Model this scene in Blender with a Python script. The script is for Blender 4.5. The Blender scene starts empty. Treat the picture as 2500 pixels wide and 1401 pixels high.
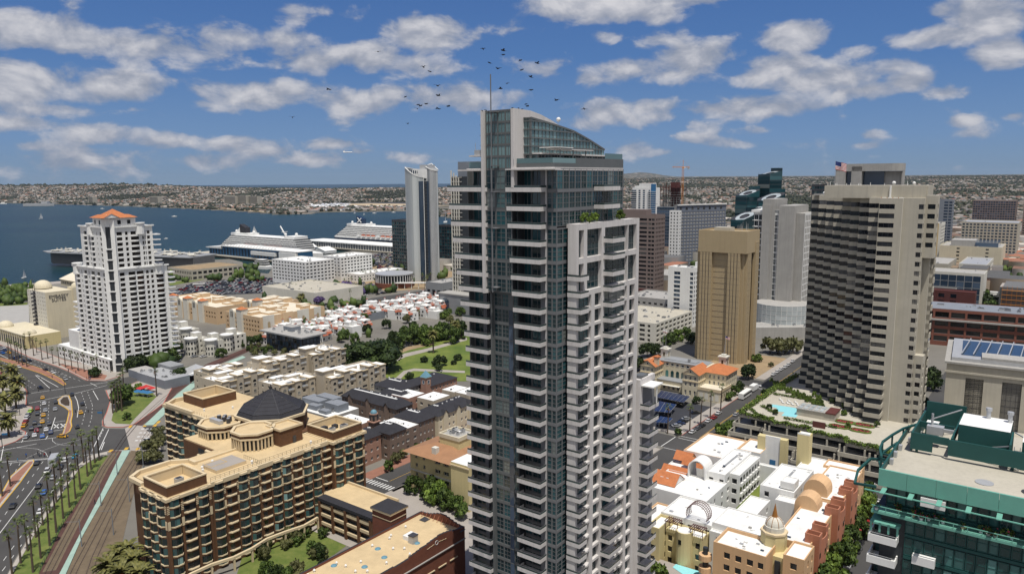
import bpy,math,random
import numpy as np
from mathutils import Matrix,Vector,noise as mnoise
R=math.radians
SC=bpy.context.scene
COL=SC.collection
rnd=random.Random(7)
# ---------------------------------------------------------------- camera
FPX,PITCH,ROLL,CZ=1800.0,math.atan(264/1800.0),0.007,110.0
_f=Vector((0,math.cos(PITCH),-math.sin(PITCH)))
_u0=Vector((0,math.sin(PITCH),math.cos(PITCH)))
_r0=Vector((1,0,0))
_r=_r0*math.cos(ROLL)-_u0*math.sin(ROLL)
_u=_u0*math.cos(ROLL)+_r0*math.sin(ROLL)
cam=bpy.data.objects.new('camera',bpy.data.cameras.new('camera'))
COL.objects.link(cam)
cam.matrix_world=Matrix(((_r.x,_u.x,-_f.x,0),(_r.y,_u.y,-_f.y,0),(_r.z,_u.z,-_f.z,CZ),(0,0,0,1)))
cam.data.sensor_width=36
cam.data.lens=36*FPX/2500
cam.data.clip_start=1
cam.data.clip_end=60000
SC.camera=cam
def ray(x,y):
	return _f+_r*((x-1250)/FPX)+_u*((700.5-y)/FPX)
def G(x,y,z=0.0):
	d=ray(x,y);t=(z-CZ)/d.z
	return Vector((d.x*t,d.y*t,z))
def FAR(x,y,dist):
	d=ray(x,y);t=dist/d.y
	return Vector((d.x*t,dist,CZ+d.z*t))
# ---------------------------------------------------------------- sky, sun, exposure
SUN_EL,SUN_AZ=71.0,-75.0
sd=Vector((math.cos(R(SUN_EL))*math.cos(R(SUN_AZ)),math.cos(R(SUN_EL))*math.sin(R(SUN_AZ)),math.sin(R(SUN_EL))))
sun=bpy.data.objects.new('sun',bpy.data.lights.new('sun','SUN'))
COL.objects.link(sun)
sun.rotation_euler=sd.to_track_quat('Z','Y').to_euler()
sun.data.energy=4.5
sun.data.angle=R(0.5)
sun.data.color=(1.0,0.95,0.87)
world=bpy.data.worlds.new('World');SC.world=world;world.use_nodes=True
wt=world.node_tree;wt.nodes.clear()
def wn(t,**k):
	n=wt.nodes.new(t)
	for a,b in k.items():setattr(n,a,b)
	return n
def wl(a,b):wt.links.new(a,b)
def wmath(op,a,b=None,c=None,clamp=False):
	n=wn('ShaderNodeMath',operation=op,use_clamp=clamp)
	for i,v in enumerate((a,b,c)):
		if v is None:continue
		if isinstance(v,(int,float)):n.inputs[i].default_value=v
		else:wl(v,n.inputs[i])
	return n.outputs[0]
tc=wn('ShaderNodeTexCoord')
sep=wn('ShaderNodeSeparateXYZ');wl(tc.outputs['Generated'],sep.inputs[0])
az=wmath('ARCTAN2',sep.outputs[0],sep.outputs[1])
el=wmath('ARCSINE',sep.outputs[2])
zc=wmath('MAXIMUM',sep.outputs[2],0.012)
comb=wn('ShaderNodeCombineXYZ');wl(sep.outputs[0],comb.inputs[0]);wl(sep.outputs[1],comb.inputs[1]);wl(zc,comb.inputs[2])
sky=wn('ShaderNodeTexSky',sky_type='NISHITA',sun_disc=False)
sky.sun_elevation=R(SUN_EL);sky.sun_rotation=math.atan2(sd.x,sd.y)
sky.altitude=100;sky.air_density=1.0;sky.dust_density=0.6;sky.ozone_density=3.0
wl(comb.outputs[0],sky.inputs[0])
uv=wn('ShaderNodeCombineXYZ');wl(az,uv.inputs[0]);wl(el,uv.inputs[1])
def wnoise(scale_xy,detail,rough,off=(0,0,0),dist=0.0):
	vm=wn('ShaderNodeVectorMath',operation='MULTIPLY_ADD')
	wl(uv.outputs[0],vm.inputs[0]);vm.inputs[1].default_value=(scale_xy[0],scale_xy[1],1);vm.inputs[2].default_value=off
	n=wn('ShaderNodeTexNoise');n.inputs['Scale'].default_value=1;n.inputs['Detail'].default_value=detail
	n.inputs['Roughness'].default_value=rough;n.inputs['Distortion'].default_value=dist
	wl(vm.outputs[0],n.inputs['Vector'])
	return n.outputs['Fac']
CLOUDS=[(40,70,190,50,1),(250,100,230,48,.95),(430,120,160,50,.9),(560,95,150,40,.55),(690,100,110,24,.45),(60,200,230,60,1.05),(290,212,150,44,1),(520,225,60,28,.5),(600,232,130,46,.95),(850,245,110,46,.95),(730,225,120,30,.5),(760,150,100,34,.8),(900,140,130,42,1),(1050,85,110,48,1.25),(980,160,150,30,.7),(1110,240,150,38,1.0),(960,232,60,28,.5),(720,30,60,26,.5),(800,30,60,20,.35),(1400,5,90,30,1.2),(1520,12,220,42,1.35),(1600,30,80,30,1.2),(1700,-5,120,28,.9),(1310,172,90,26,.6),(1270,70,60,22,.3),(1480,90,40,18,.4),(1610,98,60,20,.4),(1440,190,60,24,.7),(1530,172,110,34,.8),(1690,150,95,48,1.05),(1640,178,60,30,.7),(1940,88,85,42,1.3),(2090,125,55,20,.5),(1830,190,60,26,.6),(1910,165,100,34,1.05),(2010,195,150,40,.95),(2110,220,110,26,.8),(2220,200,70,30,.95),(2310,225,70,20,.8),(2180,165,70,20,.5),(1750,268,80,24,.85),(1860,265,130,34,1.15),(1480,275,90,34,.95),(1430,300,70,26,.7),(1590,262,70,26,.8),(1600,285,60,24,.6),(1700,305,50,18,.5),(2420,40,110,60,1.4),(2330,85,170,30,1.0),(2450,130,90,42,1.3),(2300,30,60,24,.5),(1680,335,60,18,.8),(1540,365,80,20,.5),(1620,372,90,16,.45),(1870,320,70,16,.55),(2120,330,40,12,.4),(2350,295,36,14,.6),(2475,282,30,12,.5),(2110,355,50,10,.4),(1960,350,60,12,.3),(1800,350,80,12,.35),(250,330,110,26,.6),(430,345,110,22,.6),(560,352,110,20,.65),(640,370,90,16,.6),(800,352,80,16,.55),(880,372,60,14,.5),(120,268,110,22,.55),(60,300,120,18,.5),(190,400,260,40,.6),(480,395,160,22,.5),(760,390,150,18,.5),(1010,385,90,14,.4),(80,360,150,14,.35),(330,270,60,14,.3)]
g=None
for(cx,cy,rx,ry,s)in CLOUDS:
	d=ray(cx,cy).normalized();a0=math.atan2(d.x,d.y);e0=math.asin(d.z)
	k=1.0/math.hypot(1,(cx-1250)/FPX)
	ra,re_=rx/FPX*k*k*1.12,ry/FPX*k*1.08
	vm=wn('ShaderNodeVectorMath',operation='MULTIPLY_ADD')
	wl(uv.outputs[0],vm.inputs[0]);vm.inputs[1].default_value=(1/ra,1/re_,0);vm.inputs[2].default_value=(-a0/ra,-e0/re_,0)
	ln=wn('ShaderNodeVectorMath',operation='LENGTH');wl(vm.outputs[0],ln.inputs[0])
	v=wmath('MULTIPLY_ADD',ln.outputs['Value'],-s,s)
	g=v if g is None else wmath('SMOOTH_MAX',g,v,0.25)
g=wmath('MAXIMUM',g,wmath('MULTIPLY_ADD',wmath('ABSOLUTE',az),.5,-.42))
n1=wnoise((16,27),8,.56,(3,5,0),.25)
n2=wnoise((16,27),8,.56,(3+.05,5+.33,0),.25)
nb=wnoise((6,13),3,.5,(1.7,9,0),.2)
cov=wmath('ADD',g,wmath('MULTIPLY_ADD',n1,2.3,-1.18))
cov=wmath('ADD',cov,wmath('MULTIPLY_ADD',nb,.7,-.33))
def wramp(v,stops):
	n=wn('ShaderNodeValToRGB');wl(v,n.inputs[0]);cr=n.color_ramp
	while len(cr.elements)<len(stops):cr.elements.new(.5)
	for e_,(p,c)in zip(cr.elements,stops):e_.position=p;e_.color=(*c,1)
	return n.outputs[0]
dens=wramp(cov,[(0.0,(0,0,0)),(.10,(.12,)*3),(.28,(.66,)*3),(.6,(.95,)*3)])
lit=wmath('MULTIPLY_ADD',wmath('SUBTRACT',n1,n2),3.2,.5,clamp=True)
lit=wmath('ADD',wmath('MULTIPLY',lit,.6),wmath('MULTIPLY',wmath('MULTIPLY_ADD',cov,.9,-.1,clamp=True),.4),clamp=True)
ccol=wramp(lit,[(0.0,(3.2,3.7,4.8)),(.4,(4.7,5.0,5.9)),(1.0,(8.6,8.5,8.8))])
hs=wn('ShaderNodeMix',data_type='RGBA');hs.inputs[0].default_value=.9
wl(sky.outputs[0],hs.inputs[6])
hz=wmath('MULTIPLY',el,2.0,clamp=True)
wl(wramp(hz,[(0.0,(2.35,3.7,5.5)),(.10,(1.8,3.35,6.2)),(.30,(.95,2.35,5.6)),(.75,(.36,1.15,4.1)),(1.0,(.28,.9,3.3))]),hs.inputs[7])
mx=wn('ShaderNodeMix',data_type='RGBA');wl(dens,mx.inputs[0]);wl(hs.outputs[2],mx.inputs[6]);wl(ccol,mx.inputs[7])
bg=wn('ShaderNodeBackground');wl(mx.outputs[2],bg.inputs[0]);bg.inputs[1].default_value=0.078
wo=wn('ShaderNodeOutputWorld');wl(bg.outputs[0],wo.inputs[0])
world.cycles.sampling_method='MANUAL';world.cycles.sample_map_resolution=512
SC.view_settings.view_transform='Standard'
SC.view_settings.look='None'
SC.view_settings.exposure=0.0
SC.view_settings.gamma=1.0
SC.view_settings.use_curve_mapping=False
SC.render.engine='CYCLES'
SC.cycles.use_denoising=True
SC.cycles.max_bounces=6;SC.cycles.diffuse_bounces=3;SC.cycles.glossy_bounces=3
SC.cycles.transmission_bounces=4;SC.cycles.volume_bounces=0;SC.cycles.transparent_max_bounces=8
SC.cycles.caustics_reflective=False;SC.cycles.caustics_refractive=False
SC.cycles.sample_clamp_indirect=4
# ---------------------------------------------------------------- materials
MATS={}
def _mk(name):
	m=bpy.data.materials.new(name);m.use_nodes=True
	MATS[name]=m
	return m,m.node_tree,m.node_tree.nodes['Principled BSDF']
def lin(c):
	return tuple(c)
def mat(name,col,rough=.8,var=.12,scale=.25,metal=0.0,bump=0.0,streak=0.0,island=0.0,spec=.4):
	"""painted / mineral surface: colour with blotches, grime streaks and relief"""
	m,t,p=_mk(name)
	p.inputs['Roughness'].default_value=rough;p.inputs['Metallic'].default_value=metal
	p.inputs['Specular IOR Level'].default_value=spec
	tc=t.nodes.new('ShaderNodeTexCoord')
	n=t.nodes.new('ShaderNodeTexNoise');n.inputs['Scale'].default_value=scale;n.inputs['Detail'].default_value=6;n.inputs['Roughness'].default_value=.65
	t.links.new(tc.outputs['Object'],n.inputs['Vector'])
	rp=t.nodes.new('ShaderNodeMapRange');rp.inputs[1].default_value=.25;rp.inputs[2].default_value=.75
	rp.inputs[3].default_value=1-var;rp.inputs[4].default_value=1+var*.6
	t.links.new(n.outputs['Fac'],rp.inputs[0])
	fac=rp.outputs[0]
	if streak:
		mp=t.nodes.new('ShaderNodeMapping');mp.inputs['Scale'].default_value=(1.3,1.3,.05)
		t.links.new(tc.outputs['Object'],mp.inputs[0])
		n2=t.nodes.new('ShaderNodeTexNoise');n2.inputs['Scale'].default_value=1;n2.inputs['Detail'].default_value=4
		t.links.new(mp.outputs[0],n2.inputs['Vector'])
		r2=t.nodes.new('ShaderNodeMapRange');r2.inputs[1].default_value=.45;r2.inputs[2].default_value=.8
		r2.inputs[3].default_value=1;r2.inputs[4].default_value=1-streak
		t.links.new(n2.outputs['Fac'],r2.inputs[0])
		mm=t.nodes.new('ShaderNodeMath');mm.operation='MULTIPLY';t.links.new(fac,mm.inputs[0]);t.links.new(r2.outputs[0],mm.inputs[1]);fac=mm.outputs[0]
	if island:
		ge=t.nodes.new('ShaderNodeNewGeometry')
		r3=t.nodes.new('ShaderNodeMapRange');r3.inputs[3].default_value=1-island;r3.inputs[4].default_value=1+island
		t.links.new(ge.outputs['Random Per Island'],r3.inputs[0])
		mm=t.nodes.new('ShaderNodeMath');mm.operation='MULTIPLY';t.links.new(fac,mm.inputs[0]);t.links.new(r3.outputs[0],mm.inputs[1]);fac=mm.outputs[0]
	vm=t.nodes.new('ShaderNodeVectorMath');vm.operation='SCALE';vm.inputs[0].default_value=col[:3]
	t.links.new(fac,vm.inputs['Scale']);t.links.new(vm.outputs[0],p.inputs['Base Color'])
	if bump:
		b=t.nodes.new('ShaderNodeBump');b.inputs['Strength'].default_value=bump;b.inputs['Distance'].default_value=.1
		n3=t.nodes.new('ShaderNodeTexNoise');n3.inputs['Scale'].default_value=scale*8;n3.inputs['Detail'].default_value=5
		t.links.new(tc.outputs['Object'],n3.inputs['Vector']);t.links.new(n3.outputs['Fac'],b.inputs['Height']);t.links.new(b.outputs[0],p.inputs['Normal'])
	return m
def glass(name,dark,light,rough=.06,share=.35,spec=.6,wob=.03,blind=None):
	"""window glass: every pane has its own tint (blinds, rooms behind) and a slight lean of its own, so it mirrors a different bit of sky"""
	m,t,p=_mk(name)
	p.inputs['Roughness'].default_value=rough;p.inputs['Specular IOR Level'].default_value=spec
	oi=t.nodes.new('ShaderNodeObjectInfo');ge=t.nodes.new('ShaderNodeNewGeometry')
	a=t.nodes.new('ShaderNodeMath');a.operation='MULTIPLY_ADD';a.inputs[1].default_value=7.31
	t.links.new(oi.outputs['Random'],a.inputs[0]);t.links.new(ge.outputs['Random Per Island'],a.inputs[2])
	w=t.nodes.new('ShaderNodeTexWhiteNoise');w.noise_dimensions='1D';t.links.new(a.outputs[0],w.inputs['W'])
	r=t.nodes.new('ShaderNodeValToRGB');cr=r.color_ramp;cr.interpolation='LINEAR'
	cr.elements[0].position=1-share;cr.elements[0].color=(*dark,1);cr.elements[1].position=1.0;cr.elements[1].color=(*light,1)
	if blind:
		e=cr.elements.new(.93);e.color=(*light,1);cr.elements[-1].color=(*blind,1)
	t.links.new(w.outputs['Value'],r.inputs[0]);t.links.new(r.outputs[0],p.inputs['Base Color'])
	if wob:
		sb=t.nodes.new('ShaderNodeVectorMath');sb.operation='MULTIPLY_ADD';sb.inputs[1].default_value=(wob,)*3;sb.inputs[2].default_value=(-wob/2,)*3
		t.links.new(w.outputs['Color'],sb.inputs[0])
		ad=t.nodes.new('ShaderNodeVectorMath');ad.operation='ADD';t.links.new(ge.outputs['Normal'],ad.inputs[0]);t.links.new(sb.outputs[0],ad.inputs[1])
		nm=t.nodes.new('ShaderNodeVectorMath');nm.operation='NORMALIZE';t.links.new(ad.outputs[0],nm.inputs[0]);t.links.new(nm.outputs[0],p.inputs['Normal'])
	return m
def palette(name,cols,rough=.8,by='island',metal=0.0,spec=.4):
	"""one material whose pieces take different colours"""
	m,t,p=_mk(name)
	p.inputs['Roughness'].default_value=rough;p.inputs['Metallic'].default_value=metal;p.inputs['Specular IOR Level'].default_value=spec
	if by=='island':src=t.nodes.new('ShaderNodeNewGeometry').outputs['Random Per Island']
	else:src=t.nodes.new('ShaderNodeObjectInfo').outputs['Random']
	r=t.nodes.new('ShaderNodeValToRGB');cr=r.color_ramp;cr.interpolation='CONSTANT'
	while len(cr.elements)<len(cols):cr.elements.new(.5)
	for i,c in enumerate(cols):cr.elements[i].position=i/len(cols);cr.elements[i].color=(*c,1)
	t.links.new(src,r.inputs[0]);t.links.new(r.outputs[0],p.inputs['Base Color'])
	return m
def objcol(name,rough=.35,metal=.0):
	m,t,p=_mk(name)
	oi=t.nodes.new('ShaderNodeObjectInfo');t.links.new(oi.outputs['Color'],p.inputs['Base Color'])
	p.inputs['Roughness'].default_value=rough;p.inputs['Metallic'].default_value=metal;p.inputs['Coat Weight'].default_value=.5
	return m
def leaf(name,c0,c1,rough=.6):
	m,t,p=_mk(name)
	ge=t.nodes.new('ShaderNodeNewGeometry');oi=t.nodes.new('ShaderNodeObjectInfo')
	r=t.nodes.new('ShaderNodeValToRGB');r.color_ramp.elements[0].color=(*c0,1);r.color_ramp.elements[1].color=(*c1,1)
	t.links.new(ge.outputs['Random Per Island'],r.inputs[0])
	mr=t.nodes.new('ShaderNodeMapRange');mr.inputs[3].default_value=.75;mr.inputs[4].default_value=1.3;t.links.new(oi.outputs['Random'],mr.inputs[0])
	vm=t.nodes.new('ShaderNodeVectorMath');vm.operation='SCALE';t.links.new(r.outputs[0],vm.inputs[0]);t.links.new(mr.outputs[0],vm.inputs['Scale'])
	t.links.new(vm.outputs[0],p.inputs['Base Color']);p.inputs['Roughness'].default_value=rough
	p.inputs['Specular IOR Level'].default_value=.25
	return m
# ---------------------------------------------------------------- mesh kit
def props(o,label=None,cat=None,group=None,kind=None):
	if label:o['label']=label
	if cat:o['category']=cat
	if group:o['group']=group
	if kind:o['kind']=kind
	return o
class MB:
	"""collects faces and links them as ONE mesh object"""
	def __init__(s):s.v=[];s.f=[];s.m=[];s.ms=[]
	def mi(s,m):
		if m not in s.ms:s.ms.append(m)
		return s.ms.index(m)
	def face(s,pts,m):
		b=len(s.v);s.v.extend(pts);s.f.append(tuple(range(b,b+len(pts))));s.m.append(s.mi(m))
	def box(s,x0,x1,y0,y1,z0,z1,m,top=None,bot=True):
		b=len(s.v)
		s.v+=[(x0,y0,z0),(x1,y0,z0),(x1,y1,z0),(x0,y1,z0),(x0,y0,z1),(x1,y0,z1),(x1,y1,z1),(x0,y1,z1)]
		k=s.mi(m)
		fs=[(0,1,5,4),(1,2,6,5),(2,3,7,6),(3,0,4,7)]+([(0,3,2,1)]if bot else[])
		for q in fs:s.f.append(tuple(b+i for i in q));s.m.append(k)
		s.f.append((b+4,b+5,b+6,b+7));s.m.append(s.mi(top)if top else k)
	def prism(s,poly,z0,z1,m,top=None,bot=True,z1s=None):
		n=len(poly);b=len(s.v);k=s.mi(m)
		if sum(poly[i][0]*poly[(i+1)%n][1]-poly[(i+1)%n][0]*poly[i][1]for i in range(n))<0:poly=poly[::-1];z1s=z1s[::-1]if z1s else None
		s.v+=[(p[0],p[1],z0)for p in poly]+[(p[0],p[1],z1s[i]if z1s else z1)for i,p in enumerate(poly)]
		for i in range(n):
			j=(i+1)%n;s.f.append((b+i,b+j,b+n+j,b+n+i));s.m.append(k)
		s.f.append(tuple(b+n+i for i in range(n)));s.m.append(s.mi(top)if top else k)
		if bot:s.f.append(tuple(b+i for i in reversed(range(n))));s.m.append(k)
	def ring(s,poly,w,z0,z1,m):
		"""parapet: wall of width w standing inside a convex outline"""
		n=len(poly)
		if sum(poly[i][0]*poly[(i+1)%n][1]-poly[(i+1)%n][0]*poly[i][1]for i in range(n))<0:poly=poly[::-1]
		inn=inset(poly,w);k=s.mi(m)
		for i in range(n):
			j=(i+1)%n;b=len(s.v)
			s.v+=[(*poly[i],z0),(*poly[j],z0),(*inn[j],z0),(*inn[i],z0),(*poly[i],z1),(*poly[j],z1),(*inn[j],z1),(*inn[i],z1)]
			for q in((0,1,5,4),(2,3,7,6),(4,5,6,7)):s.f.append(tuple(b+t for t in q));s.m.append(k)
	def cyl(s,x,y,z0,z1,r0,r1,m,n=10,a0=0.0):
		p0=[(x+r0*math.cos(a0+2*math.pi*i/n),y+r0*math.sin(a0+2*math.pi*i/n),z0)for i in range(n)]
		p1=[(x+r1*math.cos(a0+2*math.pi*i/n),y+r1*math.sin(a0+2*math.pi*i/n),z1)for i in range(n)]
		b=len(s.v);s.v+=p0+p1;k=s.mi(m)
		for i in range(n):j=(i+1)%n;s.f.append((b+i,b+j,b+n+j,b+n+i));s.m.append(k)
		s.f.append(tuple(b+n+i for i in range(n)));s.m.append(k);s.f.append(tuple(b+i for i in reversed(range(n))));s.m.append(k)
	def tube(s,a,b_,r,m,n=4):
		a=Vector(a);b_=Vector(b_);d=b_-a
		q=d.to_track_quat('Z','Y');L=d.length;b=len(s.v);k=s.mi(m)
		for z in(0,L):
			for i in range(n):
				t=2*math.pi*(i+.5)/n;s.v.append(tuple(a+q@Vector((r*math.cos(t),r*math.sin(t),z))))
		for i in range(n):j=(i+1)%n;s.f.append((b+i,b+j,b+n+j,b+n+i));s.m.append(k)
		s.f.append(tuple(b+n+i for i in range(n)));s.m.append(k);s.f.append(tuple(b+i for i in reversed(range(n))));s.m.append(k)
	def dome(s,x,y,z,r,h,m,n=14,rings=5,frac=1.0):
		k=s.mi(m);rows=[]
		for i in range(rings+1):
			t=(math.pi/2)*i/rings*frac;b=len(s.v)
			for j in range(n):
				a=2*math.pi*j/n;s.v.append((x+r*math.cos(t)*math.cos(a),y+r*math.cos(t)*math.sin(a),z+h*math.sin(t)))
			rows.append(b)
		for i in range(rings):
			for j in range(n):
				q=(j+1)%n;s.f.append((rows[i]+j,rows[i]+q,rows[i+1]+q,rows[i+1]+j));s.m.append(k)
	def sphere(s,x,y,z,r,m,n=10):
		s.dome(x,y,z,r,r,m,n,4);s.dome(x,y,z,r,-r,m,n,4)
	def gable(s,x0,x1,y0,y1,z0,zr,m,axis='x',over=0.0,wall=None):
		"""two roof slopes; the ridge runs along axis"""
		X0,X1,Y0,Y1=x0-over,x1+over,y0-over,y1+over
		if axis=='x':
			ym=(y0+y1)/2;a,b=(X0,ym,zr),(X1,ym,zr)
			s.face([(X0,Y0,z0),(X1,Y0,z0),b,a],m);s.face([(X1,Y1,z0),(X0,Y1,z0),a,b],m)
			s.face([(x0,y0,z0),(x0,ym,zr-.05),(x0,y1,z0)],wall or m);s.face([(x1,y0,z0),(x1,y1,z0),(x1,ym,zr-.05)],wall or m)
		else:
			xm=(x0+x1)/2;a,b=(xm,Y0,zr),(xm,Y1,zr)
			s.face([(X0,Y1,z0),(X0,Y0,z0),a,b],m);s.face([(X1,Y0,z0),(X1,Y1,z0),b,a],m)
			s.face([(x0,y0,z0),(x1,y0,z0),(xm,y0,zr-.05)],wall or m);s.face([(x1,y1,z0),(x0,y1,z0),(xm,y1,zr-.05)],wall or m)
	def hip(s,x0,x1,y0,y1,z0,zr,m,over=.6,run=None):
		x0-=over;x1+=over;y0-=over;y1+=over;w,d=x1-x0,y1-y0;r=run if run is not None else min(w,d)/2
		A,B,C_,D_=(x0,y0,z0),(x1,y0,z0),(x1,y1,z0),(x0,y1,z0)
		a,b,c,d_=(x0+r,y0+r,zr),(x1-r,y0+r,zr),(x1-r,y1-r,zr),(x0+r,y1-r,zr)
		s.face([A,B,b,a],m);s.face([B,C_,c,b],m);s.face([C_,D_,d_,c],m);s.face([D_,A,a,d_],m)
		if x1-x0>2*r+.01 and y1-y0>2*r+.01:s.face([a,b,c,d_],m)
	def mesh(s,name):
		me=bpy.data.meshes.new(name);me.from_pydata(s.v,[],s.f)
		for m in s.ms:me.materials.append(MATS[m])
		me.polygons.foreach_set('material_index',s.m);me.update()
		return me
	def build(s,name,parent=None,**k):
		if not s.f:return None
		o=bpy.data.objects.new(name,s.mesh(name));COL.objects.link(o)
		if parent:o.parent=parent
		return props(o,**k)
def inset(poly,w):
	n=len(poly);out=[]
	for i in range(n):
		p0,p1,p2=Vector(poly[i-1]),Vector(poly[i]),Vector(poly[(i+1)%n])
		d1=(p1-p0).normalized();d2=(p2-p1).normalized()
		n1=Vector((-d1.y,d1.x));n2=Vector((-d2.y,d2.x));b=(n1+n2)
		b=b/max(.2,b.dot(n1))if b.length>1e-6 else n1
		out.append((p1.x+b.x*w,p1.y+b.y*w))
	return out
def rect(x0,x1,y0,y1):return[(x0,y0),(x1,y0),(x1,y1),(x0,y1)]
def root(name,x,y,A=-37.0,z=0.0,label=None,cat=None,group=None):
	o=bpy.data.objects.new(name,None);o.empty_display_size=1;COL.objects.link(o)
	o.location=(x,y,z);o.rotation_euler=(0,0,R(A))
	return props(o,label,cat,group)
def inst(name,me,parent,mtx):
	o=bpy.data.objects.new(name,me);COL.objects.link(o)
	if parent:o.parent=parent
	o.matrix_local=mtx
	return o
PANES={}
def pane_mesh(w,h,gl,fr=None,mull=0,tr=0,fw=.12):
	"""a glazed unit: glass sheet, with frame and bars if fr names their material; lies in XZ, looks to -Y"""
	key=(round(w,2),round(h,2),gl,fr,mull,tr)
	if key not in PANES:
		b=MB();b.face([(0,0,0),(w,0,0),(w,0,h),(0,0,h)],gl)
		if fr:
			f=fw;d=-.07
			for(x0,x1,z0,z1)in[(0,w,0,f),(0,w,h-f,h),(0,f,f,h-f),(w-f,w,f,h-f)]:
				b.box(x0,x1,d,-.004,z0,z1,fr,bot=False)
			for i in range(mull):x=w*(i+1)/(mull+1);b.box(x-.05,x+.05,d+.01,-.005,f,h-f,fr,bot=False)
			for i in range(tr):z=h*(i+1)/(tr+1);b.box(f,w-f,d+.02,-.006,z-.05,z+.05,fr,bot=False)
		PANES[key]=b
	return key
PMESH={}
FRAMES={'S':Matrix.Rotation(0,4,'Z'),'E':Matrix.Rotation(R(90),4,'Z'),'N':Matrix.Rotation(R(180),4,'Z'),'W':Matrix.Rotation(R(-90),4,'Z')}
class Bd:
	"""a building: local x runs east along the street grid, y runs north; the origin is its south-east corner.
    S faces look to -y, E faces to +x."""
	def __init__(s,name,label,cat,x,y,A=-37.0,group=None,z=0.0):
		s.r=root(name,x,y,A,z,label,cat,group);s.parts={};s.pan=[]
	def mb(s,n='wall'):return s.parts.setdefault(n,MB())
	def M(s,side,a,b,z):
		"""matrix of a panel on a side: a = start along the face (left end seen from outside), b = plane"""
		if side=='S':return Matrix.Translation((a,b,z))
		if side=='E':return Matrix.Translation((b,a,z))@FRAMES['E']
		if side=='N':return Matrix.Translation((a,b,z))@FRAMES['N']
		return Matrix.Translation((b,a,z))@FRAMES['W']
	def pane(s,side,a,b,z,w,h,gl='win_dark',fr=None,mull=0,tr=0,name='window',stuff=False):
		s.pan.append((name,pane_mesh(w,h,gl,fr,mull,tr),s.M(side,a,b,z),stuff))
	def panem(s,key,mtx,name='window',stuff=False):s.pan.append((name,key,mtx,stuff))
	def grid(s,side,a0,a1,plane,zs,us,depth,wall,gl='win_dark',fr=None,mull=0,tr=0,part='wall',name='window',skip=None,reveal=None,stuff=False):
		"""wall with real window holes. zs, us: lists of (start, end) of the openings; a0..a1 and zs are in face coordinates"""
		b=s.mb(part);z0,z1,zs=zs[0],zs[1],zs[2]
		M4=s.M(side,0,plane,0)
		if side in('N','W'):us=[(-q,-p)for p,q in us][::-1];a0,a1=-a1,-a0
		T=lambda u,n,z:tuple(M4@Vector((u,n,z)))
		q=lambda u0,u1,w0,w1,m=wall:b.face([T(u0,0,w0),T(u1,0,w0),T(u1,0,w1),T(u0,0,w1)],m)
		zc=z0
		for(w0,w1)in zs:
			if w0>zc:q(a0,a1,zc,w0)
			uc=a0
			for i,(u0,u1)in enumerate(us):
				if skip and skip(i,w0):continue
				if u0>uc:q(uc,u0,w0,w1)
				d=depth;m=reveal or wall
				b.face([T(u0,0,w0),T(u0,d,w0),T(u0,d,w1),T(u0,0,w1)],m);b.face([T(u1,d,w0),T(u1,0,w0),T(u1,0,w1),T(u1,d,w1)],m)
				b.face([T(u0,0,w0),T(u1,0,w0),T(u1,d,w0),T(u0,d,w0)],m);b.face([T(u0,d,w1),T(u1,d,w1),T(u1,0,w1),T(u0,0,w1)],m)
				s.pan.append((name,pane_mesh(u1-u0,w1-w0,gl,fr,mull,tr),M4@Matrix.Translation((u0,d,w0)),stuff))
				uc=u1
			if uc<a1:q(uc,a1,w0,w1)
			zc=w1
		if zc<z1:q(a0,a1,zc,z1)
	def copies(s,name,me,mts):
		for m in mts:inst(name,me,s.r,m)
	def done(s,most=290):
		for n,b in s.parts.items():b.build(n,s.r)
		W=s.r.matrix_basis if False else Matrix.LocRotScale(s.r.location,s.r.rotation_euler,None)
		byname={}
		for p in s.pan:byname.setdefault(p[0],[]).append(p)
		for n,L in byname.items():
			keep=[p for p in L if not p[3]]
			keep.sort(key=lambda p:(W@p[2].translation-cam.location).length)
			rest=keep[most:]+[p for p in L if p[3]];keep=keep[:most]
			for p in keep:
				if p[1]not in PMESH:PMESH[p[1]]=PANES[p[1]].mesh(n)
				inst(n,PMESH[p[1]],s.r,p[2])
			if rest:
				b=MB()
				for p in rest:
					src=PANES[p[1]];o=len(b.v)
					b.v+=[tuple(p[2]@Vector(v))for v in src.v]
					idx=[b.mi(m)for m in src.ms]
					b.f+=[tuple(o+i for i in f)for f in src.f];b.m+=[idx[k]for k in src.m]
				b.build(n,s.r,kind='stuff')
		return s.r
def spaced(a,b,n,frac,end=None):
	"""n openings spread over a..b, each taking frac of its bay"""
	p=(b-a)/n;e=p*(1-frac)/2
	return[(a+i*p+e,a+(i+1)*p-e)for i in range(n)]
def floors(z0,fh,n,lo,hi):return[(z0+i*fh+lo,z0+i*fh+hi)for i in range(n)]
mat('tower_white',(.60,.575,.56),.7,.10,.15,streak=.18)
mat('tower_grey',(.15,.155,.165),.7,.1,.2)
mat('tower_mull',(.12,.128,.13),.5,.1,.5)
mat('tower_dark',(.03,.035,.04),.5,.2,.3)
glass('tower_glass',(.008,.030,.038),(.03,.10,.115),share=.5,wob=.045,blind=(.17,.19,.18))
glass('win_bay',(.012,.022,.022),(.05,.12,.12),share=.5,wob=.04,blind=(.22,.36,.36))
glass('tower_teal',(.10,.17,.18),(.19,.29,.30),rough=.25,share=.8,wob=.01)
glass('rail_glass',(.03,.05,.05),(.05,.08,.08),rough=.1,share=.5,wob=.02)
glass('win_dark',(.012,.014,.017),(.07,.075,.08),share=.35,wob=.03,blind=(.22,.21,.19))
glass('win_blue',(.03,.05,.08),(.09,.13,.19),share=.4,wob=.02)
glass('win_brown',(.018,.015,.012),(.05,.045,.04),share=.3,wob=.03)
glass('win_green',(.015,.05,.05),(.07,.20,.19),share=.6,wob=.03,blind=(.16,.30,.28))
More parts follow.
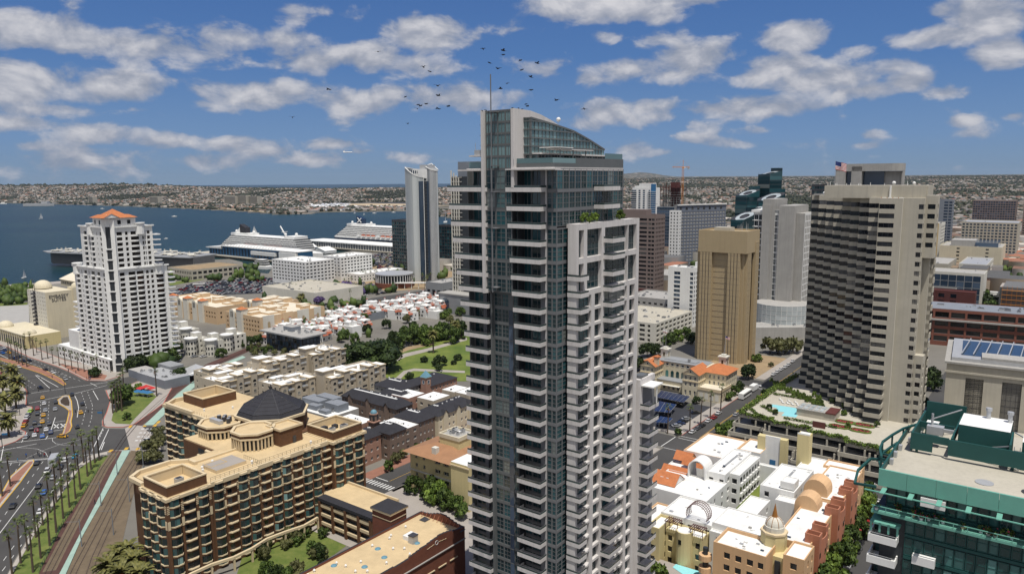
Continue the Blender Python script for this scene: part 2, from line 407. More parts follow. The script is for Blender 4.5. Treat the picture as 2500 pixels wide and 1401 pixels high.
glass('glass_silver',(.33,.37,.38),(.44,.48,.49),rough=.3,share=.9,wob=.02)
mat('white',(.74,.74,.72),.7,.07,.1,streak=.08)
mat('white_roof',(.76,.76,.74),.8,.22,.22,bump=.2)
mat('offwhite',(.62,.60,.53),.8,.08,.12,streak=.1)
mat('cream',(.60,.54,.40),.8,.09,.12,streak=.12)
mat('cream_roof',(.66,.60,.48),.85,.12,.12)
mat('beige',(.46,.40,.31),.8,.09,.12,streak=.12)
mat('peach',(.62,.40,.22),.8,.08,.12,streak=.1)
mat('terracotta',(.42,.17,.10),.8,.1,.15,streak=.1)
mat('ochre',(.50,.36,.16),.8,.1,.12,streak=.1)
mat('yellow_wall',(.60,.51,.27),.8,.08,.12,streak=.1)
mat('tan',(.40,.315,.19),.8,.06,.08,streak=.10)
mat('tan_roof',(.56,.43,.25),.85,.20,.22,bump=.2)
mat('brick',(.125,.060,.028),.85,.2,.6,bump=.3,streak=.2)
mat('brick_red',(.17,.06,.035),.85,.2,.6,bump=.3)
mat('trim',(.60,.49,.32),.75,.08,.3)
mat('concrete',(.36,.35,.33),.85,.12,.2,streak=.2)
mat('concrete_warm',(.44,.41,.34),.85,.12,.14,streak=.12)
mat('concrete_dark',(.14,.14,.14),.85,.15,.2)
mat('grey',(.25,.26,.27),.8,.12,.2)
mat('hotel_grey',(.13,.15,.19),.8,.1,.2)
mat('greypaint',(.20,.22,.25),.7,.12,.2)
mat('slate',(.030,.030,.036),.75,.25,.5,bump=.4,spec=.3)
mat('metal',(.45,.46,.47),.45,.12,.6,metal=.3)
mat('metal_dark',(.05,.05,.055),.5,.15,.6)
mat('tile_orange',(.46,.16,.06),.8,.22,.7,bump=.5)
mat('tile_red',(.36,.10,.05),.8,.22,.7,bump=.5)
mat('tile_brown',(.32,.17,.09),.85,.15,.3,bump=.4)
mat('brown_stone',(.20,.155,.14),.7,.06,.1)
mat('fed_red',(.20,.075,.05),.85,.12,.2,streak=.15)
mat('maroon',(.10,.03,.025),.7,.15,.2)
mat('teal_paint',(.012,.07,.065),.6,.12,.3)
mat('teal_light',(.14,.36,.29),.6,.1,.3)
mat('blue_paint',(.03,.14,.30),.6,.1,.3)
mat('blue_dome',(.12,.25,.32),.6,.12,.5)
mat('red_paint',(.45,.03,.03),.6,.1,.3)
mat('pink_stone',(.36,.21,.155),.85,.1,.2,streak=.15)
mat('taupe',(.20,.145,.115),.85,.12,.2,streak=.15)
mat('crane_orange',(.55,.22,.04),.6,.1,.3)
mat('gold',(.30,.13,.03),.5,.15,.8)
mat('asphalt',(.062,.060,.058),.9,.28,.035,bump=.15)
mat('asphalt_dark',(.035,.037,.045),.9,.2,.05)
mat('sidewalk',(.33,.30,.27),.9,.14,.12)
mat('paver',(.27,.13,.09),.9,.18,.4)
mat('paint_white',(.62,.62,.60),.8,.25,.6)
mat('paint_yellow',(.55,.33,.04),.8,.2,.6)
mat('kerb',(.38,.35,.31),.85,.12,.3)
mat('redkerb',(.40,.11,.08),.85,.15,.3)
mat('railbed',(.085,.042,.035),.95,.25,.3)
mat('ballast',(.15,.115,.075),.95,.28,.25,bump=.5)
mat('rail',(.07,.05,.045),.5,.2,.6)
mat('platform',(.30,.42,.36),.85,.2,.25)
mat('dirt',(.30,.22,.13),.95,.25,.15)
mat('mulch',(.045,.032,.022),.95,.3,.5)
mat('city_ground',(.17,.16,.14),.95,.3,.02)
mat('sand',(.45,.36,.24),.95,.12,.01)
mat('trunk',(.10,.075,.055),.95,.25,1.5,bump=.6)
mat('flower_pink',(.45,.05,.09),.8,.4,2.5)
mat('hedge',(.12,.17,.03),.85,.4,1.2,bump=.8)
leaf('leaf_mid',(.020,.042,.010),(.085,.125,.025))
leaf('leaf_dark',(.010,.020,.006),(.035,.055,.012))
leaf('leaf_far',(.018,.024,.014),(.045,.050,.028))
leaf('leaf_bright',(.05,.085,.015),(.14,.20,.035))
leaf('leaf_palm',(.040,.060,.014),(.12,.15,.04))
leaf('leaf_date',(.06,.065,.016),(.20,.19,.06))
leaf('leaf_purple',(.09,.06,.16),(.22,.15,.36))
leaf('leaf_olive',(.05,.055,.02),(.13,.13,.05))
def grass(name,a,b,s):
	m,t,p=_mk(name)
	tc=t.nodes.new('ShaderNodeTexCoord');n=t.nodes.new('ShaderNodeTexNoise');n.inputs['Scale'].default_value=s;n.inputs['Detail'].default_value=8;n.inputs['Roughness'].default_value=.7
	r=t.nodes.new('ShaderNodeValToRGB');r.color_ramp.elements[0].position=.35;r.color_ramp.elements[0].color=(*a,1);r.color_ramp.elements[1].position=.68;r.color_ramp.elements[1].color=(*b,1)
	t.links.new(tc.outputs['Object'],n.inputs[0]);t.links.new(n.outputs[0],r.inputs[0]);t.links.new(r.outputs[0],p.inputs['Base Color']);p.inputs['Roughness'].default_value=.95
grass('lawn',(.055,.10,.012),(.17,.20,.035),.05)
grass('turf',(.07,.11,.015),(.15,.17,.04),.25)
def water():
	m,t,p=_mk('water')
	tc=t.nodes.new('ShaderNodeTexCoord')
	n=t.nodes.new('ShaderNodeTexNoise');n.inputs['Scale'].default_value=.0016;n.inputs['Detail'].default_value=5
	mp=t.nodes.new('ShaderNodeMapping');mp.inputs['Scale'].default_value=(.45,1.5,1);mp.inputs['Rotation'].default_value=(0,0,R(-12))
	t.links.new(tc.outputs['Object'],mp.inputs[0]);t.links.new(mp.outputs[0],n.inputs[0])
	r=t.nodes.new('ShaderNodeValToRGB');r.color_ramp.elements[0].position=.32;r.color_ramp.elements[0].color=(.004,.022,.030,1);r.color_ramp.elements[1].position=.68;r.color_ramp.elements[1].color=(.013,.040,.042,1)
	t.links.new(n.outputs[0],r.inputs[0]);t.links.new(r.outputs[0],p.inputs['Base Color'])
	n2=t.nodes.new('ShaderNodeTexNoise');n2.inputs['Scale'].default_value=.12;n2.inputs['Detail'].default_value=6
	mp2=t.nodes.new('ShaderNodeMapping');mp2.inputs['Scale'].default_value=(1,2.2,1);t.links.new(tc.outputs['Object'],mp2.inputs[0]);t.links.new(mp2.outputs[0],n2.inputs[0])
	b=t.nodes.new('ShaderNodeBump');b.inputs['Strength'].default_value=.9;b.inputs['Distance'].default_value=2.2
	t.links.new(n2.outputs[0],b.inputs['Height']);t.links.new(b.outputs[0],p.inputs['Normal'])
	p.inputs['Roughness'].default_value=.3;p.inputs['Specular IOR Level'].default_value=.12
water()
def pool():
	m,t,p=_mk('pool_water');p.inputs['Base Color'].default_value=(.28,.66,.70,1);p.inputs['Roughness'].default_value=.15
pool()
palette('roof_mix',[(.20,.18,.16),(.12,.12,.12),(.34,.31,.28),(.30,.13,.08),(.18,.10,.07),(.50,.46,.40),(.09,.09,.09),(.22,.16,.11),(.15,.14,.13)],.9)
palette('wall_mix',[(.40,.38,.34),(.32,.28,.24),(.52,.50,.47),(.26,.22,.18),(.36,.29,.22),(.28,.28,.28)],.85)
palette('car_mix',[(.62,.62,.62),(.55,.56,.57),(.03,.03,.035),(.05,.05,.06),(.20,.20,.21),(.32,.33,.35),(.30,.02,.02),(.03,.06,.16),(.60,.60,.58),(.02,.02,.02),(.12,.13,.15),(.40,.41,.42)],.4,spec=.6)
palette('boat_mix',[(.7,.7,.7),(.65,.66,.68),(.6,.6,.58),(.3,.33,.4)],.5)
palette('stuff_mix',[(.55,.54,.5),(.16,.16,.17),(.35,.12,.08),(.30,.30,.3),(.62,.60,.55),(.08,.10,.14)],.8)
objcol('car_paint')
mat('car_glass',(.012,.014,.016),.1,.05,1,spec=.7)
mat('tyre',(.012,.012,.012),.9,.1,1)
mat('bird',(.008,.008,.009),.8,.1,1)
mat('solar',(.015,.03,.085),.2,.2,.5,spec=.7)
mat('skin',(.35,.2,.14),.7,.05,1)
objcol('cloth',rough=.9)
# ================================================================ ground, water, far land
def yh(px):return 436-.007*(px-1250)
def interp(x,pts):return float(np.interp(x,[p[0]for p in pts],[p[1]for p in pts]))
b=MB();b.face([(-19000,-1500,-1.5),(19000,-1500,-1.5),(19000,18600,-1.5),(-19000,18600,-1.5)],'water');b.build('water',kind='structure')
SHORE=[(-500,489),(-200,491),(0,493.5),(230,499),(430,506),(560,512),(640,517),(690,522),(740,521),(800,515.5),(900,514),(1000,513),(1062,518),(1072,527),(1140,529),(1300,522)]
def land(name,pts,z,m,thick=1.6):
	P=[G(x,y,z)if len((x,y))==2 else None for x,y in pts]
	b=MB();b.prism([(p.x,p.y)for p in P],z-thick,z,m,bot=False);return b.build(name,kind='structure')
dt=[(-900,712),(0,697),(100,690),(182,684),(300,676),(398,668),(405,640),(560,632),(592,640),(597,662),(655,668),(668,650),(760,646),(800,622),(960,596),(1060,566),(1130,548),(1300,505)]
D=[G(x,y,0)for x,y in dt]
poly=[(p.x,p.y)for p in D]+[(2300,7000),(8000,15500),(14000,9000),(6000,-500),(-700,-500)]
b=MB();b.prism(poly,-3.0,0.0,'city_ground',bot=False);b.build('ground',kind='structure')
def thgt(x,y):
	d=math.hypot(x,y);px=1250+1800*x/max(y,1)
	if px<1500:
		s=110*1800/(interp(px,SHORE)-yh(px))*math.hypot(1,(px-1250)/1800)
		yr=interp(px,[(-400,457),(0,454),(120,455),(220,453.5),(350,452),(420,455),(600,460),(800,462),(900,460.5),(1100,459),(1300,456)])
		k=math.hypot(1,(px-1250)/1800);dr=s+2500
		hr=110-(yr-yh(px))/1800*(dr/k)
		t=(d-s)/2500
		if t<.30:f=0
		elif t<1:f=((t-.30)/.70);f=f*f*(3-2*f)
		else:f=max(0,1-(t-1)*1.3)
		h=.3+hr*f+(4*f*mnoise.noise(Vector((x/300,y/300,0))))
		if d<s+5:h=-2.4 if d<s-25 else-.6
		if px>1300:w=min(1,(px-1300)/200)
		else:w=0
	else:w=1;h=0
	if w>0:
		f=min(1,max(0,(d-2100)/6500));n=mnoise.noise(Vector((x/900,y/900,3)))+.5*mnoise.noise(Vector((x/350,y/350,7)))
		h2=8*min(1,max(0,(d-1500)/800))+92*f**.8+22*n*min(1,max(0,(d-1700)/1500))*(1-.75*f)
		h=h*(1-w)+h2*w
	return h
def terrain():
	px=np.concatenate([np.linspace(-700,1480,150),np.linspace(1495,3300,110)]);dd=np.concatenate([np.linspace(1500,3000,16)[:-1],np.linspace(3000,8500,70),np.linspace(8800,13500,12)])
	v=[]
	for d in dd:
		for p in px:
			a=math.atan((p-1250)/1800);x,y=d*math.sin(a),d*math.cos(a)
			if p<1490:
				s=110*1800/(interp(p,SHORE)-yh(p))*math.hypot(1,(p-1250)/1800)
				z=thgt(x,y)
				if d<s:z=-3
				elif z<.25:z=.25
				if d>s+2500*1.75:z=-6
			else:
				z=thgt(x,y)
				if d<1650:z=-2.5
			v.append((x,y,z))
	n=len(px);f=[(j*n+i,j*n+i+1,(j+1)*n+i+1,(j+1)*n+i)for j in range(len(dd)-1)for i in range(n-1)]
	f=[q for q in f if max(v[k][2]for k in q)>-2.4]
	me=bpy.data.meshes.new('hills');me.from_pydata(v,[],f);me.materials.append(MATS['hill']);me.update()
	o=bpy.data.objects.new('hills',me);COL.objects.link(o);props(o,kind='structure')
def hill_mat():
	m,t,p=_mk('hill')
	tc=t.nodes.new('ShaderNodeTexCoord');n=t.nodes.new('ShaderNodeTexNoise');n.inputs['Scale'].default_value=.011;n.inputs['Detail'].default_value=9;n.inputs['Roughness'].default_value=.75
	r=t.nodes.new('ShaderNodeValToRGB');cr=r.color_ramp
	for e_,(q,c)in zip([cr.elements[0],cr.elements[1],cr.elements.new(.5),cr.elements.new(.6)],[(.30,(.025,.032,.020)),(.75,(.26,.22,.18)),(.47,(.07,.068,.048)),(.58,(.15,.13,.105))]):e_.position=q;e_.color=(*c,1)
	t.links.new(tc.outputs['Object'],n.inputs[0]);t.links.new(n.outputs[0],r.inputs[0]);t.links.new(r.outputs[0],p.inputs['Base Color']);p.inputs['Roughness'].default_value=.95
hill_mat();terrain()
def ridge(name,pts,dist,m='hill'):
	b=MB();n=len(pts)
	for(x0,y0),(x1,y1)in zip(pts,pts[1:]):
		a,c=FAR(x0,y0,dist),FAR(x1,y1,dist);a2=Vector((a.x*.93,a.y*.93,-5));c2=Vector((c.x*.93,c.y*.93,-5));a3=Vector((a.x*1.07,a.y*1.07,-5));c3=Vector((c.x*1.07,c.y*1.07,-5))
		am,cm=Vector((a.x*.97,a.y*.97,a.z*.45)),Vector((c.x*.97,c.y*.97,c.z*.5))
		b.face([a2,c2,cm,am],m);b.face([am,cm,c,a],m);b.face([a,c,c3,a3],m)
	return b.build(name,kind='structure')
ridge('mountain',[(1380,436),(1440,428),(1490,424),(1520,425),(1545,422.5),(1562,421),(1580,422),(1600,424.5),(1620,428),(1645,431),(1700,433),(1800,433.5),(1900,435)],15500)
ridge('distant_hills',[(1400,433),(1560,432.5),(1700,431),(1850,430.5),(2000,429.5),(2150,429),(2280,427.5),(2400,427),(2500,425.5),(2700,424),(2900,424)],16500)
def batch(name,V,F_,mi,mats,**k):
	me=bpy.data.meshes.new(name);V=np.asarray(V,dtype=np.float32);F_=np.asarray(F_,dtype=np.int32)
	me.vertices.add(len(V));me.vertices.foreach_set('co',V.ravel())
	me.loops.add(F_.size);me.loops.foreach_set('vertex_index',F_.ravel())
	me.polygons.add(len(F_));me.polygons.foreach_set('loop_start',np.arange(0,F_.size,F_.shape[1],dtype=np.int32));me.polygons.foreach_set('loop_total',np.full(len(F_),F_.shape[1],dtype=np.int32))
	for m in mats:me.materials.append(MATS[m])
	me.polygons.foreach_set('material_index',np.asarray(mi,dtype=np.int32));me.update();me.validate()
	o=bpy.data.objects.new(name,me);COL.objects.link(o);return props(o,**k)
def houses(name,A,mats=('wall_mix','roof_mix'),label=None):
	"""A rows: x, y, z, w, d, h, rot, pitch - a box with a hipped cap"""
	A=np.asarray(A);n=len(A);c,s=np.cos(A[:,6]),np.sin(A[:,6])
	L=np.array([(-.5,-.5,0),(.5,-.5,0),(.5,.5,0),(-.5,.5,0),(-.5,-.5,1),(.5,-.5,1),(.5,.5,1),(-.5,.5,1),(-.5,-.5,1),(.5,-.5,1),(.5,.5,1),(-.5,.5,1),(-.25,-.05,2),(.25,-.05,2),(.25,.05,2),(-.25,.05,2)])
	X=L[None,:,0]*A[:,3,None];Y=L[None,:,1]*A[:,4,None]
	Z=np.where(L[None,:,2]==2,A[:,5,None]+A[:,7,None],np.where(L[None,:,2]==1,A[:,5,None],-3.0))+A[:,2,None]
	V=np.stack([A[:,0,None]+X*c[:,None]-Y*s[:,None],A[:,1,None]+X*s[:,None]+Y*c[:,None],Z],-1).reshape(-1,3)
	q=np.array([(0,1,5,4),(1,2,6,5),(2,3,7,6),(3,0,4,7),(8,9,13,12),(9,10,14,13),(10,11,15,14),(11,8,12,15),(12,13,14,15)])
	F_=(q[None]+16*np.arange(n)[:,None,None]).reshape(-1,4);mi=np.tile([0,0,0,0,1,1,1,1,1],n)
	return batch(name,V,F_,mi,mats,kind='stuff',label=label)
def blobs(name,A,m,label=None):
	"""A rows: x, y, z, r, h - rough tree crowns"""
	A=np.asarray(A);n=len(A);rng=np.random.default_rng(4)
	L=[]
	for zz,rr in((0,.55),(.4,1.0),(.8,.7)):
		for i in range(5):a=2*math.pi*(i+.5*(zz==.4))/5;L.append((rr*math.cos(a),rr*math.sin(a),zz))
	L.append((0,0,1));L=np.array(L)
	J=rng.uniform(.75,1.25,(n,len(L),1))
	X=L[None]*J*np.stack([A[:,3],A[:,3],A[:,4]],-1)[:,None,:]
	V=(X+A[:,None,:3]).reshape(-1,3)
	q=[]
	for r0 in(0,5):
		for i in range(5):j=(i+1)%5;q+=[(r0+i,r0+j,r0+5+j),(r0+i,r0+5+j,r0+5+i)]
	for i in range(5):q.append((10+i,10+(i+1)%5,15))
	q=np.array(q);F_=(q[None]+16*np.arange(n)[:,None,None]).reshape(-1,3)
	return batch(name,V,F_,np.zeros(len(F_)),(m,),kind='stuff',label=label)
rng=np.random.default_rng(11)
def far_scatter():
	H,T=[],[]
	while len(H)<15000:
		px=rng.uniform(-60,1240);s=110*1800/(interp(px,SHORE)-yh(px))*math.hypot(1,(px-1250)/1800)
		d=s+40+3000*rng.random()**.85;a=math.atan((px-1250)/1800);x,y=d*math.sin(a),d*math.cos(a);z=thgt(x,y)
		t=(d-s)/2500
		if mnoise.noise(Vector((x/420,y/420,9)))>.2 and t>.2:continue
		if t<.12 and px<700 and rng.random()<.8:continue
		if 760<px<1130 and .13<t<.4:continue
		w=rng.uniform(9,20)*(1.6 if t<.25 else 1);H.append((x,y,z,w,w*rng.uniform(.5,.9),rng.uniform(3.5,7.5),R(rng.choice([20,35,53,110])),rng.uniform(.2,2.5)))
	houses('distant_houses',H,label='pale and red roofed houses covering the far peninsula across the bay')
	while len(T)<17000:
		px=rng.uniform(-60,1240);s=110*1800/(interp(px,SHORE)-yh(px))*math.hypot(1,(px-1250)/1800)
		d=s+15+3100*rng.random()**.8;a=math.atan((px-1250)/1800);x,y=d*math.sin(a),d*math.cos(a);z=thgt(x,y)
		if 760<px<1130 and .16<(d-s)/2500<.38:continue
		r=rng.uniform(4,8);T.append((x,y,z-1,r,rng.uniform(6,12)))
	for i in range(500):
		px=rng.uniform(-60,900);s=110*1800/(interp(px,SHORE)-yh(px))*math.hypot(1,(px-1250)/1800)
		d=s+2450+rng.normal()*60;a=math.atan((px-1250)/1800);x,y=d*math.sin(a),d*math.cos(a)
		r=rng.uniform(6,18);T.append((x,y,thgt(x,y)-2,r,r*rng.uniform(.9,1.5)if px<430 else r*.8))
	blobs('distant_trees',T,'leaf_far','dark trees between the houses on the far peninsula')
	H,T=[],[]
	while len(H)<13000:
		px=rng.uniform(1440,2600);d=1100+7400*rng.random()**1.15;a=math.atan((px-1250)/1800);x,y=d*math.sin(a),d*math.cos(a)
		if d<1500 and px<2300:continue
		n=mnoise.noise(Vector((x/380,y/380,2)))
		if n>.22 and d>1700:continue
		w=rng.uniform(9,20)*(1.5 if d<2300 else 1);H.append((x,y,thgt(x,y),w,w*rng.uniform(.5,1),rng.uniform(3.5,7)*(1.7 if d<1900 else 1),R(53 if d<2600 else rng.choice([53,20,80])),rng.uniform(.1,2)))
	houses('hillside_houses',H,label='small houses and low blocks covering the slopes beyond downtown')
	while len(T)<16000:
		px=rng.uniform(1440,2600);d=1150+8200*rng.random()**.95;a=math.atan((px-1250)/1800);x,y=d*math.sin(a),d*math.cos(a)
		n=mnoise.noise(Vector((x/380,y/380,2)))
		if n<-.02 and rng.random()<.72:continue
		r=rng.uniform(4,9)*(1 if d<4500 else 1.5);T.append((x,y,thgt(x,y)-1,r,rng.uniform(5,13)))
	blobs('hillside_trees',T,'leaf_far','dark trees on the slopes beyond downtown')
far_scatter()
# airfield and beaches across the bay
def gpoly(name,pts,z,m,kind='structure',h=0.0,label=None,parent=None):
	P=[G(x,y,z)for x,y in pts];b=MB()
	if h:b.prism([(p.x,p.y)for p in P],z-h,z,m,bot=False)
	else:
		if sum(P[i-1].x*P[i].y-P[i].x*P[i-1].y for i in range(len(P)))<0:P=P[::-1]
		b.face([tuple(p)for p in P],m)
	return b.build(name,parent,kind=kind,label=label)
gpoly('airfield',[(760,492),(850,487),(990,489),(1100,492),(1100,503),(980,503),(840,501)],1.2,'sand')
gpoly('runway',[(800,496),(900,493.5),(1100,496),(1100,498.5),(900,496.5),(800,498)],1.6,'asphalt_dark')
gpoly('beach',[(430,505),(560,511.5),(690,521.5),(690,520),(560,509.8),(430,503.8)],1.3,'sand')
gpoly('beach',[(850,513.6),(1000,512.6),(1000,511.2),(850,512)],1.3,'sand')
# ---------------------------------------------------------------- the wide avenue at lower left
gpoly('road',[(-160,800),(-60,828),(21,850),(71,874),(137,895.5),(171,909.5),(205.5,928),(257,930.5),(300,922),(330,916),(345,925),(300,945),(255,951),(268,978),(262,1003),(248,1026),(248,1040),(258,1045.5),(300,1046.5),(345,1040),(400,1038),(400,1100),(330,1098),(262,1101),(217,1112),(187,1137),(137,1205),(101,1259),(69,1310),(34,1368),(17,1401),(-10,1450),(-500,1500),(-600,1100),(-150,1128),(0,1090),(-150,905)],.004,'asphalt')
gpoly('road',[(-500,770),(-160,790),(0,812),(60,838),(21,850),(-60,828),(-300,800)],.008,'asphalt')
def island(name,pts,fill,kerb='kerb',w=.35,h=.16,inner=None):
	P=[G(x,y,0)for x,y in pts];pl=[(p.x,p.y)for p in P]
	if sum(pl[i-1][0]*pl[i][1]-pl[i][0]*pl[i-1][1]for i in range(len(pl)))<0:pl=pl[::-1]
	b=MB();b.prism(pl,.002,h,kerb,bot=False);b.build(name,kind='structure')
	b=MB();b.prism(inset(pl,w),h-.1,h+.02,fill,bot=False);b.build(inner or name,kind='structure')
island('plaza',[(-400,880),(-150,890),(0,905),(21,916),(60,945.6),(67,956),(64,990),(79,993),(80,1001),(60,1023),(51,1048),(64,1054),(62,1063),(38,1078),(0,1091),(-200,1135),(-500,1150)],'sidewalk','redkerb')
island('median',[(-60,858),(0,873),(50,884),(78,892),(110,903),(150,925),(162,938),(155,941),(135,929),(100,912),(70,902),(40,893),(0,879),(-60,863)],'paver','paint_yellow',.3)
island('median',[(154,966),(169,965),(175.5,980),(178,1012),(174.5,1029),(176.6,1040),(171,1053),(150,1065.5),(163,1027),(168,1003),(158,995),(142,986),(140,976)],'sidewalk','paint_yellow',.4)
gpoly('median_soil',[(155,969),(165,968),(170,981),(169,990),(160,989.5),(149,984),(147,977)],.20,'mulch')
gpoly('median_brick',[(168,1000),(174.5,1001),(172,1020),(169.5,1030),(173,1040),(168,1051),(156,1060),(165,1030),(170,1012)],.20,'paver')
island('median',[(82,1122),(69,1124),(26,1162),(0,1209),(-60,1300),(-60,1345),(0,1240),(49,1179.5),(85,1129)],'kerb','paint_yellow',.35)
gpoly('median_brick',[(80,1125),(72,1126),(29,1164),(3,1212),(-50,1303),(-50,1320),(0,1228),(44,1174),(79,1130)],.20,'paver')
island('pavement',[(-60,806),(0,830),(60,838),(75,846),(160,880),(300,905),(300,916),(257,929),(212,929),(205,926),(171,908),(137,894),(71,872),(21,848),(-60,826)],'sidewalk','redkerb')
gpoly('brick_pavement',[(140,886),(175,893),(262,916),(255,926),(214,926),(180,909)],.19,'paver')
island('pavement',[(258,953),(300,947),(345,928),(420,905),(430,930),(400,985),(380,1000),(330,1035),(300,1043),(262,1043),(250,1039),(250,1028),(260,1006),(268,980)],'sidewalk','redkerb')
gpoly('lawn',[(276,1008),(290,975),(330,950),(372,958),(382,968),(330,1020),(318,1035),(282,1033),(272,1026)],.22,'turf')
island('pavement',[(262,1102),(217,1113),(190,1136),(141,1205),(105,1259),(73,1310),(38,1368),(20,1401),(0,1440),(14,1440),(30,1401),(80,1312),(112,1262),(149,1208),(196,1141),(232,1118),(262,1110)],'kerb','kerb',.2)
gpoly('grass_verge',[(232,1119),(262,1111),(264,1112),(245,1139),(206,1203),(155,1278),(127,1336),(94.5,1401),(70,1450),(5,1450),(30,1401),(80,1312),(112,1262),(149,1208),(196,1141)],.10,'turf',h=.1)
# railway
gpoly('track_bed',[(273,1100),(298,1100),(247,1203),(200,1293),(144,1401),(115,1460),(60,1460),(94.5,1401),(127,1336),(155,1278),(206,1203),(245,1139)],.11,'railbed',h=.1)
gpoly('platform',[(298.5,1099),(318,1098),(251,1220),(202,1306),(160,1401),(135,1460),(113,1460),(144,1401),(200,1293),(247,1203)],.30,'platform',h=.29)
gpoly('ballast',[(320,1099),(362,1102),(344,1143),(322,1220),(300,1315),(290,1401),(285,1460),(136,1460),(162,1401),(203,1306),(252,1220)],.12,'ballast',h=.11)
gpoly('track_bed',[(322,1036),(345,1038),(420,985),(430,960),(520,895),(640,843),(628,838),(505,888),(400,955),(390,982)],.11,'railbed',h=.1)
gpoly('platform',[(352,1037),(375,1036),(440,975),(520,905),(600,872),(592,868),(505,903),(425,968)],.28,'platform',h=.27)
gpoly('concrete_apron',[(318,1098),(300,1098),(262,1100),(262,1103),(300,1103),(390,1104),(400,1062),(370,1060),(345,1038),(322,1036),(305,1046)],.012,'sidewalk')
def rails(pts,gauge=1.5,ties=True,z=.13):
	P=[G(x,y,0)for x,y in pts];b=MB()
	for p,q in zip(P,P[1:]):
		d=(q-p);L=d.length;d.normalize();n=Vector((-d.y,d.x,0))
		for s in(-gauge/2,gauge/2):
			a,c=p+n*s,q+n*s
			b.tube((a.x,a.y,z+.08),(c.x,c.y,z+.08),.09,'rail')
		if ties:
			for i in range(int(L/.9)):
				c=p+d*(i*.9);a,e=c-n*1.25,c+n*1.25
				b.tube((a.x,a.y,z-.06),(e.x,e.y,z-.06),.10,'trunk')
	return b.build('railway_track',kind='structure')
rails([(281,1104),(253.5,1143),(193,1255),(150,1336),(120,1394),(95,1440)])
rails([(338,1108),(286,1194.5),(243,1278),(189,1379),(160,1440)])
rails([(352,1112),(307,1203),(277,1261),(232,1358),(205,1440)])
rails([(281,1104),(305,1068),(333,1034),(400,973),(480,913),(614,850)],z=.14,ties=False)
rails([(338,1108),(352,1070),(372,1040)],z=.02,ties=False)
# drifts of darker wear along both tracks
for pts in([(281,1104),(253.5,1143),(193,1255),(150,1336),(120,1394)],):
	P=[G(x,y,0)for x,y in pts];b=MB()
	for p,q in zip(P,P[1:]):
		d=(q-p).normalized();n=Vector((-d.y,d.x,0))*1.7
		b.face([(*(p-n).xy,.115),(*(q-n).xy,.115),(*(q+n).xy,.115),(*(p+n).xy,.115)],'ballast')
	b.build('track_gravel',kind='structure')
# ---------------------------------------------------------------- painted markings
PW=MB();PY=MB()
def line(a,c,w=.16,b=None,z=.016,dash=0,gap=0):
	b=b or PW;m='paint_white' if b is PW else 'paint_yellow'
	p,q=G(*a,0),G(*c,0);d=q-p;L=d.length;d.normalize();n=Vector((-d.y,d.x,0))*w/2;t=0
	while t<L:
		e=min(L,t+(dash or L));s0,s1=p+d*t,p+d*e
		b.face([(*(s0-n).xy,z),(*(s1-n).xy,z),(*(s1+n).xy,z),(*(s0+n).xy,z)][::-1 if False else 1],m);t=e+gap
		if not dash:break
def pline(pts,**k):
	for a,c in zip(pts,pts[1:]):line(a,c,**k)
k5=lambda x,y:(x*.2141,830+y*.2141)
k6=lambda x,y:(x*.2148,1100+y*.2148)
for a,c in[((0,1160),(230,1120)),((320,610),(1230,480)),((330,720),(760,625)),((850,610),(1220,515)),((0,1260),(420,1180)),((180,1165),(640,1110)),((0,1390),(560,1345)),((100,1401),(1140,1290))]:line(k5(*a),k5(*c),w=.3)
for a,c in[((405,400),(575,555)),((420,398),(665,535)),((0,165),(90,210)),((1030,490),(1105,525)),((1060,575),(1120,680)),((630,880),(580,1030)),((620,935),(745,918)),((610,1035),(740,1015)),((545,1090),(520,1130)),((310,1050),(245,1165)),((40,1210),(5,1390)),((1240,1015),(1125,1265)),((1175,1005),(1045,1265)),((1190,1160),(1155,1250)),((225,640),(225,740))]:line(k5(*a),k5(*c),w=.28)
pline([k5(*q)for q in((845,620),(880,690),(897,770),(880,880))],w=.28)
pline([k5(*q)for q in((595,1115),(600,1150),(640,1180),(720,1195),(1050,1190))],w=.14)
pline([k5(*q)for q in((180,1225),(300,1228),(430,1240),(520,1280),(545,1330))],w=.14)
pline([k5(*q)for q in((300,1345),(480,1260),(680,1190),(1000,1110))],w=.12)
for k in((622,960),(700,955)):
	for dx,dy in((38,45),(38,-45)):line(k5(k[0]+10-dx*.7+8,k[1]+20-dy*.5),k5(k[0]+10+dx,k[1]+20+dy*.5),w=.5)
for a,c in[((20,235),(440,545)),((0,300),(380,560)),((150,120),(840,440)),((60,130),(740,440)),((220,215),(930,470)),((930,600),(985,760)),((1000,590),(1050,730)),((985,760),(960,860)),((960,860),(930,980)),((1055,740),(1045,880)),((1045,880),(1010,990)),((465,700),(455,960)),((560,700),(545,960)),((450,980),(410,1110)),((540,960),(470,1110))]:line(k5(*a),k5(*c),w=.16,dash=2.4,gap=3.6)
for a,c in[((130,140),(-150,620)),((230,140),(-20,560)),((490,120),(-200,1080)),((560,640),(-150,1600)),((800,130),(540,560)),((735,210),(530,560)),((530,560),(0,1300))]:line(k6(*a),k6(*c),w=.17,dash=2.6,gap=4.2)
line(k6(575,170),k6(-60,1010),w=.22)
line(k5(1180,1020),k5(1110,1160),w=.2,dash=2,gap=2)
# crossing grid by the station
for r_ in range(4):
	for c_ in range(4):
		x,y=330+c_*11+r_*5,1075-r_*9.5
		if c_ in(0,1,2,3):line((x,y),(x+7,y-.3),w=1.1)
for x,y in((268,1100),(306,1094.5),(334,1095),(316,1041),(352,1038),(384,1030),(376,1038)):line((x,y+3),(x+5,y-3),w=1.4,b=PY)
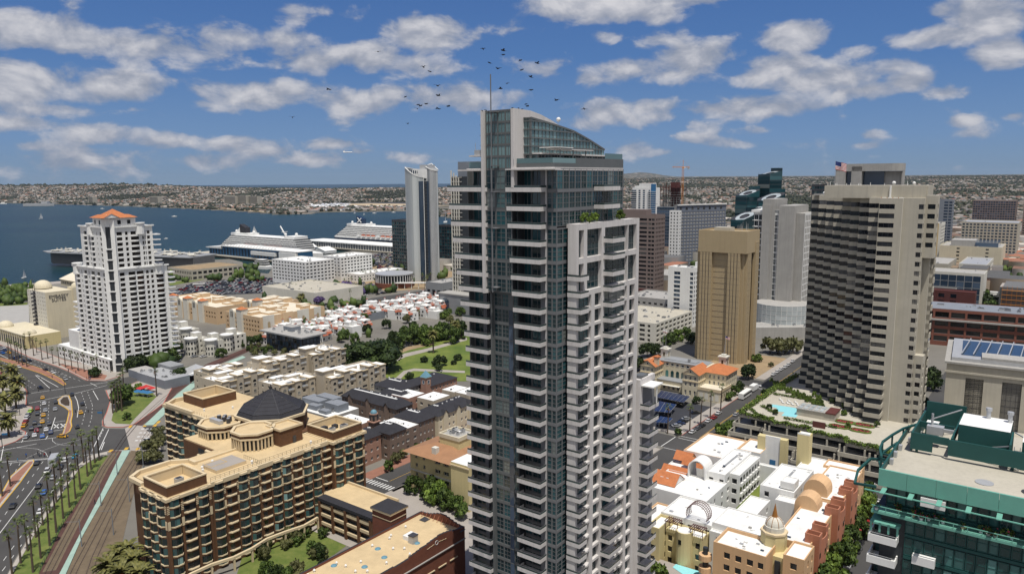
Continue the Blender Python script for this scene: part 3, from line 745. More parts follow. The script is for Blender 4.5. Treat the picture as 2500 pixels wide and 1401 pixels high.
# right-hand street grid
GE=Vector((math.cos(R(-37)),math.sin(R(-37))));GN=Vector((math.cos(R(53)),math.sin(R(53))))
def gstrip(name,p,u0,u1,v0,v1,m,z,h=0.0):
	"""a rectangle along the street grid: u east, v north from point p"""
	c=[p+GE*u+GN*v for u,v in((u0,v0),(u1,v0),(u1,v1),(u0,v1))]
	b=MB()
	if h:b.prism([tuple(q)for q in c],z-h,z,m,bot=False)
	else:b.face([(q.x,q.y,z)for q in c],m)
	return b.build(name,kind='structure')
def gline(p,u0,v0,u1,v1,w,b=None,dash=0,gap=0,z=.016):
	b=b or PW;m='paint_white' if b is PW else 'paint_yellow'
	a,c=p+GE*u0+GN*v0,p+GE*u1+GN*v1;d=c-a;L=d.length;d.normalize();n=Vector((-d.y,d.x))*w/2;t=0
	while t<L:
		e=min(L,t+(dash or L));s0,s1=a+d*t,a+d*e
		b.face([(*(s0-n),z),(*(s1-n),z),(*(s1+n),z),(*(s0+n),z)],m);t=e+gap
Q=G(1664,1063).xy
gstrip('road',Q,0,14.5,-260,900,'asphalt',.004)
gstrip('road',Q,-240,260,-17,-2.5,'asphalt',.008)
gstrip('road',Q,-240,260,92,106,'asphalt',.008)
gstrip('pavement',Q,-5,-.2,0,89,'sidewalk',.14,.14);gstrip('kerb_edge',Q,-.2,0,0,89,'redkerb',.15,.15)
gstrip('pavement',Q,-60,-5,0,3.5,'sidewalk',.14,.14)
gstrip('pavement',Q,-5,0,109,200,'sidewalk',.14,.14);gstrip('sandy_plot',Q,-40,-5.1,109,165,'dirt',.10,.10)
gstrip('parking_lot',Q,-60,-5.3,3.6,46,'asphalt_dark',.05,.05)
gstrip('pavement',Q,14.6,20,-150,-20,'sidewalk',.14,.14);gstrip('pavement',Q,-60,-.3,-150,-20,'sidewalk',.14,.14)
gline(Q,7.3,2,7.3,88,.15,PY);gline(Q,7.7,2,7.7,88,.15,PY);gline(Q,7.5,110,7.5,420,.15,PY)
for u in(2,6):gline(Q,u,-1.2,u,.6,.01)
gline(Q,0,-3.3,14,-3.3,.3);gline(Q,0,-.6,14,-.6,.3);gline(Q,0,-17.5,14,-17.5,.3);gline(Q,0,91,7,91,.4);gline(Q,-1.5,-17,-1.5,-3,.35)
# east street past the white quarter
Q2=G(2132,1190).xy
gstrip('road',Q2,-1,12,-160,500,'asphalt',.012)
gstrip('pavement',Q2,-7,-1.2,-160,14,'sidewalk',.14,.14)
gline(Q2,5.5,-100,5.5,12,.15,PY);gline(Q2,0,-9,11,-9,.35)
for i in range(7):gline(Q2,.5+i*1.6,-14,.5+i*1.6,-10.5,.55)
# street with the zebra crossing, left of the tall tower
Z0=G(911,1178).xy
gstrip('road',Z0,-3,10.5,-2,130,'asphalt',.004);gstrip('road',Z0,-40,70,-17,-1.5,'asphalt',.008)
gstrip('pavement',Z0,-9,-3.1,1.5,90,'paver',.14,.14);gstrip('pavement',Z0,-9,-3.1,-1.2,1.4,'sidewalk',.145,.145);gstrip('pavement',Z0,10.6,18,-1.2,60,'paver',.14,.14);gstrip('pavement',Z0,12,60,-1.2,3,'sidewalk',.15,.15)
for i in range(9):gline(Z0,-2.4+i*1.45,-1.2,-2.4+i*1.45,1.9,.62,z=.02)
gline(Z0,-3,4.2,3.4,4.2,.35,z=.02);gline(Z0,3.8,4.5,3.8,60,.16,PY,z=.02)
# far street at the right edge
Q3=G(2440,760).xy
gstrip('road',Q3,-2,14,-60,1200,'asphalt',.012);gstrip('pavement',Q3,-7,-2.2,-60,700,'sidewalk',.14,.14);gstrip('pavement',Q3,14.2,20,-60,700,'sidewalk',.14,.14)
gline(Q3,6,-50,6,600,.25,dash=3,gap=6);gline(Q3,-2,20,14,20,.6);gline(Q3,-2,26,14,26,.6)
gpoly('courtyard_lawn',[(600,1330),(700,1290),(860,1250),(900,1290),(820,1350),(640,1460),(560,1460)],.06,'turf')
# park with its path, big car park, other open ground
gpoly('lawn',[(940,922),(955,872),(1000,846),(1060,832),(1140,812),(1190,800),(1200,930),(1060,930)],.10,'lawn',h=.1)
gpoly('path',[(958,874),(985,863),(1040,851),(1140,824),(1140,830),(1050,856),(990,871),(964,884)],.13,'sidewalk')
gpoly('dry_grass',[(955,862),(1000,845),(1060,836),(1060,840),(1000,854),(962,868)],.12,'dirt')
gpoly('park_path',[(963,925),(985,905),(1010,899),(1135,905),(1135,910),(1010,905),(990,912),(975,928)],.125,'sidewalk')
gpoly('car_park',[(415,735),(415,712),(470,693),(620,676),(760,683),(800,694),(880,702),(720,710),(640,716),(500,722)],.03,'asphalt_dark')
gpoly('grass_verge',[(412,690),(490,678),(500,682),(415,698)],.05,'turf');gpoly('grass_verge',[(-60,742),(68,738),(66,744),(-60,750)],.05,'turf')
gpoly('car_park',[(-200,748),(70,744),(72,800),(40,806),(-200,782)],.03,'concrete');gpoly('car_park',[(-200,700),(60,700),(68,737),(-200,740)],.02,'asphalt')
gpoly('quay',[(0,696),(100,690),(182,683),(182,689),(60,700),(0,703)],.10,'sidewalk')
gpoly('track_bed',[(855,772),(1050,716),(1056,720),(870,780)],.10,'railbed',h=.1)
rails([(860,776),(950,748),(1053,718)],ties=False,z=.12)
gpoly('gravel_yard',[(900,768),(1010,732),(1062,738),(1040,752),(960,775)],.04,'concrete')
gpoly('road',[(800,765),(905,728),(1060,705),(1060,715),(930,745),(860,772)],.02,'asphalt')
gpoly('asphalt_yard',[(770,660),(1120,630),(1120,700),(960,710),(800,700)],.015,'dirt')
# ================================================================ the tall glass tower in the middle
def center_tower():
	B=Bd('residential_tower','tall glass and pale concrete tower with a curved sloping glass crown in the middle','tower',5.7,149.7)
	ZL=[44.4+3.43*k for k in range(-12,14)]
	ZU=[92.6,96.2,99.8,103.4,107.3]
	Z=ZL+ZU;top=112.0
	H=[b-a for a,b in zip(Z,Z[1:]+[top])]
	zs=[(z+.5,z+h-.1)for z,h in zip(Z,H)]
	core=B.mb('core')
	core.box(-20.4,-13.9,3.75,29,0,111.6,'tower_dark');core.box(-13.9,-6.6,2.2,29,0,111.6,'tower_dark');core.box(-6.6,2.0,3.95,29.8,0,111.6,'tower_dark')
	core.box(2.0,3.6,6.9,30,0,99.9,'tower_dark')
	W=B.mb('wall')
	B.grid('S',-20.5,-13.6,3.4,(3,top,zs),[(-20.3,-17.4),(-16.2,-13.8)],.15,'tower_grey','tower_glass','tower_mull',1,0)
	B.grid('S',-6.6,0,3.4,(3,top,zs),[(-6.5,-4.6),(-4.4,-1.7)],.2,'tower_grey','tower_glass','tower_mull',1,0)
	W.box(-17.3,-16.3,2.8,3.39,3,top,'tower_grey');W.box(-1.5,-.25,2.5,3.39,3,top,'tower_grey')
	W.box(-.24,.05,2.41,3.39,3,top,'tower_white');W.box(-20.8,-20.52,2.0,6,3,112,'tower_mull');W.box(-13.75,-13.45,.9,3.38,3,86,'tower_mull')
	B.grid('S',-13.4,-6.7,1.7,(3,top,zs),[(-13.3,-11.25),(-11.15,-9.35),(-8.1,-6.8)],.12,'tower_mull','tower_glass','tower_mull',1,2)
	B.grid('S',-9.3,-8.15,1.62,(3,84,[(z+.1,z+h-.1)for z,h in zip(Z,H)if z<80]),[(-9.28,-8.17)],.02,'tower_mull','win_blue')
	W.box(-6.68,-6.35,1.2,3.38,3,top,'tower_dark')
	B.grid('S',.06,2.6,2.4,(3,top,zs),[(.2,1.35),(1.45,2.45)],.12,'tower_grey','tower_glass','tower_mull',0,2)
	B.grid('E',2.4,6.9,2.6,(3,100,[q for q in zs if q[0]<99]),[(2.6,4.6),(4.75,6.7)],.12,'tower_grey','tower_glass','tower_mull',0,2)
	W.box(3.4,5.48,5.3,6.0,0,100.7,'tower_white')
	low=[q for q in zs if q[0]<86];hi=[q for q in zs if 86<q[0]<99]
	B.grid('E',6.0,32.4,5.5,(0,86.0,low),[(6.2,11.4),(12.8,15.7),(16.9,27.3),(28.5,31.1)],.9,'tower_white','tower_glass','tower_mull',2,1)
	hz=[(86.6,92.4),(93.6,99.4)]
	B.grid('E',6.0,32.4,5.5,(86.0,100.7,hz),[(6.2,8.2),(9.5,15.5),(16.9,27.3),(27.6,31.6)],.9,'tower_white','tower_glass','tower_mull',3,3)
	W.box(2.6,5.48,6.0,32.3,99.8,100.6,'tower_white');W.box(2.61,5.5,32.4,32.9,0,100.7,'tower_white')
	for z in ZL:
		if z<86:
			W.box(5.5,6.35,8.5,9.6,z+.7,z+1.15,'tower_white');W.box(5.5,6.3,24.0,25.2,z+.7,z+1.15,'tower_white')
	zsu=[q for q in zs if q[0]>99]
	B.grid('E',2.4,30,2.62,(100.7,top,zsu),spaced(2.4,30,12,.93),.12,'tower_grey','tower_glass','tower_mull',1,2)
	W.box(-6.6,2.6,29.9,30.2,0,top,'tower_grey');W.box(-19,-6.6,28.9,29.2,0,top,'tower_grey')
	def balc(w,d,sides='SEW'):
		b=MB();t=.16
		b.box(0,w,0,d,0,.28,'tower_white');b.box(0,w,0,t,.28,.9,'tower_white')
		if 'E' in sides:b.box(w-t,w,t,d,.28,.9,'tower_white')
		if 'W' in sides:b.box(0,t,t,d,.28,.9,'tower_white')
		b.box(0,w,.02,.07,1.28,1.34,'tower_mull');b.box(w-.07,w-.02,.08,d,1.28,1.34,'tower_mull')
		b.box(.03,w-.08,.035,.055,.9,1.26,'rail_glass');b.box(w-.055,w-.035,.08,d,.9,1.26,'rail_glass')
		return b.mesh('balcony')
	m1,m2,m3,m4=balc(6.5,2.1),balc(6.2,2.4),balc(3.4,3.1),balc(2.4,5.4)
	for i,z in enumerate(Z):
		k=max(0,i-20)
		if i<21:inst('balcony',m1,B.r,Matrix.Translation((-20.3,0,z)));inst('balcony',m2,B.r,Matrix.Translation((-6.2,0,z)))
		else:
			a=.35+(i-21)*.48;b=.25+(i-21)*.25;c=2.4+max(0,i-22)*.33
			inst('balcony',balc(6.5+a,2.4),B.r,Matrix.Translation((-20.3-a,0,z)));inst('balcony',balc(6.2+b,c),B.r,Matrix.Translation((-6.2-b,0,z)))
		if z<92:inst('balcony',m3,B.r,Matrix.Translation((3.4,5.1,z)))
		if z<99:inst('balcony',m4,B.r,Matrix.Translation((5.5,16.3,z)))
		if z>100:inst('balcony',balc(2.6,7),B.r,Matrix.Translation((2.6,17,z)))
	W.box(3.6,6.3,33.0,41,0,61.5,'tower_grey');W.box(5.0,6.35,32.95,34.6,0,61.9,'tower_white');W.box(5.4,6.4,34.6,41,60.4,61.9,'tower_white')
	B.grid('S',3.5,5.0,32.94,(3,61,[q for q in zs if q[0]<58]),[(3.6,4.95)],.1,'tower_mull','tower_glass','tower_mull',0,2)
	B.grid('E',34.6,41,6.31,(3,60.4,[q for q in zs if q[0]<57]),[(34.8,37.6),(37.8,40.6)],.1,'tower_grey','tower_glass','tower_mull',1,0)
	m5=balc(2.45,5.2)
	for k,z in enumerate([40.9+3.43*j for j in range(-11,5)]):inst('balcony',m5,B.r,Matrix.Translation((6.36,33.3,z)))
	cn=B.mb('canopy');cn.box(6.4,9.6,33.6,39,60.2,60.5,'white');cn.box(9.2,9.4,36,36.3,56,60.2,'white')
	W.box(3.4,6.3,34,34.1,61.5,62.6,'tower_grey');cn.box(4,6,35,38,61.6,62.4,'tower_mull')
	W.box(-14.9,-14.15,-.3,2.0,85.5,124.2,'tower_white');W.box(-14.9,-14.3,2,6,112,124,'tower_grey')
	rows=[112.0,114.6,117.0,119.3,121.6,123.9]
	B.grid('S',-14.14,-7.2,.35,(112,124.1,[(a+.12,b-.12)for a,b in zip(rows,rows[1:])]),[(-14.0,-12.6),(-12.5,-10.9),(-10.8,-8.9),(-8.8,-7.5)],.08,'tower_mull','tower_teal','tower_mull',1)
	W.box(-14.14,-7.2,.45,1.4,112,124.1,'tower_grey');W.box(-14.14,-7.2,.35,1.69,86,112,'tower_dark')
	B.grid('S',-14.14,-7.2,.30,(86,112,[q for q in zs if q[0]>86]),[(-14.0,-11.6),(-11.4,-8.9),(-8.7,-7.4)],.04,'tower_mull','tower_glass','tower_mull',1,2)
	prof=[(0,124.2),(6,124.1),(10,123.5),(14.5,122.4),(20,120.7),(27,118.9),(34.2,117.1)]
	sw=B.mb('sail_wall')
	for(a,za),(b,zb)in zip(prof,prof[1:]):
		P8=[(-7.2,a,108),(-6.5,a,108),(-6.5,b,108),(-7.2,b,108),(-7.2,a,za),(-6.5,a,za),(-6.5,b,zb),(-7.2,b,zb)]
		for q in((3,0,4,7),(1,2,6,5),(4,5,6,7)):sw.face([P8[i]for i in q],'tower_white')
	sw.face([(-7.2,0,108),(-6.5,0,108),(-6.5,0,124.2),(-7.2,0,124.2)],'tower_white')
	gp,ml=B.mb('glass_panel'),B.mb('mullion')
	cp=[(3.7,122.4),(10.8,121.4),(20,120.1),(27,118.5),(34.0,116.7)]
	ct=lambda n:float(np.interp(n,[c[0]for c in cp],[c[1]for c in cp]))+(.35*math.sin((n-3.7)/30.3*math.pi))
	lv=[115.0,116.7,118.4,120.1,121.8,123.5];ns=np.linspace(3.7,34,23)
	for a,b in zip(ns,ns[1:]):
		ta,tb=ct(a),ct(b)
		for l0,l1 in zip(lv,lv[1:]):
			if tb>l0+.1:
				gp.face([(-4.8,a,l0),(-4.8,b,l0),(-4.8,b,min(l1,tb)),(-4.8,a,min(l1,ta))],'tower_teal')
				ml.box(-4.86,-4.55,a,b,l0-.12,l0+.12,'tower_mull')
		ml.box(-4.82,-4.68,a-.05,a+.05,115,ta,'tower_mull');ml.tube((-4.75,a,ta),(-4.75,b,tb),.26,'tower_mull')
		sw.face([(-6.5,a,min(ta+.2,124)),(-4.75,a,ta),(-4.75,b,tb),(-6.5,b,min(tb+.2,124))],'tower_grey')
	for a,b in((-6.5,-5.7),(-5.6,-4.85)):
		for l0,l1 in zip(lv,lv[1:-1]+[122.4]):gp.face([(a,3.7,l0+.1),(b,3.7,l0+.1),(b,3.7,l1-.1),(a,3.7,l1-.1)],'tower_teal')
	for l in lv[:-1]+[122.4]:ml.box(-6.5,-4.55,3.45,3.72,l-.12,l+.12,'tower_mull')
	ml.box(-5.0,-4.6,3.5,3.8,112,122.4,'tower_mull')
	W.box(-6.5,2.6,0.2,30,111.62,112.25,'tower_white');W.box(-19.4,-14.2,.2,29,111.62,112.2,'tower_white');W.box(-8.5,4.0,-.3,1.6,111.75,112.0,'tower_white')
	W.box(-21.5,-14.95,-.3,1.0,111.7,112.0,'tower_white')
	W.box(-19,-14.9,1.5,6,112.2,113.6,'tower_grey')
	B.grid('E',4.2,33,-3.2,(112.3,115.2,[(112.5,115.0)]),spaced(4.2,33,12,.92),.1,'tower_mull','tower_glass','tower_mull',1)
	B.grid('S',-6.4,-3.2,4.1,(112.3,115.2,[(112.5,115.0)]),[(-6.2,-4.9),(-4.7,-3.4)],.1,'tower_grey','tower_glass','tower_mull',1)
	W.box(-6.45,-3.3,4.3,33,112.25,115.2,'tower_dark');W.box(-6.45,-2.6,3.9,34,115.0,115.3,'tower_white')
	cn.box(-2.9,.6,6.5,20,115.9,116.1,'tower_white');cn.box(-3.2,1.0,4.5,11,116.25,116.4,'white')
	for n in(7,12,17):cn.box(.2,.35,n,n+.15,112.3,115.9,'tower_mull')
	B.mb('parapet').box(2.35,2.6,9.6,30,112.25,114.2,'tower_mull')
	B.mb('parapet').box(2.35,2.6,1.0,9.6,112.25,113.1,'tower_mull');B.mb('parapet').box(-6.4,2.6,.9,1.05,112.25,113.1,'tower_mull')
	rg=B.mb('glass_balustrade');rg.box(2.4,2.5,1,9.6,113.1,114.1,'tower_teal');rg.box(-6.4,2.5,.95,1.0,113.1,114.1,'tower_teal')
	rg.box(2.3,2.35,22,30,114.2,115.4,'tower_teal');rg.box(-19.3,-15,1.0,1.05,112.2,113.6,'tower_teal')
	ma=B.mb('mast');ma.cyl(-11.6,-.9,86,131.2,.17,.12,'tower_grey',8)
	for z in(87,99.6,107.2,112.6,123.6):ma.box(-11.8,-10.4,-1.1,.3,z,z+.18,'tower_grey')
	pl=B.mb('platform');pl.box(-18.5,-14.9,0,2.2,114.7,115.0,'tower_white');pl.box(-17.3,-15.2,.4,1.8,115.0,116.1,'metal');pl.cyl(-17.1,.6,115,117.6,.05,.05,'metal',5)
	for z in(117,119,121.2):pl.box(-15.6,-14.9,.2,.35,z,z+.08,'tower_mull')
	di=B.mb('dish');di.cyl(-6.8,17,121.3,122.6,.05,.05,'metal',5);di.sphere(-6.7,17,122.9,.5,'white',8)
	B.done()
	return B
TOWER=center_tower();RANK=[]
# ================================================================ generic building helper
def shell(B,LW,LN,h,wall,roof,z0=0,par=.9,pw=.3,S=None,E=None,core=True):
	"""blank north and west walls, roof slab and parapet of a plain block; the S and E walls come from B.grid"""
	w=B.mb('wall')
	w.face([(0,LN,z0),(-LW,LN,z0),(-LW,LN,h),(0,LN,h)],wall);w.face([(-LW,LN,z0),(-LW,0,z0),(-LW,0,h),(-LW,LN,h)],wall)
	B.mb('roof').face([(-LW,0,h-par),(0,0,h-par),(0,LN,h-par),(-LW,LN,h-par)],roof)
	w.box(-LW+.01,-.01,.01,pw,h-par,h-.005,wall,bot=False);w.box(-LW+.01,-.01,LN-pw,LN-.01,h-par,h-.005,wall,bot=False)
	w.box(-LW+.01,-LW+pw,pw,LN-pw,h-par,h-.005,wall,bot=False);w.box(-pw,-.01,pw,LN-pw,h-par,h-.005,wall,bot=False)
def clutter(B,x0,x1,y0,y1,z,n,seed=1,big=2.2,name='roof_unit'):
	r=random.Random(seed)
	for i in range(n):
		b=MB();w,d,h=r.uniform(.9,big),r.uniform(.9,big),r.uniform(.6,1.5);x,y=r.uniform(x0,x1),r.uniform(y0,y1)
		k=r.choice(['metal','grey','white','metal'])
		if r.random()<.3:b.cyl(x,y,z,z+h*.7,.35,.35,k,8);b.cyl(x,y,z+h*.7,z+h*.9,.5,.4,k,8)
		else:
			b.box(x,x+w,y,y+d,z,z+h,k);b.box(x+.15,x+w-.15,y+.15,y+d-.15,z+h,z+h+.12,'metal_dark')
			if r.random()<.5:b.cyl(x+w/2,y+d/2,z+h+.12,z+h+.3,w*.3,w*.3,'metal_dark',8)
		b.build(name,B.r)
def blk(name,label,cat,x,y,LW,LN,h,wall,roof='concrete',S=None,E=None,nf=1,z0=1.0,fh=3.3,lo=.9,hi=2.5,gl='win_dark',fr=None,mull=0,dep=.3,par=.9,units=3,A=-37.0,group=None,big=2.4,fin=True,seed=None,stuff=False,tr=0):
	B=Bd(name,label,cat,x,y,A,group)
	shell(B,LW,LN,h,wall,roof,par=par)
	zs=[q for q in floors(z0,fh,nf,lo,hi)if q[1]<h-.2]
	us=S if isinstance(S,list)else(spaced(-LW+.4,-.4,*S)if S else[])
	B.grid('S',-LW,0,0,(0,h,zs if us else[]),us,dep,wall,gl,fr,mull,tr,stuff=stuff)
	ue=E if isinstance(E,list)else(spaced(.4,LN-.4,*E)if E else[])
	B.grid('E',0,LN,0,(0,h,zs if ue else[]),ue,dep,wall,gl,fr,mull,tr,stuff=stuff)
	if units:clutter(B,-LW+1.5,-3,1.5,LN-3,h-par,units,seed if seed is not None else int(abs(x*7+y)),big)
	if fin:B.done()
	return B
# ---------------------------------------------------------------- downtown towers, right half
B=blk('office_tower','brown stone office tower with dark ribbon windows, right behind the glass tower','tower',134.9,691.2,48,20.2,75.5,'brown_stone','brown_stone',S=[(-46,-9),(-7.5,-4.6),(-4.1,-1.2)],E=(6,.62),nf=17,z0=5,fh=4.0,lo=1.0,hi=3.0,dep=.5,units=0,par=1.4,fin=False)
B.mb('penthouse').box(-40,-12,4,15,74,80,'brown_stone');B.mb('wall').box(-49,.6,-.6,-.05,0,5,'maroon');B.done()
B=blk('hotel_tower','long grey hotel tower gridded with square windows and arched top row','tower',201.1,897.8,6,76,77,'concrete','concrete',A=-64,S=None,E=None,nf=0,units=0,fin=False)
zs=floors(0,4.05,17,1.3,3.6)
hw=B.mb('wall')
B.grid('E',0,76,.4,(0,70.6,zs),spaced(1,75,16,.72),.7,'hotel_grey','win_dark',stuff=False,part='gridded_wall')
B.mb('cornice').box(-.5,1.6,-.5,76,76.4,77.6,'white')
hw.box(-1,.39,0,76,70.6,76.4,'hotel_grey')
for i in range(8):
	y=3.3+i*9;B.mb('arch_window').cyl(.42,y+1.6,70.9,71,.1,.1,'win_dark');B.mb('arch_window').box(.40,.46,y,y+3.2,70.9,72.9,'win_dark',bot=False)
	B.mb('arch_window').face([(.46,y+1.6+1.6*math.cos(math.pi*k/8),72.9+1.6*math.sin(math.pi*k/8))for k in range(9)],'win_dark')
B.mb('lettering').box(.42,.5,2.5,12.5,74.1,75.4,'metal_dark')if False else None
B.done()
B=blk('annex_tower','narrow white tower slab with small square windows left of the grey hotel','tower',197.3,869.7,12.5,6,71.5,'white','white',S=(3,.42),E=(1,.4),nf=18,z0=2,fh=3.8,lo=1,hi=2.8,units=0)
B=blk('apartment_tower','white apartment tower with balconies and a bright blue side stripe in the distance','tower',233,1202.8,41,17.8,94,'white','white',S=None,E=None,nf=0,units=0,fin=False)
for i in range(24):
	z=8+i*3.45
	B.mb('balconies').box(-44,-33,-1.5,0,z,z+.5,'white');B.mb('balconies').box(-13,2.2,-1.5,0,z,z+.5,'white')
	for x,w in((-43,9),(-30,3.6),(-22,3.6),(-12,3),(-8,6.5)):
		B.pane('S',x,-.08,z+.7,w,2.3,'win_blue')
B.mb('blue_stripe').box(-7.5,1,-.6,.4,0,100,'blue_paint');B.mb('top').box(-30,-5,2,14,94,101,'white');B.mb('top').box(-38,-30,2,14,94,97,'white');B.done()
# tower under construction
B=Bd('unfinished_tower','unfinished tower with bare rust brown floors above dark blue glass','building',223.2,963.8)
f=B.mb('frame')
for i in range(17):
	z=4+i*4.0;B.pane('S',-37,0,z,37,3.2,'win_blue','greypaint',9);B.pane('E',0,0,z,14,3.2,'win_blue','greypaint',4)
f.box(-37,0,.1,14,0,72,'greypaint')
for i in range(9):
	z=72+i*3.1;f.box(-34,-2,.5,13,z,z+.35,'maroon' if i>6 else 'concrete')
	for k in range(9):
		for y in(1,12):f.box(-33.5+k*3.9,-32.9+k*3.9,y,y+.6,z+.35,z+3.1,'maroon' if i>3 else 'concrete')
f.box(-20,-9,4,10,72,104,'maroon')
rr=random.Random(3)
for i in range(30):x,y=rr.uniform(-34,-3),rr.uniform(1,12);f.tube((x,y,99),(x+rr.uniform(-1,1),y,101.5+rr.random()*2),.12,'maroon')
for i in range(20):x=rr.uniform(-39,2);z=rr.uniform(74,97);f.tube((x,-1,z),(x,.5,z),.2,'maroon');f.box(x,x+2,-1.2,.5,z,z+.2,'maroon')
B.done()
def crane():
	p=FAR(1668,397,930)
	r=root('tower_crane',p.x,p.y,-10,0,'orange tower crane standing beside the unfinished tower','crane')
	m=MB();w=1.0;top=p.z-6
	for sx in(-w,w):
		for sy in(-w,w):m.tube((sx,sy,0),(sx,sy,top),.22,'crane_orange')
	z=0
	while z<top-3:
		for a,c in(((-w,-w),(w,-w)),((w,-w),(w,w)),((w,w),(-w,w)),((-w,w),(-w,-w))):m.tube((*a,z),(*c,z+3),.14,'crane_orange')
		z+=3
	m.build('mast',r)
	j=MB()
	j.tube((-13,0,top+.8),(8,0,top+.8),.28,'crane_orange');j.tube((-13,-.8,top),(8,-.8,top),.2,'crane_orange');j.tube((-13,.8,top),(8,.8,top),.2,'crane_orange')
	for i in range(12):j.tube((-13+i*1.7,-.8,top),(-12.2+i*1.7,0,top+.8),.12,'crane_orange');j.tube((-13+i*1.7,.8,top),(-12.2+i*1.7,0,top+.8),.12,'crane_orange')
	j.build('jib',r)
	c=MB();c.box(-1.2,1.2,-1.2,1.2,top-1.5,top,'crane_orange');c.box(1.2,2.8,-.8,.8,top-1.2,top+.8,'white');c.build('cab',r)
	t=MB();t.tube((0,0,top),(0,0,top+9),.35,'crane_orange');t.tube((0,0,top+9),(-12,0,top+.9),.08,'crane_orange');t.tube((0,0,top+9),(7.5,0,top+.9),.08,'crane_orange');t.build('tower_head',r)
	k=MB();k.box(5.5,8,-1,1,top-2,top-.2,'concrete');k.build('counterweight',r)
crane()
# cluster of dark hexagonal glass towers with sloped tops
def hexa(x,y,r,h,slope,label):
	B=Bd('hexagonal_tower',label,'tower',x,y,10,group='dark glass hexagonal towers')
	hx=[(r*math.cos(R(60*i)),r*math.sin(R(60*i)))for i in range(6)];zt=[h+slope*(p[0]*.9+p[1]*.35)/r for p in hx]
	B.mb('roof').prism(hx,0,h,'metal_dark','metal_dark',z1s=[z-3 for z in zt])
	for i in range(6):
		a,c=Vector(hx[i-1]),Vector(hx[i]);za,zc=zt[i-1],zt[i];n=Vector(((c-a).y,-(c-a).x)).normalized()*.05
		L=(c-a).length;ang=math.atan2((c-a).y,(c-a).x);z=3.0
		if n.dot(Vector((-.2,-1)))<-.045:continue
		while z<min(za,zc)-3:
			B.panem(pane_mesh(L-.2,3.7,'tower_glass',None),Matrix.Translation((a.x+n.x,a.y+n.y,z))@Matrix.Rotation(ang,4,'Z'));z+=4.0
		B.mb('glass_crown').face([(a.x+n.x,a.y+n.y,z-.2),(c.x+n.x,c.y+n.y,z-.2),(c.x+n.x,c.y+n.y,zc),(a.x+n.x,a.y+n.y,za)],'tower_glass')
	b=B.mb('roof_ring')
	for i in range(12):
		a0,a1=math.pi*2*i/12,math.pi*2*(i+1)/12;zz=lambda a,q:h-2.2+slope*(math.cos(a)*.9+math.sin(a)*.35)*q
		b.face([(r*.62*math.cos(a0),r*.62*math.sin(a0),zz(a0,.62)),(r*.62*math.cos(a1),r*.62*math.sin(a1),zz(a1,.62)),(r*.34*math.cos(a1),r*.34*math.sin(a1),zz(a1,.34)),(r*.34*math.cos(a0),r*.34*math.sin(a0),zz(a0,.34))][::-1],'glass_silver')
	B.done(120)
for px,y_,dist,r,sl,lb in((1881,418,745,13,3.5,'tallest of the dark green glass hexagonal towers'),(1826,466,735,13,5,'dark hexagonal tower with a pale roof ring, left of the tallest one'),(1883,476,690,14,6,'dark hexagonal tower with a pale roof ring, in front of the tallest one'),(1818,522,660,13,6,'lowest dark hexagonal tower, behind the tan tower'),(1850,505,675,9,4,'small dark hexagonal tower between the lowest and the tallest')):
	p=FAR(px,y_,dist);hexa(p.x,p.y,r,p.z,sl,lb)
# tan monolith
def tan_tower():
	B=Bd('tan_tower','windowless tan tower with tall ribbed pilasters and an overhanging blank top','tower',135.7,424.1)
	w=B.mb('shaft');w.box(-27.5,-2,2,19.5,0,66,'tan')
	hd=B.mb('head');hd.box(-29.5,0,0,21.5,66,78,'tan',bot=True);hd.box(-28.9,-.6,.6,20.9,78,78.02,'tan')
	hd.box(-29.5,0,0,.6,78,79,'tan');hd.box(-.6,0,.6,21.5,78,79,'tan');hd.box(-29.5,-29,.6,21.5,78,79,'tan');hd.box(-29,-.6,20.9,21.5,78,79,'tan')
	hd.box(-22,-12,5,12,78,80.5,'concrete_warm')
	def pil(side,a,wd,pl,zt):
		M4=B.M(side,a,pl,0);b=MB();n=3;ws=wd/(n+1)
		for i in range(n+1):
			b.box(i*ws+.2,(i+1)*ws-.2,0,1.9,0,zt,'tan')
			if i:b.box(i*ws-.2,i*ws+.2,.2,.4,0,zt,'metal_dark')
		for k in range(1,22):b.box(.1,wd-.1,-.03,-.005,k*3.4,k*3.4+.06,'brown_stone')
		o=b.build('pilaster',B.r);o.matrix_local=M4
	for a in(-28.4,-11.2):pil('S',a,7.6,.05,70.5)
	pil('E',3.2,5.6,-.05,70.5);pil('E',14.4,6.0,.5,72)
	for k in range(1,20):w.box(-20.5,-11.5,1.9,1.99,k*3.4,k*3.4+.07,'brown_stone')
	w.box(-31,-28.6,3,16,0,68,'tan')
	for i in range(12):B.mb('aerials').cyl(-9+rnd.random()*8,6+rnd.random()*10,79,81.5+rnd.random()*2.5,.08,.05,'metal',4)
	B.done()
tan_tower()
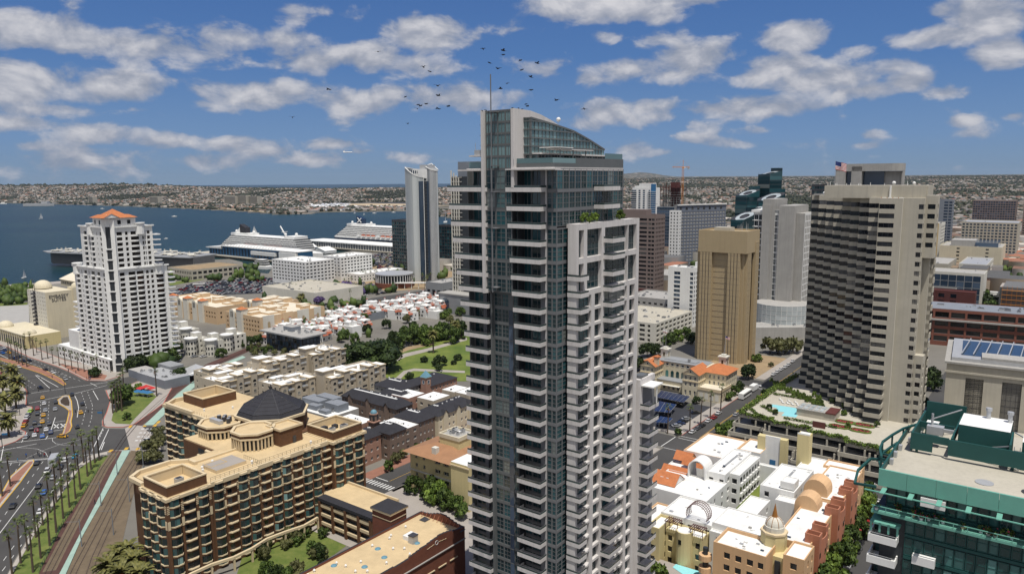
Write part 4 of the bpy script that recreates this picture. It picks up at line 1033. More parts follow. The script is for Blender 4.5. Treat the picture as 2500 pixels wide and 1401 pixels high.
# modern courthouse tower
def court_tower():
	B=Bd('courthouse_tower','pale grey courthouse tower of tall concrete slabs with a glazed stair strip','tower',196.1,533.4)
	w=B.mb('wall')
	w.box(-15,-6.5,0,30,0,94,'concrete');w.box(-15,-9,-1,0,20,90,'concrete')
	w.box(-6.4,-3,1.0,30,0,86,'grey');w.box(-2.9,8,-1.5,34,0,89.5,'concrete');w.box(8.1,14,4,34,0,84,'concrete')
	zs=floors(14,4.6,15,.3,4.1)
	B.grid('S',-6.4,-3,.9,(8,84,zs),[(-6.3,-4.2),(-4.0,-3.1)],.1,'white','tower_glass','white',0,1)
	B.grid('S',-22,-15.1,3,(0,84,zs),[(-21.8,-19),(-18.6,-15.3)],.2,'white','win_dark','metal',1,0);w.box(-22,-15.1,3.25,30,0,84,'metal');w.box(-24,-15,2,28,84,86,'white')
	B.grid('E',4,34,14.05,(0,84,zs),spaced(5,33,7,.8),.2,'white','win_dark')
	for z,zz in zs:B.mb('ledges').box(-23,-19,2.2,2.95,z-.5,z-.2,'white')
	B.done()
	c=G(1914,822,0);r=Bd('glass_drum','low curved glass drum at the foot of the courthouse tower','building',c.x+6,c.y+22,0)
	n=16;rad=19
	for i in range(n):
		a0=math.pi*(1.02+.96*i/n);a1=math.pi*(1.02+.96*(i+1)/n);L=2*rad*math.sin((a1-a0)/2)
		for k in range(6):
			r.panem(pane_mesh(L,3.1,'glass_silver','white',0,1),Matrix.Translation((rad*math.cos(a0),rad*math.sin(a0),1+k*3.3))@Matrix.Rotation((a0+a1)/2+math.pi/2,4,'Z'))
	r.mb('roof').cyl(0,0,0,20.4,rad-.4,rad-.4,'concrete',32);r.mb('deck').prism(rect(-34,26,-26,-16),0,7.5,'concrete');r.mb('deck').prism(rect(-34,26,-15.9,-8),0,7.7,'concrete')
	clutter(r,-30,22,-25,-19,7.5,14,5,2.6);r.done()
court_tower()
# white blocks in front of the brown tower
for(x,y,LW,LN,h,lb)in((133.2,535.6,20.2,12,44.5,'white apartment slab with dark vertical window strips, left of the tan tower'),(142.5,539,8,20,48,'white stair tower joined to the apartment slab left of the tan tower')):
	blk('apartment_slab',lb,'apartment building',x,y,LW,LN,h,'white','white',S=[(-15.5,-10.5),(-2.8,-.4)]if LW>10 else None,E=(3,.5),nf=13,z0=2,fh=3.3,lo=.3,hi=2.7,gl='win_blue',fr='metal',mull=1,units=6)
blk('parking_garage','long flat grey parking deck roof below the grey hotel','garage',190,700,70,60,14,'concrete','concrete',units=8,big=3)
B=blk('apartment_block','beige four storey apartment block with flat gravel roof, right of the glass tower','apartment building',95.6,482.1,42,59.5,14,'offwhite','concrete_warm',S=[(-40,-34),(-31,-28),(-12,-8),(-6,-4)],E=(9,.7),nf=4,z0=.6,fh=3.2,lo=.5,hi=2.4,dep=1.0,units=26,par=.7)
blk('apartment_block','grey stone apartment block, behind the beige flat roofed one','apartment building',122,560,40,40,17,'concrete','concrete',S=(8,.5),E=(8,.5),nf=4,units=16)
blk('corner_house','small pale blue house below the brown office tower','house',113,620,8,12,12,'offwhite','grey',S=(3,.4),E=(4,.4),nf=3,units=0)
blk('corner_house','small maroon house below the brown office tower','house',98,628,10,10,17,'maroon','grey',S=(3,.4),E=(2,.4),nf=4,units=0)
# behind the checkered tower
B=Bd('civic_tower','pale lilac concrete tower top with tall openings and rounded corner, under the big flag','tower',273.3,530.7)
w=B.mb('wall');w.box(-40,0,0,12,0,95,'concrete');w.box(-40,-33,0,12,95,117,'concrete');w.box(-29,-22,0,12,95,117,'concrete');w.box(-33,-29,3,12,95,117,'win_blue');w.box(-21.9,3.5,7,12,95,113.5,'concrete')
w.prism([(-40,0),(-2,0),(1.5,.8),(3.6,3),(4.5,6),(4.5,12),(-40,12)],113.6,119,'concrete');w.box(3.4,4.4,5,12,95,113.5,'concrete');w.box(-21.8,-8,5.5,6.9,95,113,'win_blue');B.done()
blk('office_block','low dark green glass office block left of the pale tower top','office building',300,655,34,30,103,'metal_dark','metal_dark',S=(16,.9),E=(6,.9),nf=25,z0=2,fh=4,lo=1,hi=3.4,gl='tower_glass',units=0,stuff=False)
# far right group
blk('apartment_tower','blue grey apartment tower with a red vertical stripe, far right','tower',561.5,942.6,23.5,16,80,'greypaint','grey',S=[(-23,-15),(-9.5,-5),(-4,-.6)],E=(3,.7),nf=20,z0=4,fh=3.7,lo=.8,hi=3,gl='win_blue',units=2,fin=True)
b_=Bd('red_panel','red vertical facade strip on the blue grey tower, far right','facade',561.5,942.6)if False else None
B=blk('apartment_block','white and ochre apartment block with dark glazed corner, far right','apartment building',501.1,860.3,16,34,55,'offwhite','concrete',S=[(-11.8,-9.5)],E=(6,.8),nf=13,z0=3,fh=3.8,lo=.6,hi=3,gl='win_blue',units=4,fin=False)
B.mb('ochre_strip').box(-5.5,-2.6,-.3,-.02,8,55.3,'ochre');B.done()
B=blk('office_block','plain beige concrete office block with two columns of small windows, far right','office building',540.9,810.6,60,66,31,'cream','concrete',S=[(-43,-40),(-15,-12)],nf=7,z0=2,fh=4,lo=1.2,hi=3,units=5,big=6,fin=False)
B.mb('penthouse').box(-50,-26,10,40,30,37,'concrete');B.mb('penthouse').box(-25.9,-4,8,50,30,35,'win_blue');B.done()
blk('hotel_block','blue glazed hotel block with brown side wall, far right edge','hotel',790,1159.4,58,44,71,'brown_stone','concrete',S=(17,.82),E=(7,.4),nf=18,z0=3,fh=3.7,lo=.6,hi=3.1,gl='win_blue',units=3)
B=blk('stair_tower','brown banded tower joined to the blue hotel block, far right edge','tower',815,1140,22,30,80,'brown_stone','concrete',S=(4,.6),E=(4,.5),nf=19,z0=3,fh=3.9,lo=1,hi=2.6,units=0)
blk('hotel_block','grey hotel with wide glass bays and flat projecting roof, far right','hotel',643.9,937.5,62,60,50,'concrete_warm','metal',S=(15,.66),E=(9,.6),nf=12,z0=3,fh=3.8,lo=.8,hi=3,gl='win_blue',units=3)
B=blk('laboratory','white concrete box with a big gridded blue glass wall, right edge','office building',387.4,599.5,60,30,30,'offwhite','concrete',S=None,E=None,nf=0,units=2,fin=False,par=.5)
B.pan+=[('window',pane_mesh(5.6,5.0,'win_blue','metal'),B.M('S',-54+i*5.8,-.1,2+k*5.2),False)for i in range(9)for k in range(5)];B.done()
blk('office_block','low old concrete block with stained flat roof beside the checkered tower','office building',435,730.4,50,70,23,'concrete_warm','concrete',E=(5,.4),nf=3,units=4)
blk('office_block','white concrete block with banded side, beyond the gridded glass wall','office building',472.8,728.6,24,80,22,'offwhite','metal',E=(6,.85),nf=4,z0=2,fh=4.5,lo=1.2,hi=3.2,units=4)
B=blk('brick_court_block','dark red block with deep square windows, right of the checkered tower','office building',345.9,543.6,46,12,23.5,'maroon','maroon',S=[(-40,-36),(-32,-28),(-24,-20),(-16,-12)],nf=4,z0=1,fh=5.2,lo=1.4,hi=4.6,dep=1.6,units=0)
blk('brick_court_wing','dark red low wing with stepped side, right of the checkered tower','office building',300,500,14,62,15,'maroon','win_blue',E=(14,.4),nf=2,units=0)
# long red federal building with green roof edge
B=Bd('federal_building','long red building with rows of wide dark windows and green roof, right edge','office building',318.8,450.5,-31)
shell(B,95,34,24,'fed_red','grey');zs=[(3,6.4),(8,11),(13,16),(18.6,22.2)]
B.mb('wall').box(-95,60,-.1,33,24,24.6,'teal_light')if False else None
B.grid('S',-95,60,-.02,(0,24,zs),spaced(-94,59,17,.86),1.2,'fed_red','win_brown',reveal='concrete_dark')
B.mb('roof').box(-94,60,.3,30,23.2,24.3,'greypaint');B.mb('wall').box(-95,60,-1.6,-.2,16.6,17.6,'concrete')
clutter(B,-60,20,5,22,24.3,18,8,5);B.done()
# grey stone court with tall windows
def grey_court():
	B=Bd('courthouse','grey stone courthouse with three storey high window bays and flat roof, right edge','courthouse',178.7,295.4,-32)
	B.r.location=(178.7,295.4,0)
	LN=46;ext=60;w=B.mb('wall')
	w.box(0,ext,.9,LN,0,34,'concrete_warm');w.face([(0,LN,0),(0,0,0),(0,0,34),(0,LN,34)],'concrete_warm')
	us=[(7,13.2),(19.5,26),(29.5,36.5),(41,47)]
	zs=[(6,28.5)]
	B.grid('S',0,ext,0,(0,34,zs),us,.9,'concrete_warm','win_dark','metal_dark',3,8)
	w.box(-.5,ext,-.6,-.05,30.2,31,'concrete_warm');w.box(-.8,ext,-.9,LN+1,34,34.8,'concrete');w.box(1.5,ext,2,LN-2,34.8,36.2,'metal');w.box(5,ext,8,LN-6,36.2,36.3,'win_blue');w.box(12,ext,2.5,12,36.3,37.2,'concrete')
	for i in range(14):B.mb('roof_lattice').tube((5+i*4,8,37),(8+i*4,LN-6,37.4),.25,'metal')
	te=B.mb('terrace');te.box(-14,ext,-13,-.7,0,9,'concrete_warm');te.box(-14,ext,-13.2,-12.8,9,10,'concrete_warm');te.box(-14,0,-.7,20,0,8.6,'concrete')
	B.grid('S',-14,ext,-13.03,(0,9,[(3,7)]),spaced(-8,58,9,.4),.4,'concrete_warm')
	B.done()
grey_court()
# ================================================================ the stepped concrete tower on the garden podium
def checker_tower():
	B=Bd('stepped_tower','huge concrete tower with stepped checkerboard bays of dark ribbon windows, on a garden podium','tower',151.0,286.0)
	w=B.mb('wall');C_='concrete_warm';fh=3.68;n=25;top=101.5
	zf=[97.3-fh*i for i in range(n)][::-1]
	zf=[z for z in zf if z>12.5]
	pn,dk=B.mb('panel'),B.mb('glazed_band')
	for k in range(1,9):
		e1=-8.3-4.63*(k-1);e0=e1-4.63;p=5.44*k
		w.box(e0,e1,p+.45,p+30-k*2,0,99.2,'tower_dark')
		w.box(e0,e1,p,p+30-k*2,99.21,top,C_)
		for i,z in enumerate(zf):
			B.pane('S',e0+.02,p+.42,z,4.6,1.9,'win_dark','metal_dark',1,name='window',stuff=(z<60 and k>4))
			q=MB();q.box(e0,e1,p,p+.44,z+1.9,z+fh if i<len(zf)-1 else 99.2,C_)
			q.build('panel',B.r)
		q=MB();q.box(e0,e1,p,p+.44,11,zf[0],C_);q.build('panel',B.r)
		for i in range(7-(k>6)):
			z=zf[i]-1.78;d=(6.4-i)*1.35
			q=MB();q.box(e0+.1,e1-.15,p-d,p-.02,z,z+.3,C_);q.box(e0+.1,e1-.15,p-d,p-d+.2,z+.3,z+1.75,C_)
			q.box(e0+.1,e0+.3,p-d+.2,p-.02,z+.3,z+1.6,C_);q.box(e1-.35,e1-.15,p-d+.2,p-.02,z+.3,z+1.6,C_)
			q.build('terrace',B.r)
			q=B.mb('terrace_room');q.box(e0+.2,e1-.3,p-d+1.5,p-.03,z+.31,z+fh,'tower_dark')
			if rnd.random()<.6:B.mb('terrace_plants').dome(e0+1+rnd.random()*3,p-d+.7,z+1.0,.5,.7,'hedge',6,3)
	zs=[(z,z+1.9)for z in zf]
	B.grid('S',-8.3,0,0,(11,top,zs),[(-8.2,-2.7)],.5,C_,'win_dark','metal_dark',2)
	for i in range(6):
		z=zf[i]-1.78;d=(5.6-i)*1.2+.6;q=MB();q.box(-8.2,-2.0,-d,-.02,z,z+.3,C_);q.box(-8.2,-2.0,-d,-d+.2,z+.3,z+1.75,C_);q.box(-2.2,-2.0,-d+.2,-.02,z+.3,z+1.75,C_);q.build('terrace',B.r)
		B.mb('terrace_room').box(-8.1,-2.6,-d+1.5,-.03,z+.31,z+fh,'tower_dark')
	w.box(-.4,0,.01,1.25,0,top,'offwhite');w.face([(0,.01,top),(-8.3,.01,top),(-8.3,30,top-.01),(0,30,top-.01)][::-1],C_)  # narrow east return gets a paler colour, painting in the sunlight on it
	B.grid('S',0,7.3,1.3,(0,top,zs),[(5.4,7.1)],.3,C_,'win_dark','metal_dark',1)
	B.grid('E',1.3,4.3,7.3,(0,top,zs),[(1.5,3.4)],.3,C_,'win_dark','metal_dark',1)
	w.box(.3,7.28,4.3,30,0,top-.02,C_);w.box(-8.2,.3,3,32,0,top-.05,C_)
	hi=[q for q in zs if q[0]>80]
	B.grid('S',7.3,11.3,4.3,(78.5,top+1,hi),[(8.0,10.6)],1.2,C_,'win_dark');B.grid('E',4.3,9,11.3,(78.5,top+1,hi),[(5.2,7.8)],.3,C_,'win_dark')
	w.face([(7.3,4.3,78.5),(7.3,9,78.5),(11.3,9,78.5),(11.3,4.3,78.5)],C_);w.face([(7.3,4.3,top+1),(11.3,4.3,top+1),(11.3,9,top+1),(7.3,9,top+1)],C_)
	w.box(7.3,9.6,7.5,9,0,78.4,C_)
	for i in range(20):
		z=78-fh*(i+1);w.box(9.6,11.2,9.4,12.5,z+1.2,z+fh-.3,C_);B.pane('E',9.2,11.0,z+fh-.3,3,1.5,'win_dark')
	w.box(9.61,10.8,9.4,14,0,78,C_)
	lo=[q for q in zs if q[0]<38]
	B.grid('S',7.31,10.5,2.6,(0,40,lo),[(8.2,10.0)],.3,C_,'win_dark');B.grid('E',2.6,9,10.5,(0,40,lo),[(3.4,6.2)],.3,C_,'win_dark');w.box(7.31,10.49,3.0,7.4,39,40,C_)
	ph=B.mb('penthouse');ph.box(-31,6.5,8,22,top-.3,106.3,C_);ph.box(6.51,7.2,8.4,22,top-.3,106.2,C_)
	for x in(-25.5,-20,-14.5,-9,-3.5,2):ph.box(x-.05,x+.05,7.97,8,top,106.2,'concrete')
	ph.box(-6.2,-5.6,7.4,7.95,top,106.2,'white');w.box(-44,-10,41,43.5,101.4,102,'concrete')
	for i in range(12):x=rnd.uniform(-30,5);ph.cyl(x,9,106.3,107+rnd.random(),.12,.1,'white',5)
	ph.sphere(-5,8.6,107.3,.7,'white',8);ph.sphere(1.6,12,107.2,.6,'white',8);ph.sphere(-31.8,12,103,.8,'white',8)
	clutter(B,-36,-12,1,6,101.5,0,3)
	for i in range(16):x=rnd.uniform(-8,0)-0;w.box(-8+i*.5,-7.8+i*.5,1.5,2.0,101.5,101.8,'terracotta' if i%4==0 else 'white')
	B.done(300)
checker_tower()
POD=[(-51.4,-25),(-38,-25),(-38,-28),(-22,-28),(-22,-31.5),(-8,-31.5),(-8,-35),(3,-35),(3,-37.5),(9,-37.5),(9.5,-1),(9.5,6),(-4,10),(-44,48),(-50,48)]
def podium():
	B=Bd('parking_podium','stepped concrete parking podium with hanging hedges, carrying the roof garden','garage',151.0,286.0)
	C_='concrete_warm'
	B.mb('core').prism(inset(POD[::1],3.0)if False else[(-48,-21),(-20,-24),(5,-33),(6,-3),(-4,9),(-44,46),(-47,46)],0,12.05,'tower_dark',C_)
	B.mb('deck').prism(POD,12.06,12.3,C_,'concrete_warm')
	for t,(z0,z1,off)in enumerate(((10.9,13.1,0),(7.3,8.9,2.2),(3.6,5.2,3.6),(.3,1.6,5.2))):
		po=inset(POD,-off)if off else POD;n=len(po)
		for i in range(n):
			a,c=Vector(po[i]),Vector(po[(i+1)%n])
			if i in(11,12):continue
			L=(c-a).length;q=MB();q.box(0,L,0,.35,z0,z1,C_);o=q.build('parapet',B.r)
			o.matrix_local=Matrix.Translation((a.x,a.y,0))@Matrix.Rotation(math.atan2((c-a).y,(c-a).x),4,'Z')
		if t:
			q=B.mb('parking_deck');q.prism(inset(POD,-off+.4),z0+.1,z0+.5,'concrete')
		for i in range(0,n,1):
			a,c=Vector(po[i]),Vector(po[(i+1)%n])
			if t and i<10:
				for s in range(int((c-a).length/7)+1):p=a+(c-a).normalized()*(s*7+2);B.mb('column').box(p.x-.3+.2,p.x+.3+.2,p.y+1.2,p.y+1.8,z0+.5,z0+3.6,C_)
	B.done()
	hedge=MB();r=random.Random(5)
	for i in range(10):
		a,c=Vector(POD[i]),Vector(POD[i+1]);L=(c-a).length;d=(c-a)/L;nn=Vector((d.y,-d.x))
		k=int(L*42)
		for j in range(k):
			t=r.random()*L;o=r.gauss(.1,.45);z=12.9+.6*math.sin(t*.9+i)*r.random()-abs(r.gauss(0,.55))+.5;p=a+d*t+nn*o
			leafcard(hedge,(p.x,p.y,z),.3,r,'leaf_bright')
	for i in((-1,0),(13,14)):
		a,c=Vector(POD[i[0]]),Vector(POD[i[1]]);L=(c-a).length;d=(c-a)/L
		for j in range(int(L*40)):
			t=r.random()*L;p=a+d*t;leafcard(hedge,(p.x+r.gauss(0,.5),p.y+r.gauss(0,.4),13+r.gauss(0,.5)),.32,r,'leaf_bright')
	o=hedge.build('hanging_hedge',None,kind='stuff',label='yellow green hedge hanging over the podium parapet');o.location=(151,286,0);o.rotation_euler=(0,0,R(-37))
def leafcard(b,p,s,r,m):
	u=Vector((r.gauss(0,1),r.gauss(0,1),r.gauss(0,.6))).normalized();v=u.cross(Vector((r.gauss(0,1),r.gauss(0,1),r.gauss(0,1)))).normalized();p=Vector(p);s*=r.uniform(.7,1.3)
	b.face([tuple(p-u*s-v*s*.5),tuple(p+u*s*.2-v*s),tuple(p+u*s),tuple(p-u*s*.1+v*s)],m)
podium()
def lp(x,y):return Vector((151.0,286.0))+GE*x+GN*y
def gp(px,py,z):return G(px,py,z)
c3=lambda x,y:(1780+x*.2642,780+y*.2642)
c2=lambda x,y:(1500+x*.2284,780+y*.2284)
def deckpoly(name,pts,z,m,h=.1,label=None,cat=None):
	P=[G(*p,z)for p in pts];b=MB();b.prism([(p.x,p.y)for p in P],z,z+h,m,bot=False);o=b.build(name);return props(o,label,cat)
o=deckpoly('swimming_pool',[(1874.6,990),(1884.9,986.7),(1959,998),(1943,1018.7),(1907.7,1014),(1915.7,1006),(1891.7,1002.7),(1897.4,995.8)],12.32,'pool_water',.05,'turquoise angular swimming pool on the podium roof garden','swimming pool')
for i,(x,y)in enumerate(((1070,950),(1245,980),(1020,992),(1210,1030))):
	c=G(*c3(x,y),12.3);r=root('flower_bed',c.x,c.y,-37,12.3,('left upper','right upper','left lower','right lower')[i]+' one of the pink flower beds with clipped hedge border on the roof garden','flower bed','flower beds on the roof garden')
	hx=[(-4,-.9),(-2.4,-2.2),(2.4,-2.2),(4,-.9),(4,.9),(2.4,2.2),(-2.4,2.2),(-4,.9)]
	b=MB();b.ring(hx,.5,0,.5,'hedge');b.build('hedge_border',r)
	b=MB();b.prism(inset(hx,.5),0,.2,'mulch');rr=random.Random(i)
	b.build('soil',r);b=MB()
	for j in range(420):leafcard(b,(rr.uniform(-3.3,3.3),rr.uniform(-1.5,1.5),.32),.17,rr,'flower_pink' if rr.random()<.75 else 'leaf_bright')
	b.build('flowers',r,kind='stuff')
def pergola():
	c=G(*c3(850,900),12.3);r=Bd('clubhouse','low poolside pavilion with glazed trellis roofs and maroon canopy on the roof garden','pavilion',c.x,c.y,z=12.3)
	w=r.mb('wall');w.box(-9,6,-3,5,0,2.8,'concrete_warm');w.box(-9.3,2.2,-3.3,5.3,2.8,3.1,'concrete');r.mb('canopy').box(2.3,6.2,-3.4,5.4,2.8,3.3,'maroon')
	for i in range(5):
		r.mb('skylight').box(-8.5+i*2.1,-7.2+i*2.1,-2.5,.5,3.1,3.35,'glass_silver');r.mb('skylight').box(-8.5+i*2.1,-7.2+i*2.1,1.5,4.5,3.1,3.35,'glass_silver')
	r.done()
pergola()
b=MB()
for(a,c)in(((505,912),(1000,1005)),((410,690),(760,745)),((200,830),(290,905)),((240,870),(330,930)),((300,800),(430,870)),((770,780),(830,760)),((300,690),(500,580))):
	p,q=G(*c3(*a),12.4),G(*c3(*c),12.4);d=(q-p);L=d.length;d.normalize();n=Vector((-d.y,d.x,0))
	rr=random.Random(int(L*10))
	for j in range(int(L*26)):pp=p+d*rr.random()*L+n*rr.gauss(0,.45);leafcard(b,(pp.x,pp.y,12.5+rr.random()*.7),.26,rr,'leaf_mid' if rr.random()<.4 else 'leaf_bright')
b.build('planter_hedge',kind='stuff',label='low planted hedges between the garden terraces of the podium')
for i,(x,y)in enumerate(((500,770),(545,778),(590,787),(640,795),(690,803),(480,745),(560,760),(620,770))):
	c=G(*c3(x,y),12.35);b=MB();b.box(-.35,.35,-.9,.5,.25,.35,'white');b.box(-.35,.35,.5,1.1,.3,.8,'white')
	for sx in(-.3,.24):
		for sy in(-.8,.4):b.box(sx,sx+.06,sy,sy+.06,0,.25,'metal')
	o=b.build('sun_lounger');o.location=(c.x,c.y,12.3);o.rotation_euler=(0,0,R(20));RANK.append((o,'white lounger beside the turquoise pool on the roof garden','sun lounger'))
c=G(*c3(825,1075),9);b=MB();b.box(-2.4,2.4,-.1,.1,3.4,7,'maroon');b.cyl(-2.2,0,0,3.4,.1,.1,'maroon',6);b.cyl(2.2,0,0,3.4,.1,.1,'maroon',6);o=b.build('signboard');o.location=(c.x,c.y,7.8);o.rotation_euler=(0,0,R(-37));props(o,'maroon billboard back on two posts on the parking podium edge','sign')
# ================================================================ old station house with orange roofs
def station_house():
	B=Bd('station_house','old cream three storey police station with orange tile hipped and gabled roofs','public building',93.0,357.9)
	w,rf=B.mb('wall'),B.mb('roof');C_='cream';H=12.2
	fl=[(1.2,3.9),(6.0,8.0),(9.4,11.2)]
	def pav(x0,x1,y0,y1,nS,nE,gable=True,tag=''):
		w.face([(x0,y1,0),(x0,y0,0),(x0,y0,H),(x0,y1,H)],C_);w.face([(x1,y1,0),(x0,y1,0),(x0,y1,H),(x1,y1,H)],C_)
		if nS:B.grid('S',x0,x1,y0,(0,H,fl),spaced(x0+.5,x1-.5,nS,.42),.3,C_,'win_dark','white',1)
		else:w.face([(x0,y0,0),(x1,y0,0),(x1,y0,H),(x0,y0,H)],C_)
		if nE:B.grid('E',y0,y1,x1,(0,H,fl),spaced(y0+.4,y1-.4,nE,.42),.3,C_,'win_dark','white',1)
		B.mb('cornice').box(x0-.25,x1+.25,y0-.3,y0-.02,8.5,8.9,'trim');B.mb('cornice').box(x1+.02,x1+.3,y0,y1,8.5,8.9,'trim')
		if gable:
			rf.gable(x0,x1,y0,y1,H+.1,H+3.2,'tile_orange','y',.7,C_);B.mb('cornice').box(x0-.5,x1+.5,y0-.5,y0-.02,H-.1,H+.12,'trim');B.pane('S',(x0+x1)/2-.5,y0-.06,H+.8,1,1.3,'win_dark','white')
	pav(-8.4,0,-.5,14,3,6);pav(-33.5,-25.2,2.5,12,3,4)
	w.box(0,10.8,8.8,24,0,.1,C_)
	B.grid('S',.02,10.8,8.8,(0,H,fl),spaced(1,10.4,4,.4),.3,C_,'win_dark','white',1);B.grid('E',8.8,24,10.8,(0,H,fl),spaced(9.3,23.6,6,.42),.3,C_,'win_dark','white',1)
	rf.hip(-3,10.8,8.8,24,H+.05,H+3.4,'tile_orange',.8);B.mb('cornice').box(-.1,11.0,8.5,8.78,H-.3,H,'trim')
	w.box(-33,-.01,12.1,23,0,H+1.4,C_);rf.box(-30,-2,11.7,23.3,H+1.4,H+1.7,'grey');rf.box(-26,-8,15,20,H+1.7,H+2.0,'grey')
	B.pan+=[('window',pane_mesh(1.7,1.3,'win_dark','white'),B.M('S',-23.5+i*2.9,12.02,H-.5),False)for i in range(5)]
	for i in range(5):
		x=-23.6+i*3;q=B.mb('arched_window');pts=[(x,5.2),(x+1.7,5.2),(x+1.7,8.2)]+[(x+.85+.85*math.cos(math.pi*k/6),8.2+.85*math.sin(math.pi*k/6))for k in range(1,6)]+[(x,8.2)]
		q.face([(a,12.03,z)for a,z in pts],'win_green')
	lk=B.mb('link');lk.box(-25.1,-8.5,5.5,12,0,5.2,C_);lk.box(-25.3,-8.5,5.2,12,5.2,5.5,'grey');lk.box(-22.5,-12,3.6,5.4,3.0,3.15,'offwhite')
	for i in range(4):B.pane('S',-21.8+i*2.6,5.45,.8,1.5,2.0,'win_dark','trim')
	rf.hip(-36,-26,12.5,25,H+.05,H+2.6,'tile_orange',.7);w.box(-36,-33.1,12.5,25,0,H,C_)
	a=B.mb('annex');a.box(.05,11.8,-1.0,8.7,0,6.2,C_,'cream_roof');a.box(.05,12.0,-1.25,-1.02,5.4,6.8,'trim');a.box(11.82,12.05,-1,13,5.4,6.8,'trim');a.box(10.85,11.8,8.7,13,0,6.2,C_)
	for i in range(4):
		x=1.0+i*2.7;a.face([(p,-1.04,z)for p,z in[(x,.8),(x+1.9,.8),(x+1.9,3.3)]+[(x+.95+.95*math.cos(math.pi*k/6),3.3+.95*math.sin(math.pi*k/6))for k in range(1,6)]+[(x,3.3)]],'offwhite')
	for i in range(4):B.pane('E',.5+i*2.8,11.86,2.2,1.2,2.2,'win_dark','trim');B.pane('E',.5+i*2.8,11.87,.2,1.2,1.0,'win_dark')
	for(x,y)in((4.6,21),(-27.5,20)):
		t=B.mb('bell_tower');t.box(x-1.9,x+1.9,y-1.9,y+1.9,H-1,H+6,'offwhite');t.box(x-2.4,x+2.4,y-2.4,y+2.4,H+6,H+6.6,'offwhite');t.box(x-1.2,x+1.2,y-1.2,y+1.2,H+6.6,H+7.4,'offwhite')
		B.pane('S',x-.6,y-1.94,H+2.6,1.2,2.2,'win_dark','trim');B.pane('E',y-.6,x+1.94,H+2.6,1.2,2.2,'win_dark','trim');t.cyl(x,y,H+7.4,H+12.5,.09,.06,'metal',6)
	t=B.mb('chimney');t.box(-27,-24.8,5,7,H,H+4.5,C_);t.box(-12.5,-11.3,15,16,H+1.5,H+3.6,'grey');t.box(-27.3,-24.5,4.7,7.3,H+4.5,H+5,'tile_orange')
	B.done()
station_house()
FLAGM={}
def flag(name,p,w,h,kind,ang,label,mast=None):
	r=root(name,p.x,p.y,ang,0,label,'flag')
	b=MB();n=10
	for i in range(n):
		x0,x1=w*i/n,w*(i+1)/n;y=lambda x:.12*w*math.sin(x/w*7);zz=lambda x:-.28*x
		if kind=='stripes':
			for k in range(13):
				z0,z1=h*k/13,h*(k+1)/13;m='red_paint' if k%2==0 else 'white'
				if x0<w*.42 and k>5:m='flag_blue'
				b.face([(x0,y(x0),p.z+z0+zz(x0)),(x1,y(x1),p.z+z0+zz(x1)),(x1,y(x1),p.z+z1+zz(x1)),(x0,y(x0),p.z+z1+zz(x0))],m)
		else:
			b.face([(x0,y(x0),p.z+zz(x0)),(x1,y(x1),p.z+zz(x1)),(x1,y(x1),p.z+h*.85+zz(x1)),(x0,y(x0),p.z+h*.85+zz(x0))],'white');b.face([(x0,y(x0),p.z-h*.15+zz(x0)),(x1,y(x1),p.z-h*.15+zz(x1)),(x1,y(x1),p.z+zz(x1)),(x0,y(x0),p.z+zz(x0))],'red_paint')
	b.build('cloth',r)
	if mast:b=MB();b.cyl(0,0,mast,p.z+h+.3,.12,.07,'metal',6);b.build('flagpole',r)
mat('flag_blue',(.02,.04,.16),.8,.05,1)
flag('flag',FAR(2039,413,520),7.5,5.5,'stripes',-10,'big red white and blue striped flag flying above the pale tower top',95)
flag('flag',FAR(1771,827,377),2.3,1.5,'stripes',-10,'small striped flag on the right bell tower of the old station',19)
flag('flag',FAR(1619,809,386),2.3,1.5,'bear',-10,'small white flag with red edge on the left bell tower of the old station',19)
# solar canopies over the car park
for i,(pts)in enumerate([[(440,825),(500,755),(810,820),(740,885)],[(425,975),(480,870),(665,905),(590,995)],[(440,1095),(490,1030),(625,1055),(570,1105)]]):
	P=[G(*c2(*q),3.4)for q in pts];r=root('solar_canopy',P[0].x,P[0].y,0,0,('largest, nearest the station house','middle one','smallest, nearest the glass tower')[i]+' of the blue solar panel canopies over parked cars','solar canopy','solar canopies')
	o0=P[0];U=(P[3]-P[0]);V=(P[1]-P[0]);nu=max(3,int(U.length/2));nv=max(3,int(V.length/1.9));U2=(P[2]-P[1])
	fr=MB();fr.face([tuple(p-o0+Vector((0,0,3.33)))for p in(P[0],P[3],P[2],P[1])],'metal');fr.build('canopy_frame',r)
	for a in range(nv):
		for c in range(nu):
			def pt(u,v):return(P[0]+(P[1]-P[0])*v)*(1-u)+(P[3]+(P[2]-P[3])*v)*u-o0+Vector((0,0,3.45))
			e=.03;q=MB();q.face([tuple(pt((c+e)/nu,(a+e)/nv)),tuple(pt((c+1-e)/nu,(a+e)/nv)),tuple(pt((c+1-e)/nu,(a+1-e)/nv)),tuple(pt((c+e)/nu,(a+1-e)/nv))],'solar');q.build('solar_panel',r)
	po=MB()
	for u in(.1,.5,.9):q=pt(u,.5);po.cyl(q.x,q.y,0,3.3,.18,.18,'metal',6)
	po.build('posts',r)
